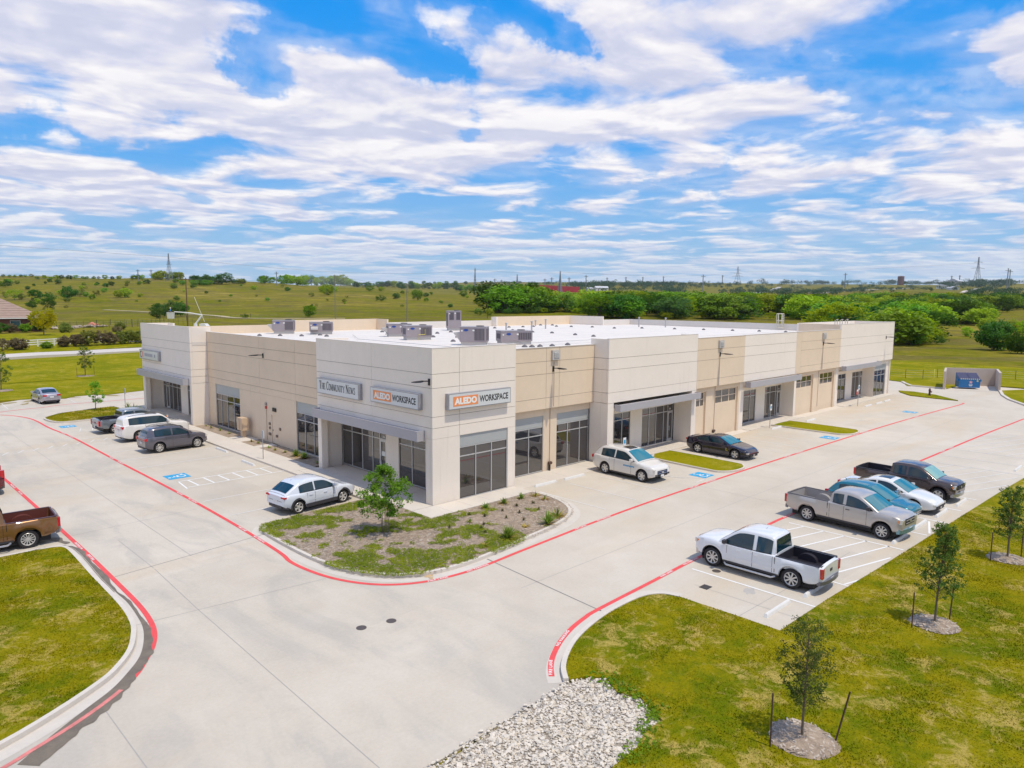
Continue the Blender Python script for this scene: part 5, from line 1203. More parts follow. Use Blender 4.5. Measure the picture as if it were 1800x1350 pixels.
# white double-cab heavy pickup, nose towards the building
V=pickup(5.86,2.06,2.03,3.66,.93,.435,2.02,3.98,1.30,cap_m=None,steps=True,spokes=8,antenna=2.9,windows=[(2.22,2.92),(3.06,4.35)],doors=(2.1,3.0,4.22),handles=(2.95-.35+.25,4.0-.35),mirror=4.3,amber=True,mir_m=PLAST,rock_m=PLAST)
V['handle_m']=paint('paint_white_handle',(.70,.71,.74)); V['cap_m']=mat('rail_cap_black',(.03,.028,.035),.5)
V['windows']=[(2.18,2.86),(3.02,4.42)]
wp=vehicle('pickup_truck','white double cab pickup with black bed liner backed towards the lawn','pickup truck',4.10,-15.74,PI/2+.02,V,(.70,.715,.75),.885,'cars parked in the lot',rough=.22)
def on(e,name,label,cat): return tag(name,label,cat)
rr_=random.Random(8); mb=MB()
mb.tube([(4.05+.28*(1-.006*q)*math.cos(q*.5)+rr_.uniform(-.03,.03),-16.1+.20*math.sin(q*.5)+rr_.uniform(-.02,.02),.80+.0018*q) for q in range(70)],.024,5)
tag(mb.build('rope_coil',mat('rope_straw',(.50,.42,.22),.8)),'coil of straw coloured rope lying in the black truck bed','rope')
mb=MB(); mb.add([(.0,-.16,.0),(.0,.16,.0),(.02,.16,.10),(.02,-.16,.10)],[(0,1,2,3)]); o=mb.build('window_decal',mat('decal_pink',(.62,.16,.26),.5),wp); o.location=(-1.03,.42,1.72)
mb=MB(); mb.box(-3.10,-2.88,.06,.14,.42,.50); mb.lathe([(0,0),(.035,.02),(.04,.05),(0,.09)],8,(-3.1,.10,.50)); o=mb.build('tow_hitch',BLACK,wp); o.location=(-.05,-.1,0)
# silver extended-cab pickup
V=pickup(5.72,2.0,1.88,3.65,.86,.385,2.28,3.95,1.24,liner='bed_bare_silver',liner_c=(.34,.32,.31),cap_m=mat('rail_cap_grey',(.10,.095,.10),.5),spokes=8,windows=[(2.46,2.98),(3.14,4.40)],doors=(2.36,3.06,4.15),handles=(3.25,),handle_m=PLAST,mir_m=PLAST,
  bumper_f=(.40,.64,mat('bumper_silver_blue',(.20,.36,.42),.25,.6),.08),mirror=4.25,grille_m=DARK,bar_m=mat('bar_silver',(.45,.43,.42),.35,.3))
vehicle('pickup_truck','silver extended cab pickup with bare metal bed beside the striped aisle','pickup truck',12.82,-16.02,-PI/2-.07,V,(.47,.435,.405),.965,'cars parked in the lot',flake=.35,rough=.3)
# dark brown crew pickup
V=pickup(5.70,2.04,1.93,3.53,.86,.40,2.10,4.0,1.22,spokes=6,rim_m=RIM,windows=[(2.30,3.02),(3.16,4.45)],doors=(2.2,3.08,4.25),handles=(2.95,3.9),handle_m=None,bumper_f=(.38,.62,CHROME,.08),bumper_r=(.46,.66,CHROME,.09),rails=None,grille_m=DARK,bar_m=PLAST,ws_m=mat('windshield_sunshade_glass',(.20,.40,.36),.06,ior=1.8))
V['handle_m']=None; V['handle_m']=PLAST
vehicle('pickup_truck','dark brown crew cab pickup parked farthest right in the row','pickup truck',21.55,-16.05,-PI/2-.05,V,(.072,.050,.048),.925,'cars parked in the lot',flake=.3,rough=.2)
# copper pickup at the left edge
V=pickup(5.85,2.0,1.92,3.68,.95,.405,2.0,4.0,1.24,spokes=12,liner='bed_copper',liner_c=(.12,.03,.02),cap_m=mat('rail_cap_purple',(.09,.05,.07),.5),windows=[(2.2,2.98),(3.12,4.45)],doors=(2.1,3.04,4.25),handles=(2.35,3.9),handle_m=CHROME,steps=True)
vehicle('pickup_truck','copper brown pickup cut off by the left edge of the picture','pickup truck',-17.98,8.03,PI-.06,V,(.22,.105,.035),.97,'cars parked in the lot',flake=.45,rough=.3)
# grey-blue pickup by the far block
V=pickup(5.33,1.98,1.79,3.18,1.0,.38,1.72,3.75,1.18,beltz=1.16,spokes=5,windows=[(1.9,2.62),(2.74,4.2)],doors=(1.84,2.68,4.0),handles=(2.55,3.6),mir_m=None,bumper_f=(.36,.6,PLAST,.04),bumper_r=(.40,.58,PLAST,.05),bar_m=BLACK)
V['mir_m']=PLAST
vehicle('pickup_truck','slate grey pickup beside the far planted island','pickup truck',-4.15,33.85,.06,V,(.20,.225,.25),.98,'cars parked in the lot',flake=.35)
# --- crossovers and cars
def suv(L,W,H,wb,fo,r,belt,hood,roof0,roof1,wsb,**k):
    V=dict(L=L,W=W,H=H,wb=wb,fo=fo,r=r,sill=.27,belt=belt,
      shoulder=[(0,belt-.02),(.6,belt+.02),(wsb-.2,belt-.02),(wsb+.15,hood),(L-.7,hood-.07),(L-.28,hood-.13),(L-.08,hood-.20),(L,hood-.26)],
      cabin=[(.10,belt+.03),(roof0-.28,H-.20),(roof0,H-.05),(roof0+.8,H),(roof1-.3,H-.02),(roof1,H-.07),(wsb+.06,hood+.0)],
      rearglass=(.19,roof0-.26),windshield=(roof1+.03,wsb-.02),plan=(.10,.18),tumble=.36,crown=.04,mirror=wsb-.35,glass_margin=(.06,.13),
      tail=(.26,belt-.22,belt-.05,.22),head=(.34,hood-.42,hood-.27,.30),grille=(.46,hood-.58,hood-.36),bars=2,handle_m=None,platez=(.72,.50),windows=[],doors=(),handles=())
    V.update(k)
    if V['handle_m'] is None: del V['handle_m']
    return V
V=suv(4.17,1.80,1.55,2.60,.83,.33,.98,.98,.95,2.35,3.12,cladding=True,spokes=5,windows=[(.82,1.62),(1.70,2.98)],doors=(1.22,1.66,2.72),handles=(1.42,2.25),platez=(.66,.46),antenna=.95,grille_m=PLAST,bar_m=PLAST,tail=(.30,.84,.92,.20),bumper_r=(.30,.46,PLAST,.02),bumper_f=(.26,.42,PLAST,.02))
vehicle('crossover_car','small white crossover with dark wheel arch cladding beside the corner bed','car',-4.25,4.72,.10,V,(.66,.69,.76),1.03,'cars parked in the lot',rough=.2)
V=suv(4.26,1.84,1.74,2.60,.77,.36,1.12,1.12,.55,2.40,3.22,spokes=9,windows=[(.62,1.72),(1.82,3.12)],doors=(1.32,1.78,2.92),handles=(1.55,2.45),rails=(.6,2.3),sunroof=(1.2,2.3),platez=(.72,.5))
vehicle('crossover_car','grey crossover with silver wheels, nearest in the shaded side row','car',-4.35,24.0,.05,V,(.115,.11,.135),1.0,'cars parked in the lot',flake=.3,rough=.2)
V=suv(4.88,1.92,1.93,2.79,.92,.40,1.26,1.24,.45,2.9,3.55,spokes=6,rim_m=RIMD,windows=[(.50,1.55),(1.55,2.45),(2.45,3.35)],doors=(1.6,2.4,3.2),handles=(2.2,3.0),rails=(.5,2.5),sunroof=(1.9,2.7),platez=(.85,.55),bumper_r=(.4,.6,None,.05))
V['bumper_r']=(.40,.56,paint('paint_bumper_white',(.74,.72,.70)),.05)
vehicle('suv_car','large white sport utility with dark wheels parked behind the grey crossover','car',-3.95,29.15,.05,V,(.76,.735,.715),1.0,'cars parked in the lot',rough=.2)
V=suv(4.53,1.87,1.68,2.685,.79,.35,1.07,1.07,.72,2.55,3.42,spokes=6,windows=[(.72,1.72),(1.82,3.22)],doors=(1.4,1.78,3.0),handles=(1.62,2.55),sunroof=(1.95,2.5),platez=(.8,.52),grille_m=DARK,bar_m=mat('grille_bar_bluish',(.22,.30,.50),.2,.8),rear_spoiler=True)
rdx=vehicle('crossover_car','white crossover with black sunroof and blue door lettering beside grass island','car',13.22,-2.87,-PI/2-.03,V,(.68,.655,.62),1.04,'cars parked in the lot',rough=.2)
mb=MB()
for i in range(9): mb.box(.02+.088*i,.085+.088*i,0,.004,-.04+(.02 if i%3==1 else 0),.045)
for s in (-1,1):
    o=mb.build('door_lettering',mat('door_lettering_blue',(.03,.28,.55),.4),rdx); o.location=(.05 if s<0 else .85,s*.945,.78); o.rotation_euler=(0,0,0 if s<0 else PI)
V=suv(4.40,1.86,1.64,2.62,.78,.34,1.03,1.00,.75,2.25,3.34,spokes=5,windows=[(.72,1.68),(1.78,3.1)],doors=(1.35,1.74,2.95),handles=(1.55,2.5),tail=(.16,.84,1.04,.20),grille_m=mat('grille_blue_dark',(.02,.07,.10),.3),rear=None,antenna=.8)
vehicle('crossover_car','teal blue crossover parked between the silver pickup and white saloon','car',15.75,-16.05,-PI/2-.04,V,(.006,.17,.235),.95,'cars parked in the lot',flake=.3,rough=.22)
def saloon(L,W,H,wb,fo,r,belt,deck,hood,rb,rt0,rt1,wsb,**k):
    V=dict(L=L,W=W,H=H,wb=wb,fo=fo,r=r,sill=.22,belt=belt,
      shoulder=[(0,deck-.10),(.12,deck),(rb+.1,belt+.02),(wsb-.3,belt-.02),(wsb+.1,hood),(L-.7,hood-.11),(L-.3,hood-.21),(L-.08,hood-.31),(L,hood-.36)],
      cabin=[(rb,deck-.02),(rt0,H-.08),(rt0+.5,H),(rt1-.3,H-.01),(rt1,H-.06),(wsb+.05,hood-.01)],
      rearglass=(rb+.10,rt0-.02),windshield=(rt1+.03,wsb-.03),plan=(.13,.20),tumble=.40,crown=.04,mirror=wsb-.42,glass_margin=(.05,.10),
      tail=(.34,deck-.24,deck-.08,.20),head=(.38,hood-.48,hood-.38,.32),grille=(.5,hood-.68,hood-.48),bars=2,platez=(.72,.42),windows=[],doors=(),handles=(),tw=.23)
    V.update(k); return V
V=saloon(4.88,1.84,1.44,2.82,1.0,.335,.95,1.04,.94,.72,1.55,2.75,3.62,spokes=10,rim_m=RIMD,windows=[(1.05,1.98),(2.08,3.38)],doors=(1.62,2.04,3.2),handles=(1.9,2.85),sunroof=(1.95,2.55),grille_m=PLAST,bar_m=BLACK,amber=False)
vehicle('saloon_car','white saloon with black sunroof panel and dark wheels','car',18.3,-15.98,-PI/2-.04,V,(.76,.75,.74),1.0,'cars parked in the lot',rough=.18)
V=saloon(4.83,1.87,1.40,2.906,.90,.345,.93,1.06,.92,.35,1.45,2.62,3.52,spokes=5,windows=[(.98,1.92),(2.02,3.28)],doors=(1.55,1.98,3.1),handles=(1.82,2.75),grille_m=BLACK,bar_m=BLACK,tail=(.36,.84,.94,.2),amber=False)
kia=vehicle('saloon_car','black fastback saloon with silver wheels near the second entry','car',22.9,-3.55,-PI/2-.03,V,(.012,.009,.028),1.0,'cars parked in the lot',flake=.1,rough=.12)
mb=MB(); mb.box(0,.05,0,.006,-.10,.10); mb.box(.05,.14,0,.006,-.10,-.06)
for s in (-1,1): o=mb.build('fender_vent',mat('vent_gold',(.5,.42,.12),.3,.6),kia); o.location=(.78,s*.935,.62)
V=saloon(4.65,1.80,1.46,2.70,.90,.32,.95,1.05,.93,.62,1.35,2.65,3.5,spokes=5,windows=[(.95,1.88),(1.98,3.25)],doors=(1.5,1.94,3.05),handles=(1.8,2.7))
vehicle('saloon_car','silver saloon seen from behind at the far left lawn','car',-5.6,56.1,PI/2+.04,V,(.42,.40,.45),1.0,'cars parked in the lot',flake=.4)
V=suv(4.85,1.92,1.75,2.85,.95,.36,1.08,1.06,.55,2.6,3.5,spokes=5,windows=[(.6,1.75),(1.85,3.3)],doors=(1.4,1.8,3.1),handles=(1.6,2.6),tail=(.22,.95,1.35,.20),bumper_r=(.34,.55,PLAST,.05))
vehicle('suv_car','dark red vehicle whose tail just enters at the left edge','car',-17.75,18.55,PI-.05,V,(.13,.012,.022),1.0,'cars parked in the lot',flake=.3)
# ------------------------------------------------------------------ foliage
LF_BRIGHT=leaf_mat('leaves_yellow_green',(.28,.40,.006),(.38,.46,.012),(.46,.52,.03))
LF_MID=leaf_mat('leaves_mid_green',(.13,.28,.004),(.21,.35,.010),(.30,.42,.02))
LF_DARK=leaf_mat('leaves_dark_green',(.05,.14,.006),(.085,.19,.010),(.13,.23,.015))
LF_OLIVE=leaf_mat('leaves_olive',(.15,.19,.02),(.22,.25,.03),(.29,.29,.07))
LF_FRESH=leaf_mat('leaves_fresh_green',(.08,.22,.004),(.16,.33,.010),(.26,.42,.02))
LF_YEL=leaf_mat('leaves_golden',(.62,.52,.01),(.45,.46,.012),(.25,.34,.01),0)
LF_BRN=leaf_mat('leaves_dull_brown',(.17,.13,.06),(.22,.18,.07),(.26,.25,.09))
LF_OAK=leaf_mat('leaves_young_oak',(.06,.115,.010),(.11,.17,.02),(.19,.25,.04))
def leaves(mb,rnd,c,rad,n,size,flat=0.0):
    for _ in range(n):
        while True:
            d=Vector((rnd.uniform(-1,1),rnd.uniform(-1,1),rnd.uniform(-1,1)))
            if d.length<1: break
        p=Vector(c)+Vector((d.x*rad[0],d.y*rad[1],d.z*rad[2]))
        a=Vector((rnd.gauss(0,1),rnd.gauss(0,1),rnd.gauss(0,1))).normalized(); b=a.orthogonal().normalized()
        s=size*rnd.uniform(.6,1.3); a*=s; b*=s*.62
        mb.add([p-a,p-b*.9,p+a,p+b*.9],[(0,1,2,3)])
def crown_mesh(name,m,seed,rx,rz,zc,ncl,nl,size,clr,shape=None,skew=0.0):
    rnd=random.Random(seed); mb=MB()
    for i in range(ncl):
        th=rnd.uniform(0,2*PI); z=rnd.uniform(-1,1); rr=math.sqrt(1-z*z); k=rnd.uniform(.55,1.0)**.6
        lump=.78+.45*noise.noise(Vector((math.cos(th)*1.7,math.sin(th)*1.7,z*1.7+seed*3.1)))
        sh=(shape(z) if shape else 1)
        c=(rx*rr*k*lump*sh*math.cos(th),rx*rr*k*lump*sh*math.sin(th),zc+rz*z*k*lump)
        q=clr*rnd.uniform(.6,1.3); leaves(mb,rnd,c,(q,q,q*.75),nl,size)
    me=bpy.data.meshes.new(name); me.from_pydata(mb.v,[],mb.f); me.materials.append(m); return me
def trunk_mesh(seed,h,r,limbs,rx,zc,lean=.1):
    rnd=random.Random(seed+99); mb=MB()
    top=(rnd.uniform(-lean,lean)*h,rnd.uniform(-lean,lean)*h,h)
    P=[(0,0,-.1),(top[0]*.2,top[1]*.3,h*.35),(top[0]*.7,top[1]*.6,h*.7),top]; mb.tube(P,r,6,r*.3)
    for i in range(limbs):
        t=rnd.uniform(.35,.85); a=rnd.uniform(0,2*PI); b=Vector((top[0]*t*.8,top[1]*t*.7,h*t)); q=Vector((rx*.75*math.cos(a),rx*.75*math.sin(a),zc+rnd.uniform(-.2,.4)*h)); mid=b.lerp(q,.5)+Vector((0,0,.05*h)); mb.tube([b,mid,q],r*.45,4,r*.12)
    me=bpy.data.meshes.new('trunk'); me.from_pydata(mb.v,[],mb.f); me.materials.append(BARK); return me
# unit trees (height 1 m), scaled to size when they are set out
VAR={}
def variant(key,m,seed,rx,bottom,ncl,nl,size,clr,th=.5,shape=None):
    rz=(1-bottom)/2; zc=bottom+rz
    VAR.setdefault(key,[]).append((crown_mesh('crown',m,seed,rx,rz,zc,ncl,nl,size,clr,shape),trunk_mesh(seed,zc,.022,5,rx,zc)))
for i in range(3):
    variant(0,LF_BRIGHT,10+i,.52,.0,56,30,.040,.15); variant(1,LF_MID,20+i,.50,.0,60,30,.038,.15); variant(2,LF_DARK,30+i,.52,.0,66,34,.036,.14); variant(3,LF_OLIVE,40+i,.50,.04,44,24,.038,.14)
for i in range(2): variant('low',[LF_BRIGHT,LF_DARK][i],50+i,.75,.0,34,24,.05,.18)
TREE_LAB={0:'bright yellow green leafy tree',1:'mid green leafy tree',2:'dark green leafy tree',3:'olive brown thin leafed tree'}
tr_=random.Random(77)
def set_tree(key,x,y,h,label,group,cat='tree',z=None,wide=1.0,trunk=True,name='leafy_tree'):
    cr,tk=tr_.choice(VAR[key]); e=E(name,label,cat,(x,y,(terrain(x,y) if z is None else z)-.02*h),tr_.uniform(0,6.28),group,(h*wide,h*wide,h))
    o=bpy.data.objects.new('crown',cr); C.objects.link(o); o.parent=e
    if trunk: o=bpy.data.objects.new('trunk',tk); C.objects.link(o); o.parent=e
    return e
WOOD=[207.3,209.8,10.2,1,216.8,224.5,11.8,2,221.8,209.9,10.6,1,252.4,234.7,11.4,2,214.9,218.8,10.9,2,238.2,230.5,10.5,1,237.3,222.1,9.9,2,248.8,242.2,11.5,2,231.3,229.3,10.3,1,294.1,256.9,6.1,0,261.1,211.3,7.6,0,320.8,278.7,6.6,0,270.1,240.6,6.8,0,268.2,211.5,7.7,1,231.6,209.9,6.7,1,258.1,209.3,7.0,0,242.7,203.3,8.1,1,326.4,248.0,8.9,0,312.7,274.6,8.3,0,307.8,233.8,8.5,0,255.6,227.9,6.4,0,277.7,209.0,6.0,0,284.3,255.5,7.1,0,303.5,277.7,7.3,0,255.3,204.1,6.1,0,314.5,278.7,6.4,0,275.6,216.3,9.0,0,255.3,225.0,6.1,0,300.4,265.8,8.5,0,243.8,216.2,8.6,0,294.9,272.3,7.7,2,311.1,266.4,8.0,1,281.2,222.4,6.3,0,350.1,271.5,8.8,0,313.7,254.2,7.9,1,311.9,158.3,8.7,0,449.2,167.5,7.2,2,384.8,135.5,7.1,2,292.1,203.7,8.7,0,263.0,176.6,8.4,1,322.9,114.3,7.0,2,265.6,201.1,7.3,1,392.2,163.6,8.4,2,270.3,176.9,7.8,2,330.1,135.9,8.3,0,244.8,181.5,8.2,2,278.2,130.0,7.9,1,256.1,127.6,9.1,1,246.5,175.7,8.0,1,247.4,147.1,8.2,2,218.8,153.4,8.6,2,288.1,147.0,9.1,1,273.1,198.7,7.5,0,332.0,129.0,9.0,0,313.3,116.3,7.4,1,274.7,161.3,9.3,1,222.9,168.0,8.4,1,323.7,140.1,7.2,0,326.7,125.3,8.9,2,330.8,155.3,8.5,0,345.4,125.5,9.3,0,388.3,149.8,8.5,1,271.9,186.8,7.9,1,220.2,149.8,7.4,1,291.1,195.2,7.9,1,283.3,165.1,7.2,0,253.9,149.4,7.1,0,419.4,151.3,9.0,1,320.8,110.5,8.5,1,362.5,179.7,8.9,2,258.5,180.3,8.7,1,351.0,167.1,7.8,2,287.9,160.6,9.2,1,384.8,183.5,9.2,0,310.9,175.4,7.7,0,215.7,161.3,8.4,1,297.7,139.5,9.4,1,458.0,161.0,8.5,0,227.5,160.5,7.6,2,391.5,147.7,7.4,0,316.2,193.8,7.4,1,325.0,145.2,9.4,0,267.3,133.7,7.2,0,239.9,141.6,7.2,2,305.7,188.5,8.8,1,381.6,177.4,9.2,1,321.5,159.4,8.8,1,254.9,131.3,7.4,2,253.4,158.0,8.7,2,260.8,153.6,8.1,0,300.8,110.6,9.4,0,281.9,191.7,9.1,0,298.3,147.4,8.8,0,431.4,175.0,8.8,2,339.4,120.0,9.1,2,272.7,129.4,8.5,2,280.5,169.5,9.2,1,364.3,268.7,7.5,2,472.2,195.7,8.8,1,486.8,277.4,8.8,2,550.5,182.0,8.4,1,583.3,281.4,7.7,0,532.8,211.6,8.1,1,346.7,210.2,7.1,2,552.6,177.6,7.2,2,538.3,189.3,7.0,2,531.8,231.8,7.0,2,333.6,245.7,7.3,1,558.0,183.4,8.6,1,441.5,238.8,7.1,1,555.5,165.0,8.7,1,570.8,233.5,8.4,1,306.4,197.6,8.8,2,459.4,276.5,7.8,1,516.9,177.8,8.2,0,378.2,179.2,7.5,1,500.9,157.7,8.5,0,509.4,147.3,7.2,0,549.4,171.4,8.8,1,336.4,230.7,7.9,2,335.1,219.0,8.7,0,519.3,153.4,8.1,2,494.2,156.7,8.7,0,435.0,168.3,8.5,0,314.0,197.0,7.6,1,544.1,159.6,7.7,2,331.8,215.7,8.9,2,592.2,244.7,7.1,2,556.7,224.1,8.7,0,326.5,206.6,8.0,1,432.9,201.6,8.5,2,453.0,168.5,7.3,0,414.9,257.1,7.4,1,388.8,217.4,8.4,2,359.0,230.5,9.0,0,292.6,215.6,8.7,2,535.2,165.3,7.1,1,515.3,202.8,7.3,1,410.9,205.6,7.9,0,398.7,297.1,8.5,1,329.3,225.4,8.1,2,571.9,287.8,8.1,0,524.1,230.1,8.2,2,323.3,240.3,8.6,0,398.2,204.4,8.3,0,450.6,254.1,8.1,2,514.4,158.4,7.7,1,343.0,80.1,8.7,0,242.1,53.2,8.7,1,347.5,54.8,8.3,1,330.8,108.4,8.7,0,445.8,80.6,8.0,1,218.9,55.0,7.7,2,282.1,80.1,7.2,1,463.5,83.4,7.2,1,275.8,89.8,8.6,2,265.6,81.8,6.7,1,359.6,62.0,8.6,2,342.7,63.4,8.8,2,333.0,50.9,6.5,0,295.2,67.2,6.7,1,392.2,86.2,7.8,1,319.6,64.7,7.6,0,323.9,102.2,7.3,0,306.6,84.8,6.8,1,366.8,121.0,6.9,2,350.3,82.2,7.3,0,382.1,77.3,7.8,0,326.6,70.4,7.7,1,372.1,88.8,7.9,0,427.0,75.0,8.3,2,276.3,64.8,7.3,0,263.7,68.7,7.0,1,271.5,71.8,8.2,0,443.5,85.7,7.3,2,198.2,57.5,8.7,0,378.0,83.0,7.1,0,378.9,63.3,7.1,1,347.3,69.7,6.7,2,208.0,58.5,6.5,2,350.4,89.4,7.9,2,249.6,79.4,8.4,1,429.4,110.2,7.6,2,231.8,53.5,7.5,0,239.3,73.9,6.8,1,427.6,90.8,8.7,0,446.8,101.2,7.5,2,360.5,116.1,8.7,2,423.8,83.1,7.6,1,401.0,74.2,8.1,2,410.7,76.6,8.2,0,284.5,72.8,7.5,2,348.3,110.0,6.5,1,555.9,86.1,8.9,1,496.6,127.3,7.7,2,559.6,104.9,9.4,2,662.8,104.6,9.3,2,522.3,115.5,8.9,2,638.0,89.1,8.7,1,504.3,87.3,8.6,1,554.6,157.8,9.2,1,540.6,150.4,8.9,0,644.6,98.5,8.4,1,456.4,122.4,8.1,2,509.6,87.0,9.0,0,543.6,136.3,7.5,0,513.7,101.3,8.4,2,640.8,108.7,7.8,2,483.7,125.4,7.2,2,543.3,122.1,9.2,1,488.2,118.8,8.2,1,544.5,149.1,8.6,2,627.8,92.5,9.1,2,565.1,119.1,9.3,0,476.2,120.8,8.1,2,586.1,114.7,7.9,2,530.2,127.2,7.7,0,531.4,113.3,9.2,1,651.7,89.0,7.4,2,673.9,92.0,8.7,1,555.5,105.8,8.5,1,593.6,82.5,7.2,1,504.4,135.4,7.2,2,552.1,130.3,8.9,1,588.9,88.3,7.7,2,493.8,139.1,8.5,0,510.1,81.3,9.4,2,539.0,137.8,7.8,0,537.5,132.8,8.2,2,577.6,113.9,8.1,1,630.2,86.4,8.9,2,504.3,98.8,7.3,2,645.6,105.6,9.3,2,214.7,42.7,5.3,0,197.0,36.9,6.8,0,178.7,31.7,6.2,0,187.9,37.3,7.0,0,195.6,41.0,5.2,2,204.4,42.3,5.1,1,171.1,32.4,7.2,1,184.6,34.6,6.1,1,208.7,36.4,7.2,2,200.7,42.0,5.4,1]
BUSH=[168.3,10.9,7.5,2,160.2,4.8,5.1,2,204.9,30.9,2.6,0,232.9,31.3,3.5,0,271.4,34.4,6.0,0,279.4,28.4,5.6,0,263.7,49.2,3.6,2,194.6,32.3,6.5,0,175.2,29.9,5.7,1,220.4,12.5,7.9,0,116.2,224.0,4.2,1,90.9,225.3,1.6,0,285.3,503.0,8.4,0,272.9,406.8,4.1,0,322.2,457.5,4.6,2,331.3,442.1,7.8,1,178.4,196.7,2.9,1,181.8,193.4,2.9,0,258.7,284.3,5.3,0,453.9,528.2,5.8,1,73.7,525.4,6.2,1,77.1,522.2,3.7,3,82.5,510.5,6.1,2,101.3,513.9,7.5,2,113.3,536.0,4.3,3,116.5,534.7,3.1,1,113.1,504.0,3.4,1,126.3,545.3,3.6,3,134.2,523.9,4.8,0,139.1,523.2,6.0,0,86.1,495.0,5.0,0,65.3,396.8,5.2,2,62.4,416.1,3.6,2,192.3,748.4,4.4,2,153.2,773.7,4.4,2,187.8,778.6,2.8,2,212.0,636.7,3.5,2,145.3,787.5,2.2,2,124.3,728.3,2.0,2,100.2,709.7,5.8,1,118.8,768.3,3.2,1,226.3,776.3,3.5,1,75.4,265.3,4.4,2,73.9,250.0,5.5,2,81.7,261.5,4.9,2,65.4,239.4,3.2,2]
SKYT=[176.6,979.2,3.2,1,187.1,993.0,4.5,0,189.8,976.4,3.1,1,195.2,975.5,5.0,0,203.3,988.9,4.8,2,207.3,969.6,4.8,2,219.1,989.7,4.7,1,226.2,985.8,3.2,1,224.2,961.0,3.2,1,228.2,947.0,3.3,1,225.3,915.3,3.5,3,233.8,922.0,4.6,1,237.4,905.7,3.3,2,247.4,916.1,3.8,0,151.3,1027.5,2.8,2,157.4,1025.4,2.5,2,162.4,1024.4,2.6,1,170.7,1036.7,2.6,2,174.3,1031.2,2.6,1,182.8,1040.4,3.5,3,257.4,894.7,5.1,1,262.1,895.9,5.6,2,265.1,891.2,5.6,0,282.6,902.2,6.6,0,285.5,901.8,8.7,0,291.8,900.7,10.2,0,297.5,899.1,6.9,0,303.9,901.8,8.7,1,310.1,901.5,8.9,0,266.4,734.2,8.4,2,271.1,734.6,8.0,2,276.8,732.6,9.2,2,278.0,728.2,8.6,2,287.8,741.6,7.5,2,289.3,733.1,7.4,2,297.6,737.1,11.0,2,256.5,712.6,4.6,1,254.8,701.7,5.0,1,261.5,712.1,5.1,2,264.4,711.5,3.8,2,265.5,706.1,5.4,1,271.9,710.9,4.9,1,316.6,753.6,5.0,2,324.1,757.2,5.4,0,328.2,759.4,5.5,2,369.9,798.8,8.2,1,374.3,801.3,9.1,1,398.4,832.9,7.5,1,416.0,834.4,10.8,1,437.8,864.3,11.8,0,453.8,883.8,10.8,1,450.8,865.1,9.8,0,454.3,858.0,12.7,0,2629.2,4837.2,61.2,0,2655.4,4818.0,63.5,1,2446.8,4370.7,44.1,0,2533.9,4446.6,56.6,0,2718.6,4668.5,51.3,1,2753.1,4676.3,66.7,0,2550.0,4241.4,65.8,0,2632.4,4326.3,48.9,1,2415.3,3907.9,39.1,0,1400.9,2232.4,18.3,2,1429.0,2252.4,15.8,1,1431.5,2222.9,15.7,2,1437.7,2203.8,18.5,2,1452.3,2199.9,14.1,1,1476.1,2199.2,18.9,2,1470.5,2166.9,17.5,2,1485.0,2153.2,20.9,2,1500.6,2142.4,17.8,1,1491.8,2115.7,20.9,0,1318.6,1836.2,19.8,2,1348.8,1861.6,17.0,1,1455.1,1971.4,20.4,2,1479.2,1983.3,20.4,0,1367.3,1812.6,14.1,1,1369.2,1786.6,13.6,1,1426.2,1840.7,18.7,2,1364.2,1729.5,12.1,1,1424.6,1781.3,20.2,0,1423.0,1750.8,17.6,2,1516.5,1848.8,16.6,2,1511.0,1811.7,19.4,2,1203.3,1424.5,15.6,2,1206.2,1414.9,14.1,1,1195.8,1384.7,11.3,1,1203.5,1379.1,15.4,1,1213.1,1370.9,13.9,2,1200.0,1340.0,9.8,0,1208.7,1333.8,10.3,2,1234.6,1344.3,10.5,2,1233.8,1325.0,14.3,2,2633.2,4299.7,20.2,2,2862.1,4544.8,26.0,2,2889.1,4407.2,15.5,1,2771.4,4081.6,20.2,2,2790.4,4029.2,15.0,2,2637.2,3685.0,18.4,2,2671.6,3622.8,19.9,2,2668.2,3486.1,19.7,2,2967.3,3754.1,15.4,2,2768.0,3385.6,19.0,1,2614.9,3117.4,18.1,2,2631.2,3048.2,14.9,2,1990.8,2205.9,10.8,2,2042.7,2199.0,11.5,2]
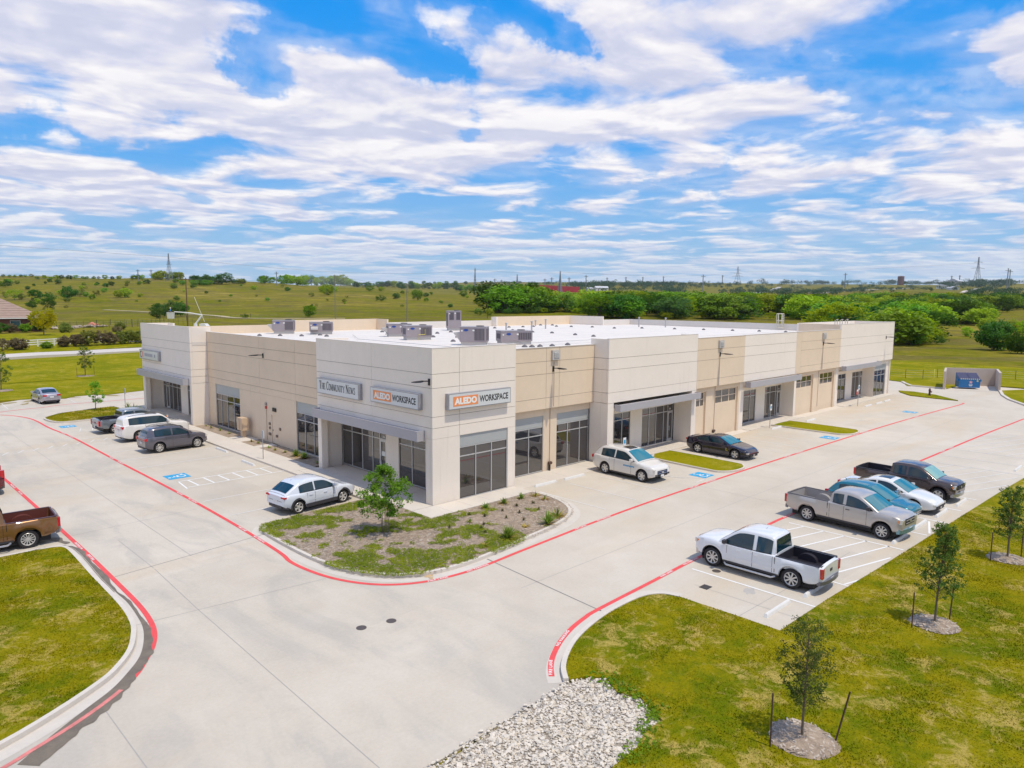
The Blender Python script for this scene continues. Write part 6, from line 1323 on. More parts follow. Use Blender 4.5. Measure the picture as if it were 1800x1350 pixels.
FARW=[2084,1668,19.9,2069,1607,19.3,2008,1653,20.2,2151,1678,19.5,1961,1615,16.5,2056,1603,19.4,1939,1564,16.5,2068,1734,19.4,1952,1633,19.5,2018,1656,16.7,2016,1675,15.8,2062,1662,20.9,1999,1640,20.5,2083,1655,18.1,1954,1682,14.9,1968,1579,18.8,1993,1613,17.1,2066,1743,18.6,1968,1532,14.0,1882,1611,19.6,1904,1639,19.1,1903,1604,15.1,1902,1652,17.4,1926,1640,17.1,1960,1576,15.3,2046,1610,19.1,1959,1643,16.5,2097,1690,18.0,2006,1660,17.5,1872,1566,18.3,2372,1665,16.0,2446,1575,15.1,2289,1510,17.0,2407,1587,15.4,2212,1609,18.7,2389,1646,16.9,2360,1686,20.0,2392,1592,19.4,2238,1639,18.2,2402,1623,18.4,2196,1579,17.7,2391,1544,15.4,2327,1511,14.2,2327,1608,18.3,2271,1784,15.6,2176,1530,14.9,2393,1681,15.0,2304,1765,20.1,2301,1620,19.1,2276,1615,16.0,2225,1659,15.5,2194,1704,18.3,2315,1494,15.2,2476,1599,15.9,2308,1748,15.7,2426,1647,15.5,2277,1678,13.9,2317,1628,16.2,2394,1594,17.4,2316,1514,14.1,2208,1632,18.8,2451,1590,16.3,2460,1596,18.9,2411,1566,13.5,2227,1629,16.5,2408,1670,15.5,2334,1470,17.9,2277,1670,17.4,2213,1725,17.7,2185,1623,16.7,2206,1639,14.5,2323,1607,15.8,2143,1644,16.7,2211,1591,18.1,2282,1588,19.4,2218,1546,15.7,2315,1718,18.9,2063,1598,16.5,2255,1585,16.1,2236,1708,17.1,2008,1364,12.8,1557,1314,10.9,1680,1218,12.8,1994,1432,15.3,1793,1210,13.1,1754,1315,8.8,1635,1372,10.4,2072,1391,12.9,1758,1299,11.4,2059,1443,11.8,1644,1266,8.6,1422,1165,10.6,1585,1293,12.9,1918,1482,11.0,1427,1114,7.9,1837,1420,12.8,1404,1132,7.5,1655,1302,8.4,1600,1329,9.4,1640,1383,8.9,1566,1112,11.5,1650,1254,9.3,1946,1360,12.4,1428,1124,8.6,3302,2114,16.6,2752,1542,9.7,3596,1933,14.7,3334,2246,13.5,2486,1604,8.3,2585,1613,10.2,2490,1558,12.5,2608,1555,11.4,2414,1604,9.2,3786,2293,14.7,2754,1695,13.3,2787,1754,10.4,2370,1606,7.0,2539,1568,10.8,2813,1593,12.8,2467,1558,12.4,2566,1520,9.4,2665,1451,12.8,3365,2233,14.4,2414,1594,9.4,3762,2210,18.5,2738,1767,13.4,3335,2171,11.5,2830,1663,11.6,2684,1474,8.8,3907,2091,19.1,2451,1576,10.7,2836,1589,8.0,3498,2137,17.8,2428,1617,13.0,1814,1153,12.6,1741,1124,13.8,1476,950,13.0,1497,968,12.4,1476,961,12.1,1978,1320,16.2,1988,1306,16.2,1862,1242,12.5,1792,1174,15.0,1904,1193,13.2,1482,951,12.6,1827,1186,12.3,1750,1129,11.6,2048,1310,17.5,1524,951,12.5,1760,1129,15.4,1471,952,12.2,1733,1092,14.2,1914,1004,14.7,1649,906,12.7,915,408,6.2,993,446,5.1,1866,951,11.8,2007,909,11.8,2136,885,10.3,908,384,5.6,2107,816,11.4,910,340,5.8,911,366,5.0,2318,1051,12.3,2269,1059,12.2,2116,850,14.0,1752,852,9.5,1885,940,10.1,915,403,6.4,923,390,6.5,2022,874,10.2,2100,846,11.9,1840,990,10.6,2020,826,11.4,997,458,6.3,1946,764,11.0,2314,987,12.2,2290,1029,14.3,1584,800,11.0,913,397,4.8,1733,854,10.7,1632,807,10.7,958,382,5.7,961,398,6.5,1567,864,10.7,1528,808,10.4,2012,902,14.1,2151,1058,15.5,926,343,4.5,931,372,4.6,2108,886,13.5,1817,966,10.6,2014,925,11.7,2086,1012,13.9,907,354,6.1,1607,827,11.0,2068,846,12.4,1995,902,10.9,1702,818,9.0,2007,946,10.0,2174,1063,15.9,1889,999,14.3,936,398,5.7,1668,873,9.1,975,457,6.6,2099,1022,14.9,1828,955,12.9,1890,946,9.9,1796,882,12.7,979,365,6.3,2124,814,11.6,2046,961,12.8,2514,1012,11.4,2411,958,9.6,2031,711,7.7,2048,712,9.7,2158,828,11.5,2092,756,10.7,2480,894,11.1,2497,952,11.5,2450,943,12.2,2091,782,11.3,2456,973,10.9,2367,956,10.9,2200,888,10.5,2107,803,9.2,2498,983,13.4,2496,885,11.3,2461,968,10.5,2042,714,9.6,2079,765,10.4,2454,927,11.6,2052,735,8.6,2068,753,9.2,5771,2183,24.9,5798,2205,23.3,5057,2107,24.3,5532,1943,18.5,5509,1891,18.7,5040,2048,15.8,4780,2206,21.8,5472,2508,18.6,5501,2548,24.8,5380,2428,20.7,4849,2227,30.1,5273,2186,20.7,4850,1612,21.7,5127,2125,31.2,5316,2131,18.4,5052,2025,21.9,5482,2000,33.3,4884,2083,16.9,4897,2106,26.8,5016,2020,23.1,4950,2160,27.7,5482,2510,29.6,5334,2190,28.0,5082,2521,33.9,3397,1101,13.6,5358,2180,20.6,5004,1962,21.4,4975,2563,22.5,5081,2073,29.8,5068,1894,30.0,3484,682,19.7,3618,692,14.7,3523,727,12.5,3513,722,16.1,5152,1480,22.0,3647,710,14.7,3507,734,14.3,3677,694,12.8,3173,820,12.9,3532,797,21.3,3160,792,19.0,5268,1701,33.5,3556,789,12.8,3675,746,15.5,5559,1489,32.9,3604,795,14.5,3548,764,20.1,3540,807,16.0,3571,787,14.4,5171,1502,19.9,3551,855,14.3,5366,1717,32.7,3504,748,19.6,3424,847,21.1,3505,752,12.4,5267,1554,30.9,5313,1691,33.7,5357,1700,30.8,5824,1612,23.7,3192,811,14.9,3589,880,19.3,3598,876,17.8,3534,798,15.0,5191,1523,22.5,3569,853,14.2,3616,909,16.6,3644,689,17.8,3513,768,21.2,3614,876,19.9,5789,1744,21.9,5410,1568,28.8,3660,695,21.4,5626,1540,20.4,5094,1406,23.4,3512,748,14.2,3418,613,16.8,3244,902,12.3,3531,738,18.5,3525,778,16.8,5554,1477,20.8,3582,825,21.3,5499,1410,20.4,3565,878,18.3,3660,702,18.7,3637,709,13.3,3493,692,18.4,3480,698,12.2,3645,690,20.1,3345,1006,17.6,5298,1631,23.3,2797,606,16.7,3233,714,18.9,2442,503,10.6,3027,698,16.6,2961,646,14.5,3010,715,16.7,2854,571,17.6,2984,636,17.0,3275,707,13.9,3014,664,14.7,2892,585,16.9,3260,684,14.5,2819,614,17.7,3055,777,20.4,2926,739,17.8,3619,880,18.1,3014,679,17.3,3098,772,17.7,2868,708,12.4,2837,638,15.7,3088,675,14.6,3179,702,17.9,2662,674,13.4,2891,631,17.8,3213,651,13.7,3276,719,21.5,2579,915,9.3,2186,661,10.6,2489,870,11.6,2199,598,11.0,2237,648,6.7,2234,626,6.8,2310,791,12.2,2254,736,8.0,2204,690,6.6,2578,918,8.9,2034,637,8.4,2544,846,11.9,2355,605,9.7,2487,722,9.9,2181,666,8.0,2602,920,11.5,2280,578,7.6,2207,725,7.4,2184,628,6.6,2234,720,6.9,763,164,5.6,671,126,3.9,771,147,4.7,601,170,4.8,704,202,5.9,647,175,5.5,596,167,4.7,715,105,4.8,599,198,5.3,722,113,4.5,649,205,4.8,708,129,4.9,682,123,4.3,947,173,7.6,707,117,4.4,589,157,4.5,591,152,4.8,616,172,4.5,765,158,6.3,718,186,5.9,692,149,4.0,747,193,5.0,945,150,7.1,755,122,5.9,736,163,4.4,667,215,4.4,586,150,5.1,958,174,7.7,660,154,4.4,642,154,5.1,720,207,5.5,607,188,4.1,732,160,4.9,690,123,5.0,609,198,5.0,710,144,5.6,674,170,4.2,705,139,5.1,631,148,5.2,698,151,4.0,678,218,5.1,690,198,4.3,607,155,5.3,691,178,4.3,602,144,4.5,754,136,5.3,740,139,4.2,746,155,5.5,765,175,5.1,738,133,5.0,595,148,4.7,735,165,6.2,759,114,4.7,666,213,5.4,941,185,5.9,586,175,3.9,708,116,4.5,614,136,4.7,631,132,3.8,750,176,5.3,586,175,3.9,579,167,4.8,736,142,4.3,697,144,4.7,700,143,4.0,752,248,6.8,768,154,5.7,652,175,4.7,589,178,5.2,710,167,4.6,1534,1353,8.8,2817,1572,14.4,2326,1382,12.8,2124,1485,9.1,2009,1464,12.6,2498,1517,11.6,1352,1247,6.6,1822,1670,7.9,1426,1432,8.8,2374,1596,14.7,1762,1815,11.1,1692,1272,7.6,2371,1450,10.3,2295,1717,12.6,1803,1667,13.2,2476,1441,12.4,2015,1948,10.5,2246,1402,13.2,1906,1564,9.2,2171,1497,11.5,2090,1925,10.6,1542,1328,9.0,1950,1960,9.6,2470,1432,11.8,2617,1540,10.7,1593,1266,7.0,2613,1493,11.4,2469,1401,12.7,2786,1594,9.9,1874,1213,8.5,2055,1955,9.8,2178,1204,8.1,2181,1348,10.3,2309,1770,11.4,2425,1482,11.9,2601,1536,13.5,2098,1991,10.8,2540,1384,14.6,2334,1580,14.2,2055,1512,13.2,2071,2125,11.7,1668,1178,6.6,1354,1255,8.8,1879,1947,12.2,1733,1276,7.1,1655,1263,9.1,2475,1495,9.5,2439,1362,9.3,2716,1439,15.2,2233,1787,9.4,2218,1392,13.2,2400,1606,13.1,2114,1953,10.5,2242,1345,13.5,2034,1559,13.2,2468,1543,12.6,2166,1422,13.8,1827,1632,8.7,1366,1269,7.8,1775,1739,8.2,2009,399,6.4,2610,1301,11.8,2011,437,7.1,2659,912,10.5,3162,599,13.7,2306,1140,11.7,2821,1358,11.4,2301,563,8.8,1974,661,7.8,1086,280,5.5,3018,1406,15.0,2583,919,8.6,2769,1241,11.8,3178,1346,10.3,2085,763,7.2,2541,1307,12.8,3017,1137,15.2,2222,716,10.6,4280,2093,22.6,2172,643,6.5,2952,644,11.9,2969,1053,13.1,2688,788,12.1,2132,826,10.7,2330,1170,13.3,2360,469,8.6,2339,1064,12.3,3145,748,13.6,2462,999,10.5,2360,552,7.0,3234,613,12.7,2210,464,7.0,2918,990,10.2,2771,933,13.8,2408,1108,10.3,3153,1510,11.8,2610,747,9.0,2329,1019,12.9,2278,547,10.7,2565,1020,11.7,2601,1333,11.3,2009,398,8.8,2804,1104,9.3,4074,2084,22.5,1068,322,4.1,4675,2099,25.5,4514,1908,21.7,2696,1183,14.4,2491,1222,13.3,2564,890,9.7,591,198,3.7,630,240,3.3,599,277,3.1,679,310,3.7,676,257,4.1,636,237,3.3,674,300,4.3,611,290,4.2,656,233,3.9,643,348,4.7,601,246,3.7,603,220,4.2,650,245,4.6,609,273,4.4,598,275,4.3,739,395,5.9,630,309,4.9,660,286,3.6,617,254,4.1,625,302,3.9,637,289,4.0,592,218,3.8,612,290,3.3,692,349,5.2,675,271,4.5,670,293,4.7,763,425,4.9,652,274,4.4,616,268,3.2,633,276,4.1,656,301,4.7,620,301,3.8,654,293,4.8,720,395,5.2,668,242,3.4,613,206,3.3,619,287,4.4,598,299,3.2,661,241,4.1,634,349,3.6,2134,1937,8.2,2159,1964,7.9,3234,2905,13.1,2149,2024,8.7,2802,2949,15.5,2375,2211,7.8,2167,2013,8.8,2143,1976,11.0,2976,3067,14.4,2648,2568,9.2,2629,2538,9.7,2745,2921,13.3,3043,3031,14.0,2197,2019,9.1,2149,1968,8.0,2912,2909,10.6,2960,3080,13.4,3058,3096,16.5,2771,2881,14.5,2133,1927,8.4,2315,2230,12.2,2818,2850,11.3,2918,2913,15.0,2357,2259,12.8,1200,245,8.0,1181,219,7.5,1130,191,5.8,2163,444,11.3,2004,409,12.2,1011,214,6.7,1021,209,5.3,1260,271,6.4,2025,352,12.7,2028,423,9.8,1062,194,7.2,1229,215,7.8,1233,224,6.6,1198,250,6.5,1035,215,5.4,2117,389,11.5,1065,224,5.2,1156,206,7.7,2162,451,11.9,1079,219,6.6,3039,691,8.9,3162,753,12.8,3524,716,11.6,3443,864,12.2,3148,587,11.6,3234,664,11.1,3611,710,14.2,3378,624,10.1,3541,843,13.4,3060,724,11.1,3178,615,11.7,3094,728,10.8,3182,622,9.8,3401,639,10.7]
def column_of(x,y):
    return ((x-CX)*RX+(y-CY)*RY)/((x-CX)*FX+(y-CY)*FY)
def wood_label(k,x,y):
    c=column_of(x,y); d=math.hypot(x-CX,y-CY)
    zone='behind mid roof' if c<.12 else ('left of the ladder cage' if c<.36 else ('beyond the far end' if c<.53 else 'above the dumpster meadow'))
    return TREE_LAB[k]+' in '+('front' if d<300 else ('second' if d<345 else 'back'))+' row of the wood '+zone
for i in range(0,len(WOOD),4):
    x,y,h,k=WOOD[i:i+4]; set_tree(k,x,y,h*1.3,wood_label(k,x,y),'trees of the woodland belt',wide=tr_.uniform(1.5,2.0))
for n in range(0,len(BUSH),4):
    x,y,h,k=BUSH[n:n+4]
    if n<40 and h>4.5: set_tree(k,x+.9,y-.6,h*.8,TREE_LAB[k]+' standing in the meadow right of the building','trees in the right hand meadow',wide=1.3,name='meadow_tree')
    if n<40: set_tree(k,x,y,h,TREE_LAB[k]+' standing in the meadow right of the building','trees in the right hand meadow',wide=1.1,name='meadow_tree')
    else: set_tree(k if k==2 or tr_.random()<.7 else 'low',x,y,h*1.25,{0:'bright green',1:'mid green',2:'dark',3:'thin olive'}[k]+' lone bush on the pasture, '+('upper slope ' if math.hypot(x-CX,y-CY)>600 else 'lower slope ')+('left of the first utility pole' if column_of(x,y)<-.45 else 'behind the roof'),'bushes scattered over the pasture',wide=1.2,trunk=h>3,cat='bush',name='pasture_bush')
pr_=random.Random(41)
for n in range(75):
    D=pr_.uniform(380,820); u=pr_.uniform(-.72,-.05); x=CX+D*FX+D*u*RX; y=CY+D*FY+D*u*RY; k=pr_.choice((0,1,1,2,3,3)); h=D/1260*pr_.uniform(4,11)
    set_tree(k,x,y,h,{0:'bright green',1:'mid green',2:'dark',3:'thin olive'}[k]+' scrub bush on the pasture, '+('upper slope ' if D>600 else 'lower slope ')+('left of the first utility pole' if u<-.45 else 'behind the roof'),'scrub scattered over the pasture',wide=1.4,trunk=False,cat='bush',name='scrub_bush')
for i in range(0,len(SKYT),4):
    x,y,h,k=SKYT[i:i+4]; set_tree(k,x,y,h*1.25,{0:'bright green',1:'green',2:'dark green',3:'olive'}[k]+' distant tree on the ridge, '+('left of the lattice tower' if column_of(x,y)<-.5 else ('between lattice tower and first pale pole' if column_of(x,y)<-.24 else 'above the middle of the roof')),'trees along the ridge line',wide=tr_.uniform(1.1,1.5),trunk=h>12,name='ridge_tree')
# far woodland: one mass of small clumps
mb=MB(); fr=random.Random(6)
for i in range(0,len(FARW),3):
    x,y,h=FARW[i:i+3]; h*=1.15; z=terrain(x,y); w=h*fr.uniform(1.3,2.4)
    for _ in range(9):
        a=fr.uniform(0,2*PI); rr=w*.55*fr.random(); leaves(mb,fr,(x+rr*math.cos(a),y+rr*math.sin(a),z+h*fr.uniform(.25,.75)),(w*.26,w*.26,h*.30),13,h*.13)
stuff(mb.build('distant_woodland',leaf_mat('leaves_distant',(.018,.055,.016),(.04,.085,.018),(.065,.11,.02))),'dark green woodland strung over the far hills','woodland')
# --- young staked trees in the lawn
def small_tree(name,label,x,y,z,H,bottom,rx,mat_,ncl,nl,size,clr,seed,group,stems=1,tr=.035,mound=None,lean=.03,shape=None):
    e=E(name,label,'tree',(x,y,z),0,group); rnd=random.Random(seed)
    rz=(H-bottom)/2; zc=bottom+rz
    mb=MB(); cl=MB()
    if stems==1:
        top=Vector((lean*H,-lean*.4*H,H*.93)); mb.tube([(0,0,-.05),(top.x*.15,0,H*.25),(top.x*.5,top.y*.5,H*.6),tuple(top)],tr,7,tr*.25)
        ax=lambda t:Vector((top.x*t,top.y*t,top.z*t))
    else:
        for i in range(stems):
            a=2*PI*i/stems+.4; q=(.42*rx*math.cos(a),.42*rx*math.sin(a),zc+.1*H); mb.tube([(.13*math.cos(a),.13*math.sin(a),-.05),(.38*q[0],.38*q[1],H*.3),(.6*q[0],.6*q[1],H*.5),q],tr,6,tr*.35)
        ax=lambda t:Vector((0,0,H*t))
    for i in range(ncl):
        t=rnd.uniform(0,1); zz=bottom+(H-bottom)*t; wdt=rx*(shape(t) if shape else math.sin(PI*(.12+.84*t))**.7); a=rnd.uniform(0,2*PI); k=rnd.uniform(.25,1)
        c=ax(zz/H)+Vector((wdt*k*math.cos(a),wdt*k*math.sin(a),0)); c.z=zz
        b=ax(max(.12,zz/H-.12*k)); 
        if stems>1: b.z=max(bottom*.9,b.z)
        mb.tube([tuple(b),tuple(b.lerp(c,.6)+Vector((0,0,.02))),tuple(c)],tr*.13,3,tr*.05)
        q=clr*rnd.uniform(.6,1.3); leaves(cl,rnd,c,(q,q,q*.8),nl,size)
    mb.build('trunk',BARK,e,True); cl.build('crown',mat_,e)
    if mound:
        m2=MB(); n=22; rings=[]
        for k,(rr,hh) in enumerate(((0,.10),(.35,.09),(.68,.05),(.92,.012),(1.02,-.01))):
            rings.append([(mound*rr*(1+.16*noise.noise(Vector((math.cos(6.28*j/n)*1.5,math.sin(6.28*j/n)*1.5,seed))))*math.cos(2*PI*j/n),mound*rr*(1+.16*noise.noise(Vector((math.cos(6.28*j/n)*1.5,math.sin(6.28*j/n)*1.5,seed))))*math.sin(2*PI*j/n),hh+.02*rnd.random()) for j in range(n)])
        for i in range(4): m2.add(rings[i]+rings[i+1],[(j,n+j,n+(j+1)%n,(j+1)%n) for j in range(n)])
        o=m2.build('mulch_ring',MULCH,None,True); o.location=(x,y,z+.005); o['kind']='structure'
        chips(rnd,lambda:(lambda r,a:(x+r*math.cos(a),y+r*math.sin(a)))(mound*math.sqrt(rnd.random())*.98,rnd.uniform(0,6.28)),420,z+.02,.055,lambda px,py:.09*max(0,1-math.hypot(px-x,py-y)/mound))
    return e
CHIPM=[mat('wood_chip_pale',(.46,.39,.32),.9,var=.3,vs=3),mat('wood_chip_brown',(.30,.235,.18),.9,var=.3,vs=3)]
def chips(rnd,pos,n,z,s,hf=lambda a,b:0):
    for m in CHIPM:
        mb=MB()
        for _ in range(n//2):
            px,py=pos(); a=rnd.uniform(0,PI); l=s*rnd.uniform(.5,1.4); w=l*.3; zz=z+hf(px,py)+rnd.uniform(0,.015); t=rnd.uniform(-.02,.03)
            c,sn=math.cos(a),math.sin(a); mb.add([(px-l*c-w*sn,py-l*sn+w*c,zz),(px+l*c-w*sn,py+l*sn+w*c,zz+t),(px+l*c+w*sn,py+l*sn-w*c,zz+t+.008),(px-l*c+w*sn,py-l*sn-w*c,zz+.008)],[(0,1,2,3)])
        stuff(mb.build('mulch_chips',m),'loose wood mulch chips on the planting beds','mulch')
def stake(x,y,z,h,lx,ly,label):
    mb=MB(); mb.tube([(0,0,-.1),(lx,ly,h)],.022,5); o=mb.build('tree_stake',mat('rusty_stake',(.085,.045,.035),.8)); o.location=(x,y,z); tag(o,label,'stake','steel stakes beside the young trees')
OAKS=lambda t:(.35+1.0*t if t<.45 else 1.0*(1-(t-.45)/.62)**.8) 
small_tree('young_oak_tree','nearest young tree in a mulch ring between two stakes, bottom right',-5.72,-21.75,.10,3.0,1.0,.62,LF_OAK,190,20,.028,.11,3,'young staked trees in the right lawn',mound=.78,shape=lambda t:.55+.5*math.sin(PI*min(1,t*.9+.05)),lean=.015,tr=.034)
small_tree('young_oak_tree','second young tree, dark and slanting, in the lawn below the parked row',3.65,-22.1,.10,3.35,1.15,.72,LF_OAK,190,26,.034,.12,5,'young staked trees in the right lawn',mound=.72,shape=lambda t:1.15-.75*t,lean=.06,tr=.040)
small_tree('young_oak_tree','third young tree at the right edge of the lawn',12.7,-22.35,.10,3.05,1.05,.80,LF_OAK,180,22,.036,.12,8,'young staked trees in the right lawn',mound=.72,shape=lambda t:1.1-.6*t,lean=.01,tr=.045)
for a in ((-6.55,-21.35,1.35,0,0,'left stake of the nearest young tree'),(-5.25,-22.35,1.35,.10,-.25,'right stake of the nearest young tree, leaning'),(2.85,-21.65,1.2,0,0,'left stake of the second young tree'),(4.35,-22.35,1.25,.02,-.05,'right stake of the second young tree'),(12.0,-21.9,1.2,0,0,'left stake of the third young tree'),(13.4,-22.7,1.2,0,0,'right stake of the third young tree')): stake(a[0],a[1],.1,a[2],a[3],a[4],a[5])
small_tree('ornamental_tree','bushy bright green multi stemmed tree in the corner planting bed',-4.2,-1.85,.10,3.05,.95,1.25,LF_FRESH,170,44,.048,.19,11,None,stems=5,tr=.017,shape=lambda t:(.75+.35*math.sin(PI*t*1.1)-.42*t*t))
small_tree('young_tree','sparse young tree in the far left lawn with mulch ring',3.7,79.3,terrain(3.7,79.3)+.05,4.0,1.0,1.35,LF_OAK,85,16,.075,.20,14,'young trees in the far left lawn',mound=1.4,tr=.06)
small_tree('young_tree','sparse young tree cut by the left edge of the picture',-7.3,68.6,.06,4.3,.9,1.3,LF_OAK,85,16,.075,.20,15,'young trees in the far left lawn',mound=1.1,tr=.06)
small_tree('young_tree','small round young tree on the far planted island',-3.6,46.2,.10,2.6,.75,.85,LF_MID,60,24,.06,.17,16,None,tr=.04)
for x,y in ((2.5,78.3),(5.0,80.2)): stake(x,y,.05,1.3,0,0,'stake beside the far left young tree')
# --- planting bed: ground cover, yuccas, tufts, chips
bed_poly=[Vector((p[0],p[1])) for p in offset_line(cI,-.2)]+[Vector((-1.45,-1.7)),Vector((-1.45,3.3)),Vector((-5.8,3.2))]
def inside(px,py,poly):
    c=False; n=len(poly)
    for i in range(n):
        a,b=poly[i],poly[(i+1)%n]
        if (a[1]>py)!=(b[1]>py) and px<(b[0]-a[0])*(py-a[1])/(b[1]-a[1])+a[0]: c=not c
    return c
br=random.Random(21)
def bed_pos():
    while True:
        px,py=br.uniform(-8.2,5.8),br.uniform(-7.2,3.4)
        if inside(px,py,bed_poly): return px,py
chips(br,bed_pos,9000,.105,.045)
mb=MB(); cnt=0
while cnt<12500:
    px,py=bed_pos()
    v=noise.noise(Vector((px*.62,py*.62,3.3)))*.9+noise.noise(Vector((px*1.9,py*1.9,1.3)))*.7
    edge=max(0,1-abs(py+6.2)/1.2)*.30+max(0,1-abs(px+7.3)/1.3)*.25+ max(0,1-math.hypot(px+1.8,py+1.7)/2.2)*.35
    if px>-.6: v-=.10+.20*(px+.6)
    d=math.hypot(px+4.2,py+3.0); v-=max(0,1-d/2.2)*.40
    if v+edge<-.13+br.random()*.22: continue
    leaves(mb,br,(px,py,.125+.04*br.random()),(.075,.075,.035),6,.026); cnt+=1
stuff(mb.build('ground_cover',leaf_mat('leaves_groundcover',(.19,.26,.004),(.29,.34,.010),(.40,.40,.05),0)),'patchy low green ground cover over the corner planting bed','ground cover')
YUC=leaf_mat('yucca_blade_green',(.16,.28,.03),(.28,.38,.05),(.48,.46,.08),.1); YUD=leaf_mat('yucca_blade_straw',(.50,.36,.08),(.42,.26,.06),(.55,.42,.15),.1)
def blades(mb,rnd,n,L,w,up,droop):
    for i in range(n):
        a=rnd.uniform(0,2*PI); el=rnd.uniform(*up); l=L*rnd.uniform(.7,1.1); c,s=math.cos(a),math.sin(a); ww=w*rnd.uniform(.9,1.5); P=[]
        for t in (0,.45,1.0):
            r=l*t*math.cos(el); z=l*t*math.sin(el)-droop*l*t*t; P.append((r,z,ww*(1 if t<.6 else .08)))
        vs=[]
        for r,z,q in P: vs+=[(r*c-q*s,r*s+q*c,max(.01,z)),(r*c+q*s,r*s-q*c,max(.01,z))]
        mb.add(vs,[(0,1,3,2),(2,3,5,4)])
def yucca(x,y,L,label,green=60,straw=16,seed=1,z=.10,name='yucca_plant',group='spiky yucca plants in the beds'):
    e=E(name,label,'plant',(x,y,z),0,group); rnd=random.Random(seed)
    if green: mb=MB(); blades(mb,rnd,green,L,.022,(.35,1.45),.12); mb.build('blades',YUC,e)
    if straw: mb=MB(); blades(mb,rnd,straw,L*.95,.02,(-.0,.5),.10); mb.build('dry_blades',YUD,e)
yucca(-.72,-6.3,.74,'large green yucca at the kerb of the corner bed',80,22,1); yucca(2.15,-6.05,.74,'large green yucca at the right end of the corner bed',80,14,2)
yucca(3.35,-5.6,.66,'golden dry yucca behind the large one at the right end',22,50,3); yucca(1.7,-2.15,.40,'small yucca nearest the corner window in the bed',44,26,4); yucca(2.95,-2.2,.42,'small bluish yucca in the middle below the corner window',40,26,5)
yucca(4.25,-2.15,.40,'small green yucca at right below the corner window',44,14,6); yucca(5.25,-2.3,.42,'dry straw coloured yucca at the far tip of the bed',5,34,7); yucca(5.1,-3.1,.42,'dry straw tuft beside the rounded kerb end',4,30,8)
yucca(-2.1,-6.3,.40,'dry straw tuft near the kerb left of the large yucca',0,40,9,name='dry_tuft'); yucca(1.1,-5.6,.34,'pale dry tuft between the two large yuccas',0,32,10,name='dry_tuft')
for i,(x,y) in enumerate(((.6,14.4),(.55,15.5))): yucca(x,y,.62,['large yucca at the foot of the column by the shaded window','second large yucca left of the column by the shaded window'][i],60,34,20+i)
for i,(x,y,g) in enumerate(((.4,18.2,8),(.4,19.2,7),(.5,17.0,10),(.5,22.1,7),(.6,21.2,9),(.5,29.6,7),(.6,28.0,7),(.6,26.3,7),(.6,30.8,5),(.5,12.6,7))): yucca(x,y,.30,'small half dry shrub in the narrow bed along the shaded wall',g,12,30+i,name='small_shrub',group='small shrubs along the shaded wall')
yucca(-.45,-3.4,.28,'small red green shrub in the middle of the bed',18,4,44,name='small_shrub',group=None)
for i,(x,y) in enumerate(((-1.2,41.5),(-.9,42.6),(-1.0,43.8),(-1.1,45.2))): yucca(x,y,.75,'orange tinged grass clump by the far left column',22,30,60+i,name='grass_clump',group='orange grass clumps by the far block')
TUFT=leaf_mat('tuft_dark_olive',(.13,.13,.05),(.19,.17,.07),(.26,.23,.10),.1)
for i,(x,y) in enumerate(((-.2,-4.1),(-.9,-5.0),(.3,-2.5),(2.0,-3.1),(2.4,-3.9),(1.7,-4.9),(1.3,-4.1),(3.5,-4.2),(4.1,-3.2),(3.1,-3.0),(.7,-3.2),(-.7,-4.5),(-1.7,-3.4))):
    mb=MB(); blades(mb,random.Random(70+i),34,.20,.012,(.5,1.5),.05); o=mb.build('dark_tuft',TUFT); o.location=(x,y,.10); tag(o,'small dark olive tuft planted in the mulch of the corner bed','plant','dark tufts in the corner bed')
# --- white crushed stone
gp=[(a,b) for a,b in gr_in if a>-20]; gpoly=[(-16,-16.55),(-7.85,-16.05)]+[(-7.2,-16.25)]+[(-6.85,-16.6),(-7.2,-17.3),(-6.95,-17.9),(-7.3,-18.5),(-7.45,-19.0),(-8.3,-19.0),(-8.8,-19.2),(-9.9,-19.3),(-12,-19.6),(-16,-20)]
STONE=mat('crushed_limestone',(.64,.575,.49),.9,var=.22,vs=9,detail=8)
sheet('gravel_bed',gpoly,.03,mat('gravel_fines',(.34,.29,.235),.95,var=.4,vs=14,bump=.6,bs=60,detail=8))
gr=random.Random(31)
bmx=bmesh.new(); bmesh.ops.create_icosphere(bmx,subdivisions=1,radius=1); ICO=([v.co.copy() for v in bmx.verts],[tuple(v.index for v in f.verts) for f in bmx.faces]); bmx.free()
def rock(mb,x,y,z,s,rnd):
    ax=(s*rnd.uniform(.6,1.4),s*rnd.uniform(.5,1.1),s*rnd.uniform(.3,.6)); m=Matrix.Rotation(rnd.uniform(0,6),3,'Z')@Matrix.Rotation(rnd.uniform(-.6,.6),3,'X')
    mb.add([m@Vector((v.x*ax[0]*rnd.uniform(.75,1.2),v.y*ax[1]*rnd.uniform(.75,1.2),v.z*ax[2]*rnd.uniform(.7,1.2)))+Vector((x,y,z)) for v in ICO[0]],ICO[1])
STONE2=mat('crushed_limestone_grey',(.42,.385,.34),.9,var=.3,vs=9,detail=8); STONE3=mat('crushed_limestone_cream',(.58,.50,.39),.9,var=.25,vs=9,detail=8)
SM=[MB(),MB(),MB()]; n=0
while n<13500:
    x=gr.uniform(-16,-6.4); y=gr.uniform(-20,-15.9)
    ex=0
    if not inside(x+gr.gauss(0,.12),y+gr.gauss(0,.12),gpoly): continue
    rock(SM[0 if gr.random()<.62 else gr.choice((1,2))],x,y,.035+gr.uniform(0,.03),abs(gr.gauss(.022,.018))+.013,gr); n+=1
for q_,m_ in zip(SM,(STONE,STONE2,STONE3)): stuff(q_.build('crushed_stone',m_),'bed of white crushed stone at the edge of the drive','crushed stone')
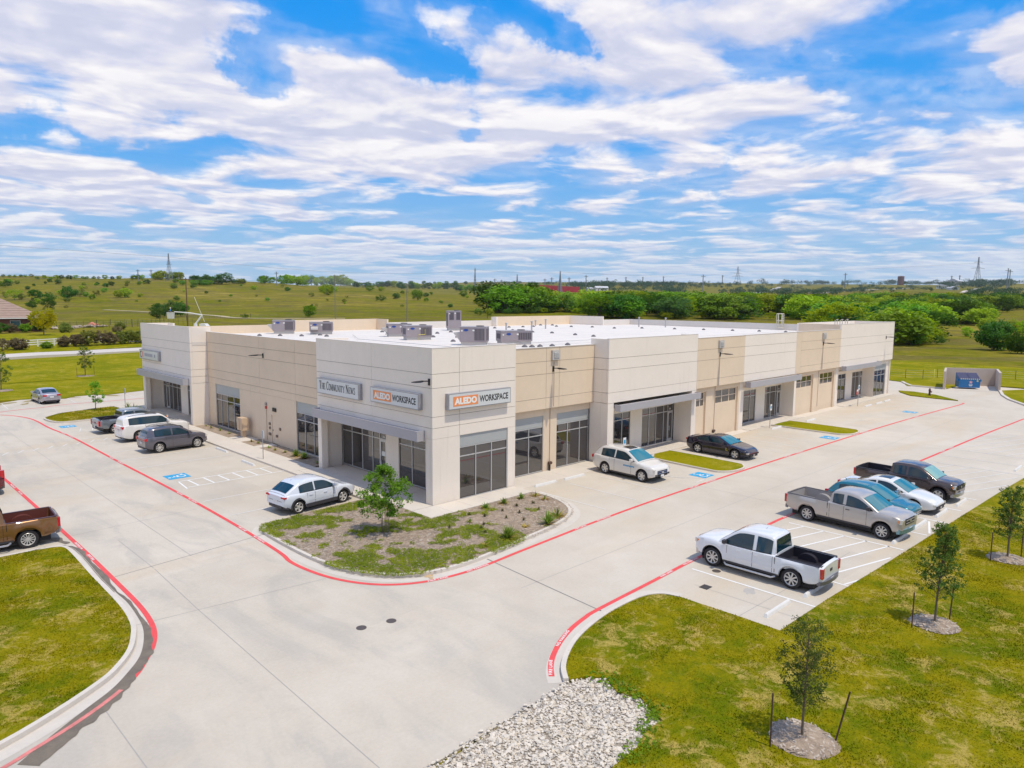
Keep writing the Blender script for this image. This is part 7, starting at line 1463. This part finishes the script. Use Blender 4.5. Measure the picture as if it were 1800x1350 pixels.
# --- grass blades over the near lawns
def grass(name,poly,n,zz,seed,m,xr,yr,hmax=.055):
    rnd=random.Random(seed); mb=MB(); k=0
    while k<n:
        x=rnd.uniform(*xr); y=rnd.uniform(*yr)
        if not inside(x,y,poly): continue
        d=noise.noise(Vector((x*.8,y*.8,seed)))*.5+.6
        k+=1
        if rnd.random()>d+.25: continue
        a=rnd.uniform(0,PI); h=hmax*rnd.uniform(.4,1.1)*d; w=.016; c,s=math.cos(a)*w,math.sin(a)*w; lx,ly=rnd.uniform(-.03,.03),rnd.uniform(-.03,.03)
        mb.v+=[(x-c,y-s,zz),(x+c,y+s,zz),(x+lx,y+ly,zz+h)]; q=len(mb.v)-3; mb.f.append((q,q+1,q+2))
    stuff(mb.build(name,m),'short mown grass of the lawns','grass')
GRM=lawn_mat('lawn_blades',(.125,.165,.001),(.27,.235,.003),(.48,.37,.10),.88)
lawnpoly=gr_in+edgeR+[(40,-60),(-30,-60)]
grass('lawn_grass',lawnpoly,150000,.10,5,GRM,(-11,20),(-27,-14))
grass('lawn_grass',offset_line(cL,-.08)+[(-45,-13)],60000,.125,6,GRM,(-22,-15),(-8,6.3))
grass('island_grass',islL,7000,.10,7,GRM,(-8.3,-1.5),(40,48),.12)
# weeds along the stone edge and a few small stones in the grass
mb=MB(); wr=random.Random(9)
for i in range(240):
    t=wr.random(); a=[(-7.1,-16.4),(-7.1,-17.4),(-7.4,-18.6),(-8.8,-19.2),(-11,-19.4)]; (x,y),_=at_len(a,t*4.6); leaves(mb,wr,(x+wr.gauss(.1,.18),y+wr.gauss(0,.15),.12),(.06,.06,.04),5,.04)
stuff(mb.build('edge_weeds',LF_MID),'small weeds along the edge of the crushed stone','weeds')
# ------------------------------------------------------------------ country beyond
def slab_on(pts,w,m,name,lift=.12,z=None):
    fine=curve(pts,8); A=offset_line(fine,w/2); B=offset_line(fine,-w/2); mb=MB()
    za=[max(terrain(*p),terrain(*q),terrain(*r))+lift for p,q,r in zip(fine,A,B)]
    for i in range(len(fine)-1):
        a,b,c,d=(*A[i],za[i]),(*A[i+1],za[i+1]),(*B[i+1],za[i+1]),(*B[i],za[i]); dn=lambda p:(p[0],p[1],p[2]-2.0)
        mb.add([a,b,c,d,dn(a),dn(b),dn(c),dn(d)],[(0,3,2,1),(0,1,5,4),(3,7,6,2)])
    return struct(mb.build(name,m))
slab_on([(-60,113),(-30,113),(0,113.2),(10,111.8),(20.5,111.5),(60,109)],7.6,mat('road_concrete',(.56,.51,.46),.85,var=.05,vs=.2),'road')
slab_on([(87,380),(89.8,324.5),(93.4,262),(91,225),(120,205)],3.0,mat('dirt_track',(.46,.38,.22),.95,var=.2,vs=.3),'dirt_track',.25)
RDM=mat('far_road',(.45,.42,.40),.9)
slab_on([(1454,936),(1572,860),(1700,860),(2050,1000),(2758,1285)],16,RDM,'far_road',1.5); slab_on([(1999,843),(2140,820),(2600,760)],22,RDM,'far_road',1.5)
slab_on([(1700,400),(2063,468),(2400,520)],14,mat('chalk_ground',(.55,.50,.44),.9),'far_road',1.5)
# white rail fence, shrubs, house
WF=mat('white_vinyl',(.78,.77,.74),.5)
def rail_fence(pts,label):
    e=E('rail_fence',label,'fence'); L=sum(math.dist(a,b) for a,b in zip(pts,pts[1:])); n=int(L/2.6); ps=[at_len(pts,L*i/n*.9999)[0] for i in range(n+1)]
    for x,y in ps: mb=MB(); z=terrain(x,y); mb.box(x-.09,x+.09,y-.09,y+.09,z-.2,z+1.45); mb.build('post',WF,e)
    for a,b in zip(ps,ps[1:]):
        for h in (.45,.85,1.25):
            mb=MB(); za,zb=terrain(*a)+h,terrain(*b)+h; mb.add([(a[0],a[1]-.03,za),(b[0],b[1]-.03,zb),(b[0],b[1]+.03,zb),(a[0],a[1]+.03,za),(a[0],a[1]-.03,za+.17),(b[0],b[1]-.03,zb+.17),(b[0],b[1]+.03,zb+.17),(a[0],a[1]+.03,za+.17)],[(0,3,2,1),(4,5,6,7),(0,1,5,4),(2,3,7,6)]); mb.build('rail',WF,e)
rail_fence([(-6,125.5),(1.8,125.5),(10.8,127),(24,129)],'white three rail fence behind the road at the left')
def shrub(x,y,w,h,m,label,seed,name='shrub',group='shrubs along the road and house',ncl=90):
    z=terrain(x,y); o=bpy.data.objects.new(name,crown_mesh(name,m,seed,w/2,h*.5,h*.48,ncl,30,.13,.34)); C.objects.link(o); o.location=(x,y,z); tag(o,label,'shrub',group)
shrub(1.2,123.2,5.2,2.7,LF_BRN,'broad brown green shrub at the left edge behind the road',1); shrub(4.2,122.8,3.6,2.4,LF_BRN,'brown green shrub right of the leftmost one',2); shrub(8.3,122.6,1.8,1.3,LF_MID,'small round green bush before the white fence',3); shrub(11.2,123.5,2.8,2.2,LF_BRN,'thin brown shrub before the white fence',13)
for i,(x,w,h) in enumerate(((13.4,3.6,2.7),(15.2,4.2,3.2),(17.4,4.4,3.2),(19.3,3.4,2.5))): shrub(x,123.6+.2*i,w,h,LF_BRN if i!=1 else LF_OLIVE,['first','second','third','last'][i]+' shrub of the brown hedge behind the road',4+i)
for i,(x,w,h) in enumerate(((21.4,3.2,2.9),(23.2,3.6,3.2),(25.2,4,3.2))): shrub(x,124.6,w,h,LF_OLIVE,['left','middle','right'][i]+' dark shrub of the hedge near the building edge',9+i)
for i,(x,y,w,h,m) in enumerate(((20.9,165.5,3,1.9,LF_OLIVE),(35.6,176,3.4,2.0,LF_OLIVE),(31.6,164,2.4,1.5,LF_BRN),(9.0,169,3.5,2.8,LF_DARK),(11.4,171,3,2.2,LF_BRN),(14.2,171.5,3.4,2.2,LF_MID),(17.4,173,3.2,3.6,LF_DARK),(22,170,3,2.4,LF_OLIVE))): shrub(x,y,w,h,m,'clipped garden shrub on the lawn before the brick house',20+i,group='garden shrubs by the brick house')

ug=random.Random(52)
for i in range(70):
    t=i/69; px_=[(202,199),(236,204),(238,184),(222,153),(243,139),(275,129),(305,117),(330,100),(300,70),(250,50),(200,34),(172,29)]
    seg=t*(len(px_)-1.001); j=int(seg); f=seg-j; x=px_[j][0]*(1-f)+px_[j+1][0]*f+ug.gauss(0,3); y=px_[j][1]*(1-f)+px_[j+1][1]*f+ug.gauss(0,3)
    set_tree('low',x,y,ug.uniform(2.2,4.2),'low thicket bush filling the foot of the woodland belt','bushes at the foot of the woodland belt',wide=1.4,trunk=False,cat='bush',name='thicket_bush')
variant('gold',LF_YEL,90,.55,.26,60,26,.045,.13)
e=set_tree('gold',14.6,155.8,6.0,'golden yellow round tree on the lawn before the brick house',None,wide=1.0,name='golden_tree')
# brick house
def house():
    zz=terrain(6,183)-.1
    e=E('brick_house','brick house with brown hipped roof at the left edge','house',(4.0,184.5,zz),-.16,None,1.08)
    BR=mat('red_brown_brick',(.20,.085,.065),.85,var=.25,vs=5); RF_=mat('brown_shingle',(.33,.235,.19),.9,var=.12,vs=1.5)
    mb=MB(); mb.box(-14,14,-7,7,0,3.3); mb.build('wall',BR,e)
    mb=MB(); mb.add([(-15,-8,3.1),(15,-8,3.1),(15,8,3.1),(-15,8,3.1),(-7,0,7.6),(6.5,0,7.6)],[(0,1,5,4),(1,2,5),(2,3,4,5),(3,0,4),(0,3,2,1)]); mb.build('roof',RF_,e)
    for k in range(9):
        z0=3.1+4.5*k/9; t=k/9; x0,x1=-15+8*t,15-8.5*t; y=-8+8*t
        mb=MB(); mb.box(x0+.1,x1-.1,y-.02,y+.06,z0+.02,z0+.07); mb.build('shingle_course',RF_,e)
    mb=MB(); mb.box(-15,15,-8.05,-7.95,2.9,3.12); mb.build('gutter',WF,e)
    for x in (-9,-2,3.5,9.5):
        f=MB(); f.box(x-.95,x+.95,-7.08,-7.0,.8,2.5); fr=f.build('window_frame',WF,e); g=MB(); g.box(x-.85,x+.85,-7.10,-7.081,.9,2.4); g.build('pane',mat('house_glass',(.05,.14,.16),.05,ior=1.8),fr)
    mb=MB(); mb.box(-2.4,-.9,-4.4,-3.4,5.2,7.4); mb.build('roof_vent_box',mat('roof_white_pipe',(.7,.66,.62),.6),e)
house()
rg=random.Random(12); RK=mat('field_stone',(.40,.33,.26),.9,var=.25,vs=2)
for i in range(34):
    x=22+rg.uniform(0,15); y=184+(x-22)*.55+rg.gauss(0,1.1); mb=MB(); s=rg.uniform(.35,.9); rock(mb,0,0,s*.4,s,rg); o=mb.build('field_rock',RK); o.location=(x,y,terrain(x,y)); tag(o,'pale field rock in the low stone bank behind the garden lawn','rock','field rocks behind the garden lawn')
for i,(x,y,s) in enumerate(((33.5,193,1.5),(34.8,193.6,1.1))):
    mb=MB(); rock(mb,0,0,s*.4,s,rg); o=mb.build('painted_rock',mat('salmon_rock',(.55,.20,.12),.8)); o.location=(x,y,terrain(x,y)); tag(o,['larger','smaller'][i]+' salmon red rock on top of the stone bank','rock')
wire_fence([(24,188),(34,184),(44,186),(52,190),(60,192)],'dark iron fence panels behind the garden rocks',1.7,3,1.5,mat('iron_fence',(.05,.05,.045),.7))
wire_fence([(40,200),(70,218),(110,238)],'thin wire fence at the foot of the pasture',1.3,3,5)
# ---- poles, wires and pylons
WOODP=mat('pole_brown_wood',(.13,.075,.05),.9); POLEG=mat('pole_grey',(.24,.23,.21),.8); PYL=mat('pylon_steel',(.20,.23,.27),.6)
def pole(x,y,H,label,m=WOODP,arm=True,r=.17,rot=0.0,cans=0):
    z=terrain(x,y); e=E('utility_pole',label,'utility pole',(x,y,z),rot,'utility poles')
    mb=MB(); mb.tube([(0,0,-.5),(0,0,H)],r,8,r*.62); mb.build('pole_shaft',m,e)
    if arm:
        mb=MB(); mb.box(-1.25,1.25,-.07,.07,H-.55,H-.40); mb.build('crossarm',m,e)
        for k in (-1.1,-.45,.45,1.1): mb=MB(); mb.lathe([(.05,H-.40),(.06,H-.3),(.03,H-.22),(0,H-.2)],8,(k,0,0)); mb.build('insulator',mat('insulator_grey',(.35,.34,.33),.4),e)
    for k in range(cans): mb=MB(); mb.lathe([(0,H-3.0),(.22,H-3.0),(.22,H-2.2),(0,H-2.1)],10,(.38,-.1,0)); mb.build('transformer_can',mat('can_grey',(.25,.25,.26),.5),e)
    return (x,y,z+H)
HZ=True
P1=pole(47.2,160.8,13.5,'dark brown utility pole with crossarm rising over the far left block',rot=-.3)
P2=pole(104.3,185.1,15.5,'pale grey utility pole beyond the left part of the roof',POLEG,rot=-.3); P3=pole(121.4,168.2,12.8,'pale grey utility pole with many fittings beyond mid roof',POLEG,r=.24,rot=-.3)
P4=pole(163,173.9,13.8,'slim dark utility pole left of the large dark tree',WOODP,r=.13,rot=-.3)
def wire(name,a,b,sag,r=.03,label=None):
    a,b=Vector(a),Vector(b); P=[a.lerp(b,i/10)-Vector((0,0,4*sag*(i/10)*(1-i/10))) for i in range(11)]
    mb=MB(); mb.tube([tuple(p) for p in P],r,3,cap=False); o=mb.build(name,mat('wire_grey',(.16,.16,.17),.6)); tag(o,label or 'thin overhead wire strung between the utility poles','power line','overhead wires'); return o
WL=P1; PW=(-90,128,18)
for dz in (-.35,-1.0):
    wire('overhead_wire',(P1[0],P1[1],P1[2]+dz),(PW[0],PW[1],PW[2]+dz),1.0,.022); wire('overhead_wire',(P1[0],P1[1],P1[2]+dz),(P2[0],P2[1],P2[2]+dz),.8,.02); wire('overhead_wire',(P2[0],P2[1],P2[2]+dz),(P3[0],P3[1],P3[2]+dz),.5,.02); wire('overhead_wire',(P3[0],P3[1],P3[2]+dz),(P4[0],P4[1],P4[2]+dz),.6,.02)
def pylon(x,y,H,W_,label,rot=0.0,arms=((.72,.34),(.84,.26)),th=.011):
    z=terrain(x,y); e=E('transmission_tower',label,'pylon',(x,y,z),rot,'lattice transmission towers'); t=H*th*.5
    lv=[0,.16,.31,.45,.57,.68,.78,.87,.94,1.0]; wd=lambda q:(W_*(1-q/.68*.78) if q<.68 else W_*(.22-.14*(q-.68)/.32))/2
    mb=MB()
    for sx in (-1,1):
        for sy in (-1,1): mb.tube([(sx*wd(q),sy*wd(q),q*H) for q in lv],t,4)
    mb.build('leg',PYL,e)
    mb=MB()
    for a,b in zip(lv,lv[1:]):
        for s in (-1,1):
            wa,wb_=wd(a),wd(b); mb.tube([(-wa,s*wa,a*H),(wb_,s*wb_,b*H)],t*.55,3); mb.tube([(wa,s*wa,a*H),(-wb_,s*wb_,b*H)],t*.55,3); mb.tube([(s*wa,-wa,a*H),(s*wb_,wb_,b*H)],t*.55,3); mb.tube([(-wb_,s*wb_,b*H),(wb_,s*wb_,b*H)],t*.55,3)
    mb.build('lattice_brace',PYL,e)
    for q,l in arms:
        mb=MB()
        for s in (-1,1): mb.tube([(0,0,q*H),(s*l*H*.5,0,q*H)],t*.8,4); mb.tube([(0,0,(q+.06)*H),(s*l*H*.5,0,q*H)],t*.6,3)
        mb.build('crossarm',PYL,e)
def k_(d,px): return d*px/1260
pylon(286,862,k_(790,51),k_(790,9),'slim lattice tower above the ridge trees at the left',.4,((.60,.25),(.68,.16)),.013)
pylon(4195,2241,k_(4400,32),k_(4400,9),'lattice tower with wide arms on the skyline right of centre',-.3,((.45,.85),(.62,.62),(.80,.42)),.014)
pylon(3535,784,k_(2900,50),k_(2900,10),'tall lattice tower with wide arms on the right skyline',-.3,((.58,.85),(.80,.55)),.012)
pylon(1126,1270,k_(1700,44),k_(1700,5),'narrow lattice tower left of the red substation wall',.2,((.5,.1),(.9,.12)),.016)
for (x,y,px,w) in ((1269,1271,32,5),(1311,1163,37,6)): pylon(x,y,k_(1790,px),k_(1790,w),'stout steel mast standing in the substation, '+('left of the two' if px==32 else 'right of the two'),.2,((.45,.22),(.62,.2),(.75,.14)),.026)
for (x,y,d,px) in ((1426,1234,1900,24),(1931,1596,2505,22),(2193,1709,2766,15),(2340,1729,2880,14),(2577,1815,3100,13),(3323,2209,3900,14),(1827,1074,2065,30),(4272,2389,4680,15),(1257,1341,1850,22),(1292,1352,1890,20),(1302,1261,1833,18),(1341,1242,1846,22),(1358,1234,1852,24),(2816,1054,2730,26),(3582,892,3150,16),(3622,871,3160,16),(2161,404,1820,40),(2159,399,1817,38),(377,776,847,24),(253,866,824,20),(266,862,830,20)):
    H=k_(d,px); z=terrain(x,y); e=E('power_pole','thin far power pole rising on the skyline','utility pole',(x,y,z),0,'far power poles on the skyline'); t=k_(d,.8)
    mb=MB(); mb.tube([(0,0,0),(0,0,H)],t,5); mb.build('pole_shaft',PYL,e); mb=MB(); mb.tube([(-H*.12,H*.08,H*.9),(H*.12,-H*.08,H*.9)],t*.6,4); mb.build('crossarm',PYL,e)
def farwire(a,b,dz,r): wire('transmission_line',a,b,dz,r,'faint high voltage line crossing the distant sky')
farwire((286,862,terrain(286,862)+28),(-400,1200,120),8,.12); farwire((286,862,terrain(286,862)+28),(1126,1270,terrain(1126,1270)+55),14,.14); farwire((1126,1270,terrain(1126,1270)+56),(1311,1163,terrain(1311,1163)+48),4,.16); farwire((1311,1163,terrain(1311,1163)+50),(4195,2241,terrain(4195,2241)+80),18,.3); farwire((4195,2241,terrain(4195,2241)+80),(3535,784,terrain(3535,784)+90),10,.3)
# substation wall, pale sheds, water tank
e=E('substation_wall','long red wall around the distant substation','wall',(0,0,0)); mb=MB(); A,B=(1225,1350),(1290,1262); z=min(terrain(*A),terrain(*B))
REDW=mat('red_wall',(.50,.035,.04),.8,var=.15,vs=.05)
def wallseg(a,b,h0,h1):
    mb=MB(); L=8
    for i in range(L):
        p=(a[0]+(b[0]-a[0])*i/L,a[1]+(b[1]-a[1])*i/L); q=(a[0]+(b[0]-a[0])*(i+1)/L,a[1]+(b[1]-a[1])*(i+1)/L); zz=min(terrain(*p),terrain(*q))-3; hh=h0+(h1-h0)*i/L; mb.strip([p,q],3,zz,False,0,hh+3)
    mb.build('wall_run',REDW,e)
wallseg((1200,1300),(1292,1240),14,17); wallseg((1292,1240),(1352,1135),17,14)
for i,(x,y,w,l,h,lab) in enumerate(((1483,1171,16,34,12,'white farm shed beyond the woodland belt'),(1470,1200,10,18,9,'small white building left of the farm shed'),(3140,767,40,60,26,'pale house among trees on the right hill'),(2500,640,30,50,14,'long pale shed low on the right hill'),(2300,560,20,34,10,'small pale building at the right hillside road'))):
    z=terrain(x,y); e=E('farm_shed',lab,'shed',(x,y,z),-.6+i*.3); mb=MB(); mb.box(-l/2,l/2,-w/2,w/2,-2,h*.65); mb.build('wall',mat('shed_wall',(.66,.64,.62),.7),e)
    mb=MB(); mb.add([(-l*.52,-w*.55,h*.62),(l*.52,-w*.55,h*.62),(l*.52,w*.55,h*.62),(-l*.52,w*.55,h*.62),(-l*.52,0,h),(l*.52,0,h)],[(0,1,5,4),(2,3,4,5),(1,2,5),(3,0,4)]); mb.build('roof',mat('shed_roof',(.55,.55,.58),.5),e)
    mb=MB()
    for k in (-.3,.0,.3): mb.box(l*k-1.2,l*k+1.2,-w/2-.1,-w/2-.02,0,h*.4)
    mb.build('door',mat('shed_door',(.15,.14,.15),.7),e)
x,y=3341,1022; z=terrain(x,y); e=E('water_tank','brown cylindrical water tank on the right skyline','water tank',(x,y,z)); mb=MB(); mb.lathe([(13,0),(13,36),(12.4,37),(0,39)],28); mb.build('tank_shell',mat('tank_brown',(.16,.085,.07),.7,var=.2,vs=.1),e,True,sharp=30)
for k in range(5): mb=MB(); mb.lathe([(13.1,6+7*k),(13.3,6.4+7*k),(13.1,6.8+7*k)],28); mb.build('tank_band',mat('tank_band',(.10,.06,.055),.7),e)
# ---- lift truck with its boom, basket and worker behind the far left block
tx,ty=44.0,147.2; tz=terrain(tx,ty)
e=E('bucket_truck','white boom lift truck working behind the far left block','lift truck',(tx,ty,tz),-.75)
TW=mat('lift_white',(.72,.71,.70),.4)
mb=MB(); mb.box(-3.4,1.2,-1.1,1.1,.75,1.5); mb.build('truck_bed',TW,e); mb=MB(); mb.add([(1.25,-1.1,.6),(3.4,-1.1,.6),(3.4,1.1,.6),(1.25,1.1,.6),(1.25,-1.0,2.6),(2.5,-1.0,2.6),(2.5,1.0,2.6),(1.25,1.0,2.6),(3.4,-1.1,1.5),(3.4,1.1,1.5)],[(0,3,2,1),(0,1,8,5,4),(3,7,6,9,2),(1,2,9,8),(8,9,6,5),(4,5,6,7),(0,4,7,3)]); mb.build('cab',TW,e)
for xx in (-2.4,2.3):
    for s in (-1,1): mb=MB(); mb.lathe([(0,-.15),(.5,-.15),(.5,.15),(0,.15)],16,(xx,s*1.0,.5),'Y'); mb.build('wheel',TYRE,e)
mb=MB(); mb.lathe([(0,1.5),(.5,1.5),(.42,2.6),(0,2.6)],12); mb.build('turntable',TW,e)
pb=Vector((-5.4,-.6,4.75))
mb=MB(); mb.tube([(0,0,2.5),(1.6,.2,4.6)],.2,8); mb.build('lower_boom',TW,e); mb=MB(); mb.tube([(1.6,.2,4.6),(-1.2,-.1,5.1),(-4.7,-.5,5.35)],.17,8,.12); mb.build('upper_boom',TW,e)
mb=MB(); mb.tube([(2.0,.4,3.0),(-.6,1.4,8.9)],.06,6); mb.build('jib_pole',mat('jib_pole_pale',(.62,.60,.52),.6),e)
b=E('lift_basket','white lift basket at the end of the boom','basket',e.matrix_world@Vector((0,0,0)))
M_=Matrix.Translation((tx,ty,tz))@Matrix.Rotation(-.75,4,'Z'); bp=M_@Vector((-5.5,-.55,3.75)); b.location=bp; b.rotation_euler=(0,0,-.75)
mb=MB(); mb.add([(x*(.6 if z==0 else .72),y*(.5 if z==0 else .6),z) for z in (0,1.45) for x,y in ((-1,-1),(1,-1),(1,1),(-1,1))],[(0,3,2,1),(0,1,5,4),(1,2,6,5),(2,3,7,6),(3,0,4,7)]); mb.build('basket_shell',TW,b); mb=MB()
for i in range(4): q=[(-.72,-.6),(.72,-.6),(.72,.6),(-.72,.6)]; a,c=q[i],q[(i+1)%4]; mb.tube([(*a,1.47),(*c,1.47)],.04,6)
mb.build('rim_rail',TW,b)
def person(x,y,z,rot):
    e=E('person','worker in bright blue shirt and white hard hat standing in the lift basket','person',(x,y,z),rot,None,1.12)
    def skin(name,verts,edges,radii,m,root=0):
        me=bpy.data.meshes.new(name); me.from_pydata(verts,edges,[]); me.materials.append(m); o=bpy.data.objects.new(name,me); C.objects.link(o); o.parent=e
        sk=o.modifiers.new('skin','SKIN'); 
        for i,r in enumerate(radii): me.skin_vertices[0].data[i].radius=(r,r*.8) if isinstance(r,float) else r
        me.skin_vertices[0].data[root].use_root=True; sk.use_smooth_shade=True; ss_=o.modifiers.new('sub','SUBSURF'); ss_.levels=1; ss_.render_levels=1; return o
    v=[(0,0,.95),(0,0,1.12),(0,0,1.34),(0,.02,1.47),(0,.03,1.60),(0,.03,1.72), (.20,.0,1.40),(.36,.06,1.20),(.40,.30,1.12),(.40,.40,1.12),(-.20,0,1.40),(-.36,.06,1.20),(-.40,.30,1.12),(-.40,.40,1.12),(.1,0,.86),(.11,0,.48),(.11,-.02,.08),(.11,.12,.05),(-.1,0,.86),(-.11,0,.48),(-.11,-.02,.08),(-.11,.12,.05)]
    ed=[(0,1),(1,2),(2,3),(3,4),(4,5),(2,6),(6,7),(7,8),(8,9),(2,10),(10,11),(11,12),(12,13),(0,14),(14,15),(15,16),(16,17),(0,18),(18,19),(19,20),(20,21)]
    r=[.15,.14,.17,.06,.095,.08,.075,.05,.04,.045,.075,.05,.04,.045,.10,.07,.05,.05,.10,.07,.05,.05]
    skin('body',v,ed,r,mat('skin_tone',(.42,.24,.16),.6))
    skin('shirt',[(0,0,.98),(0,0,1.12),(0,0,1.34),(0,.01,1.42),(.21,0,1.40),(.37,.06,1.20),(.40,.24,1.13),(-.21,0,1.40),(-.37,.06,1.20),(-.40,.24,1.13)],[(0,1),(1,2),(2,3),(2,4),(4,5),(5,6),(2,7),(7,8),(8,9)],[.17,.165,.20,.09,.095,.07,.06,.095,.07,.06],mat('shirt_blue',(.02,.22,.62),.7))
    skin('trousers',[(0,0,.96),(.1,0,.86),(.11,0,.48),(.11,-.02,.12),(-.1,0,.86),(-.11,0,.48),(-.11,-.02,.12)],[(0,1),(1,2),(2,3),(0,4),(4,5),(5,6)],[.165,.12,.09,.075,.12,.09,.075],mat('trousers_dark',(.04,.045,.07),.8))
    mb=MB(); mb.lathe([(.15,1.70),(.135,1.71),(.12,1.78),(.07,1.83),(0,1.845)],14,(0,.03,0)); mb.build('hard_hat',WHT,e,True)
    for s in (-1,1): mb=MB(); mb.lathe([(0,-.014),(.014,0),(0,.014)],6,(s*.032,.115,1.66)); mb.build('eye',DARK,e)
pe=person(bp.x,bp.y,bp.z+.55,1.2)

# ------------------------------------------------------------------ the air: a thin even haze over the whole country
mb=MB(); mb.box(-8200,8200,-8200,8200,-30,330); hz=mb.build('haze',None); hz['kind']='stuff'
hm=bpy.data.materials.new('thin_haze'); hm.use_nodes=True; nt=hm.node_tree; nt.nodes.clear(); o_=nt.nodes.new('ShaderNodeOutputMaterial'); v_=nt.nodes.new('ShaderNodeVolumePrincipled')
v_.inputs['Color'].default_value=(.80,.88,1,1); v_.inputs['Density'].default_value=.00004; v_.inputs['Anisotropy'].default_value=.2
nt.links.new(v_.outputs[0],o_.inputs['Volume']); hz.data.materials.clear(); hz.data.materials.append(hm)
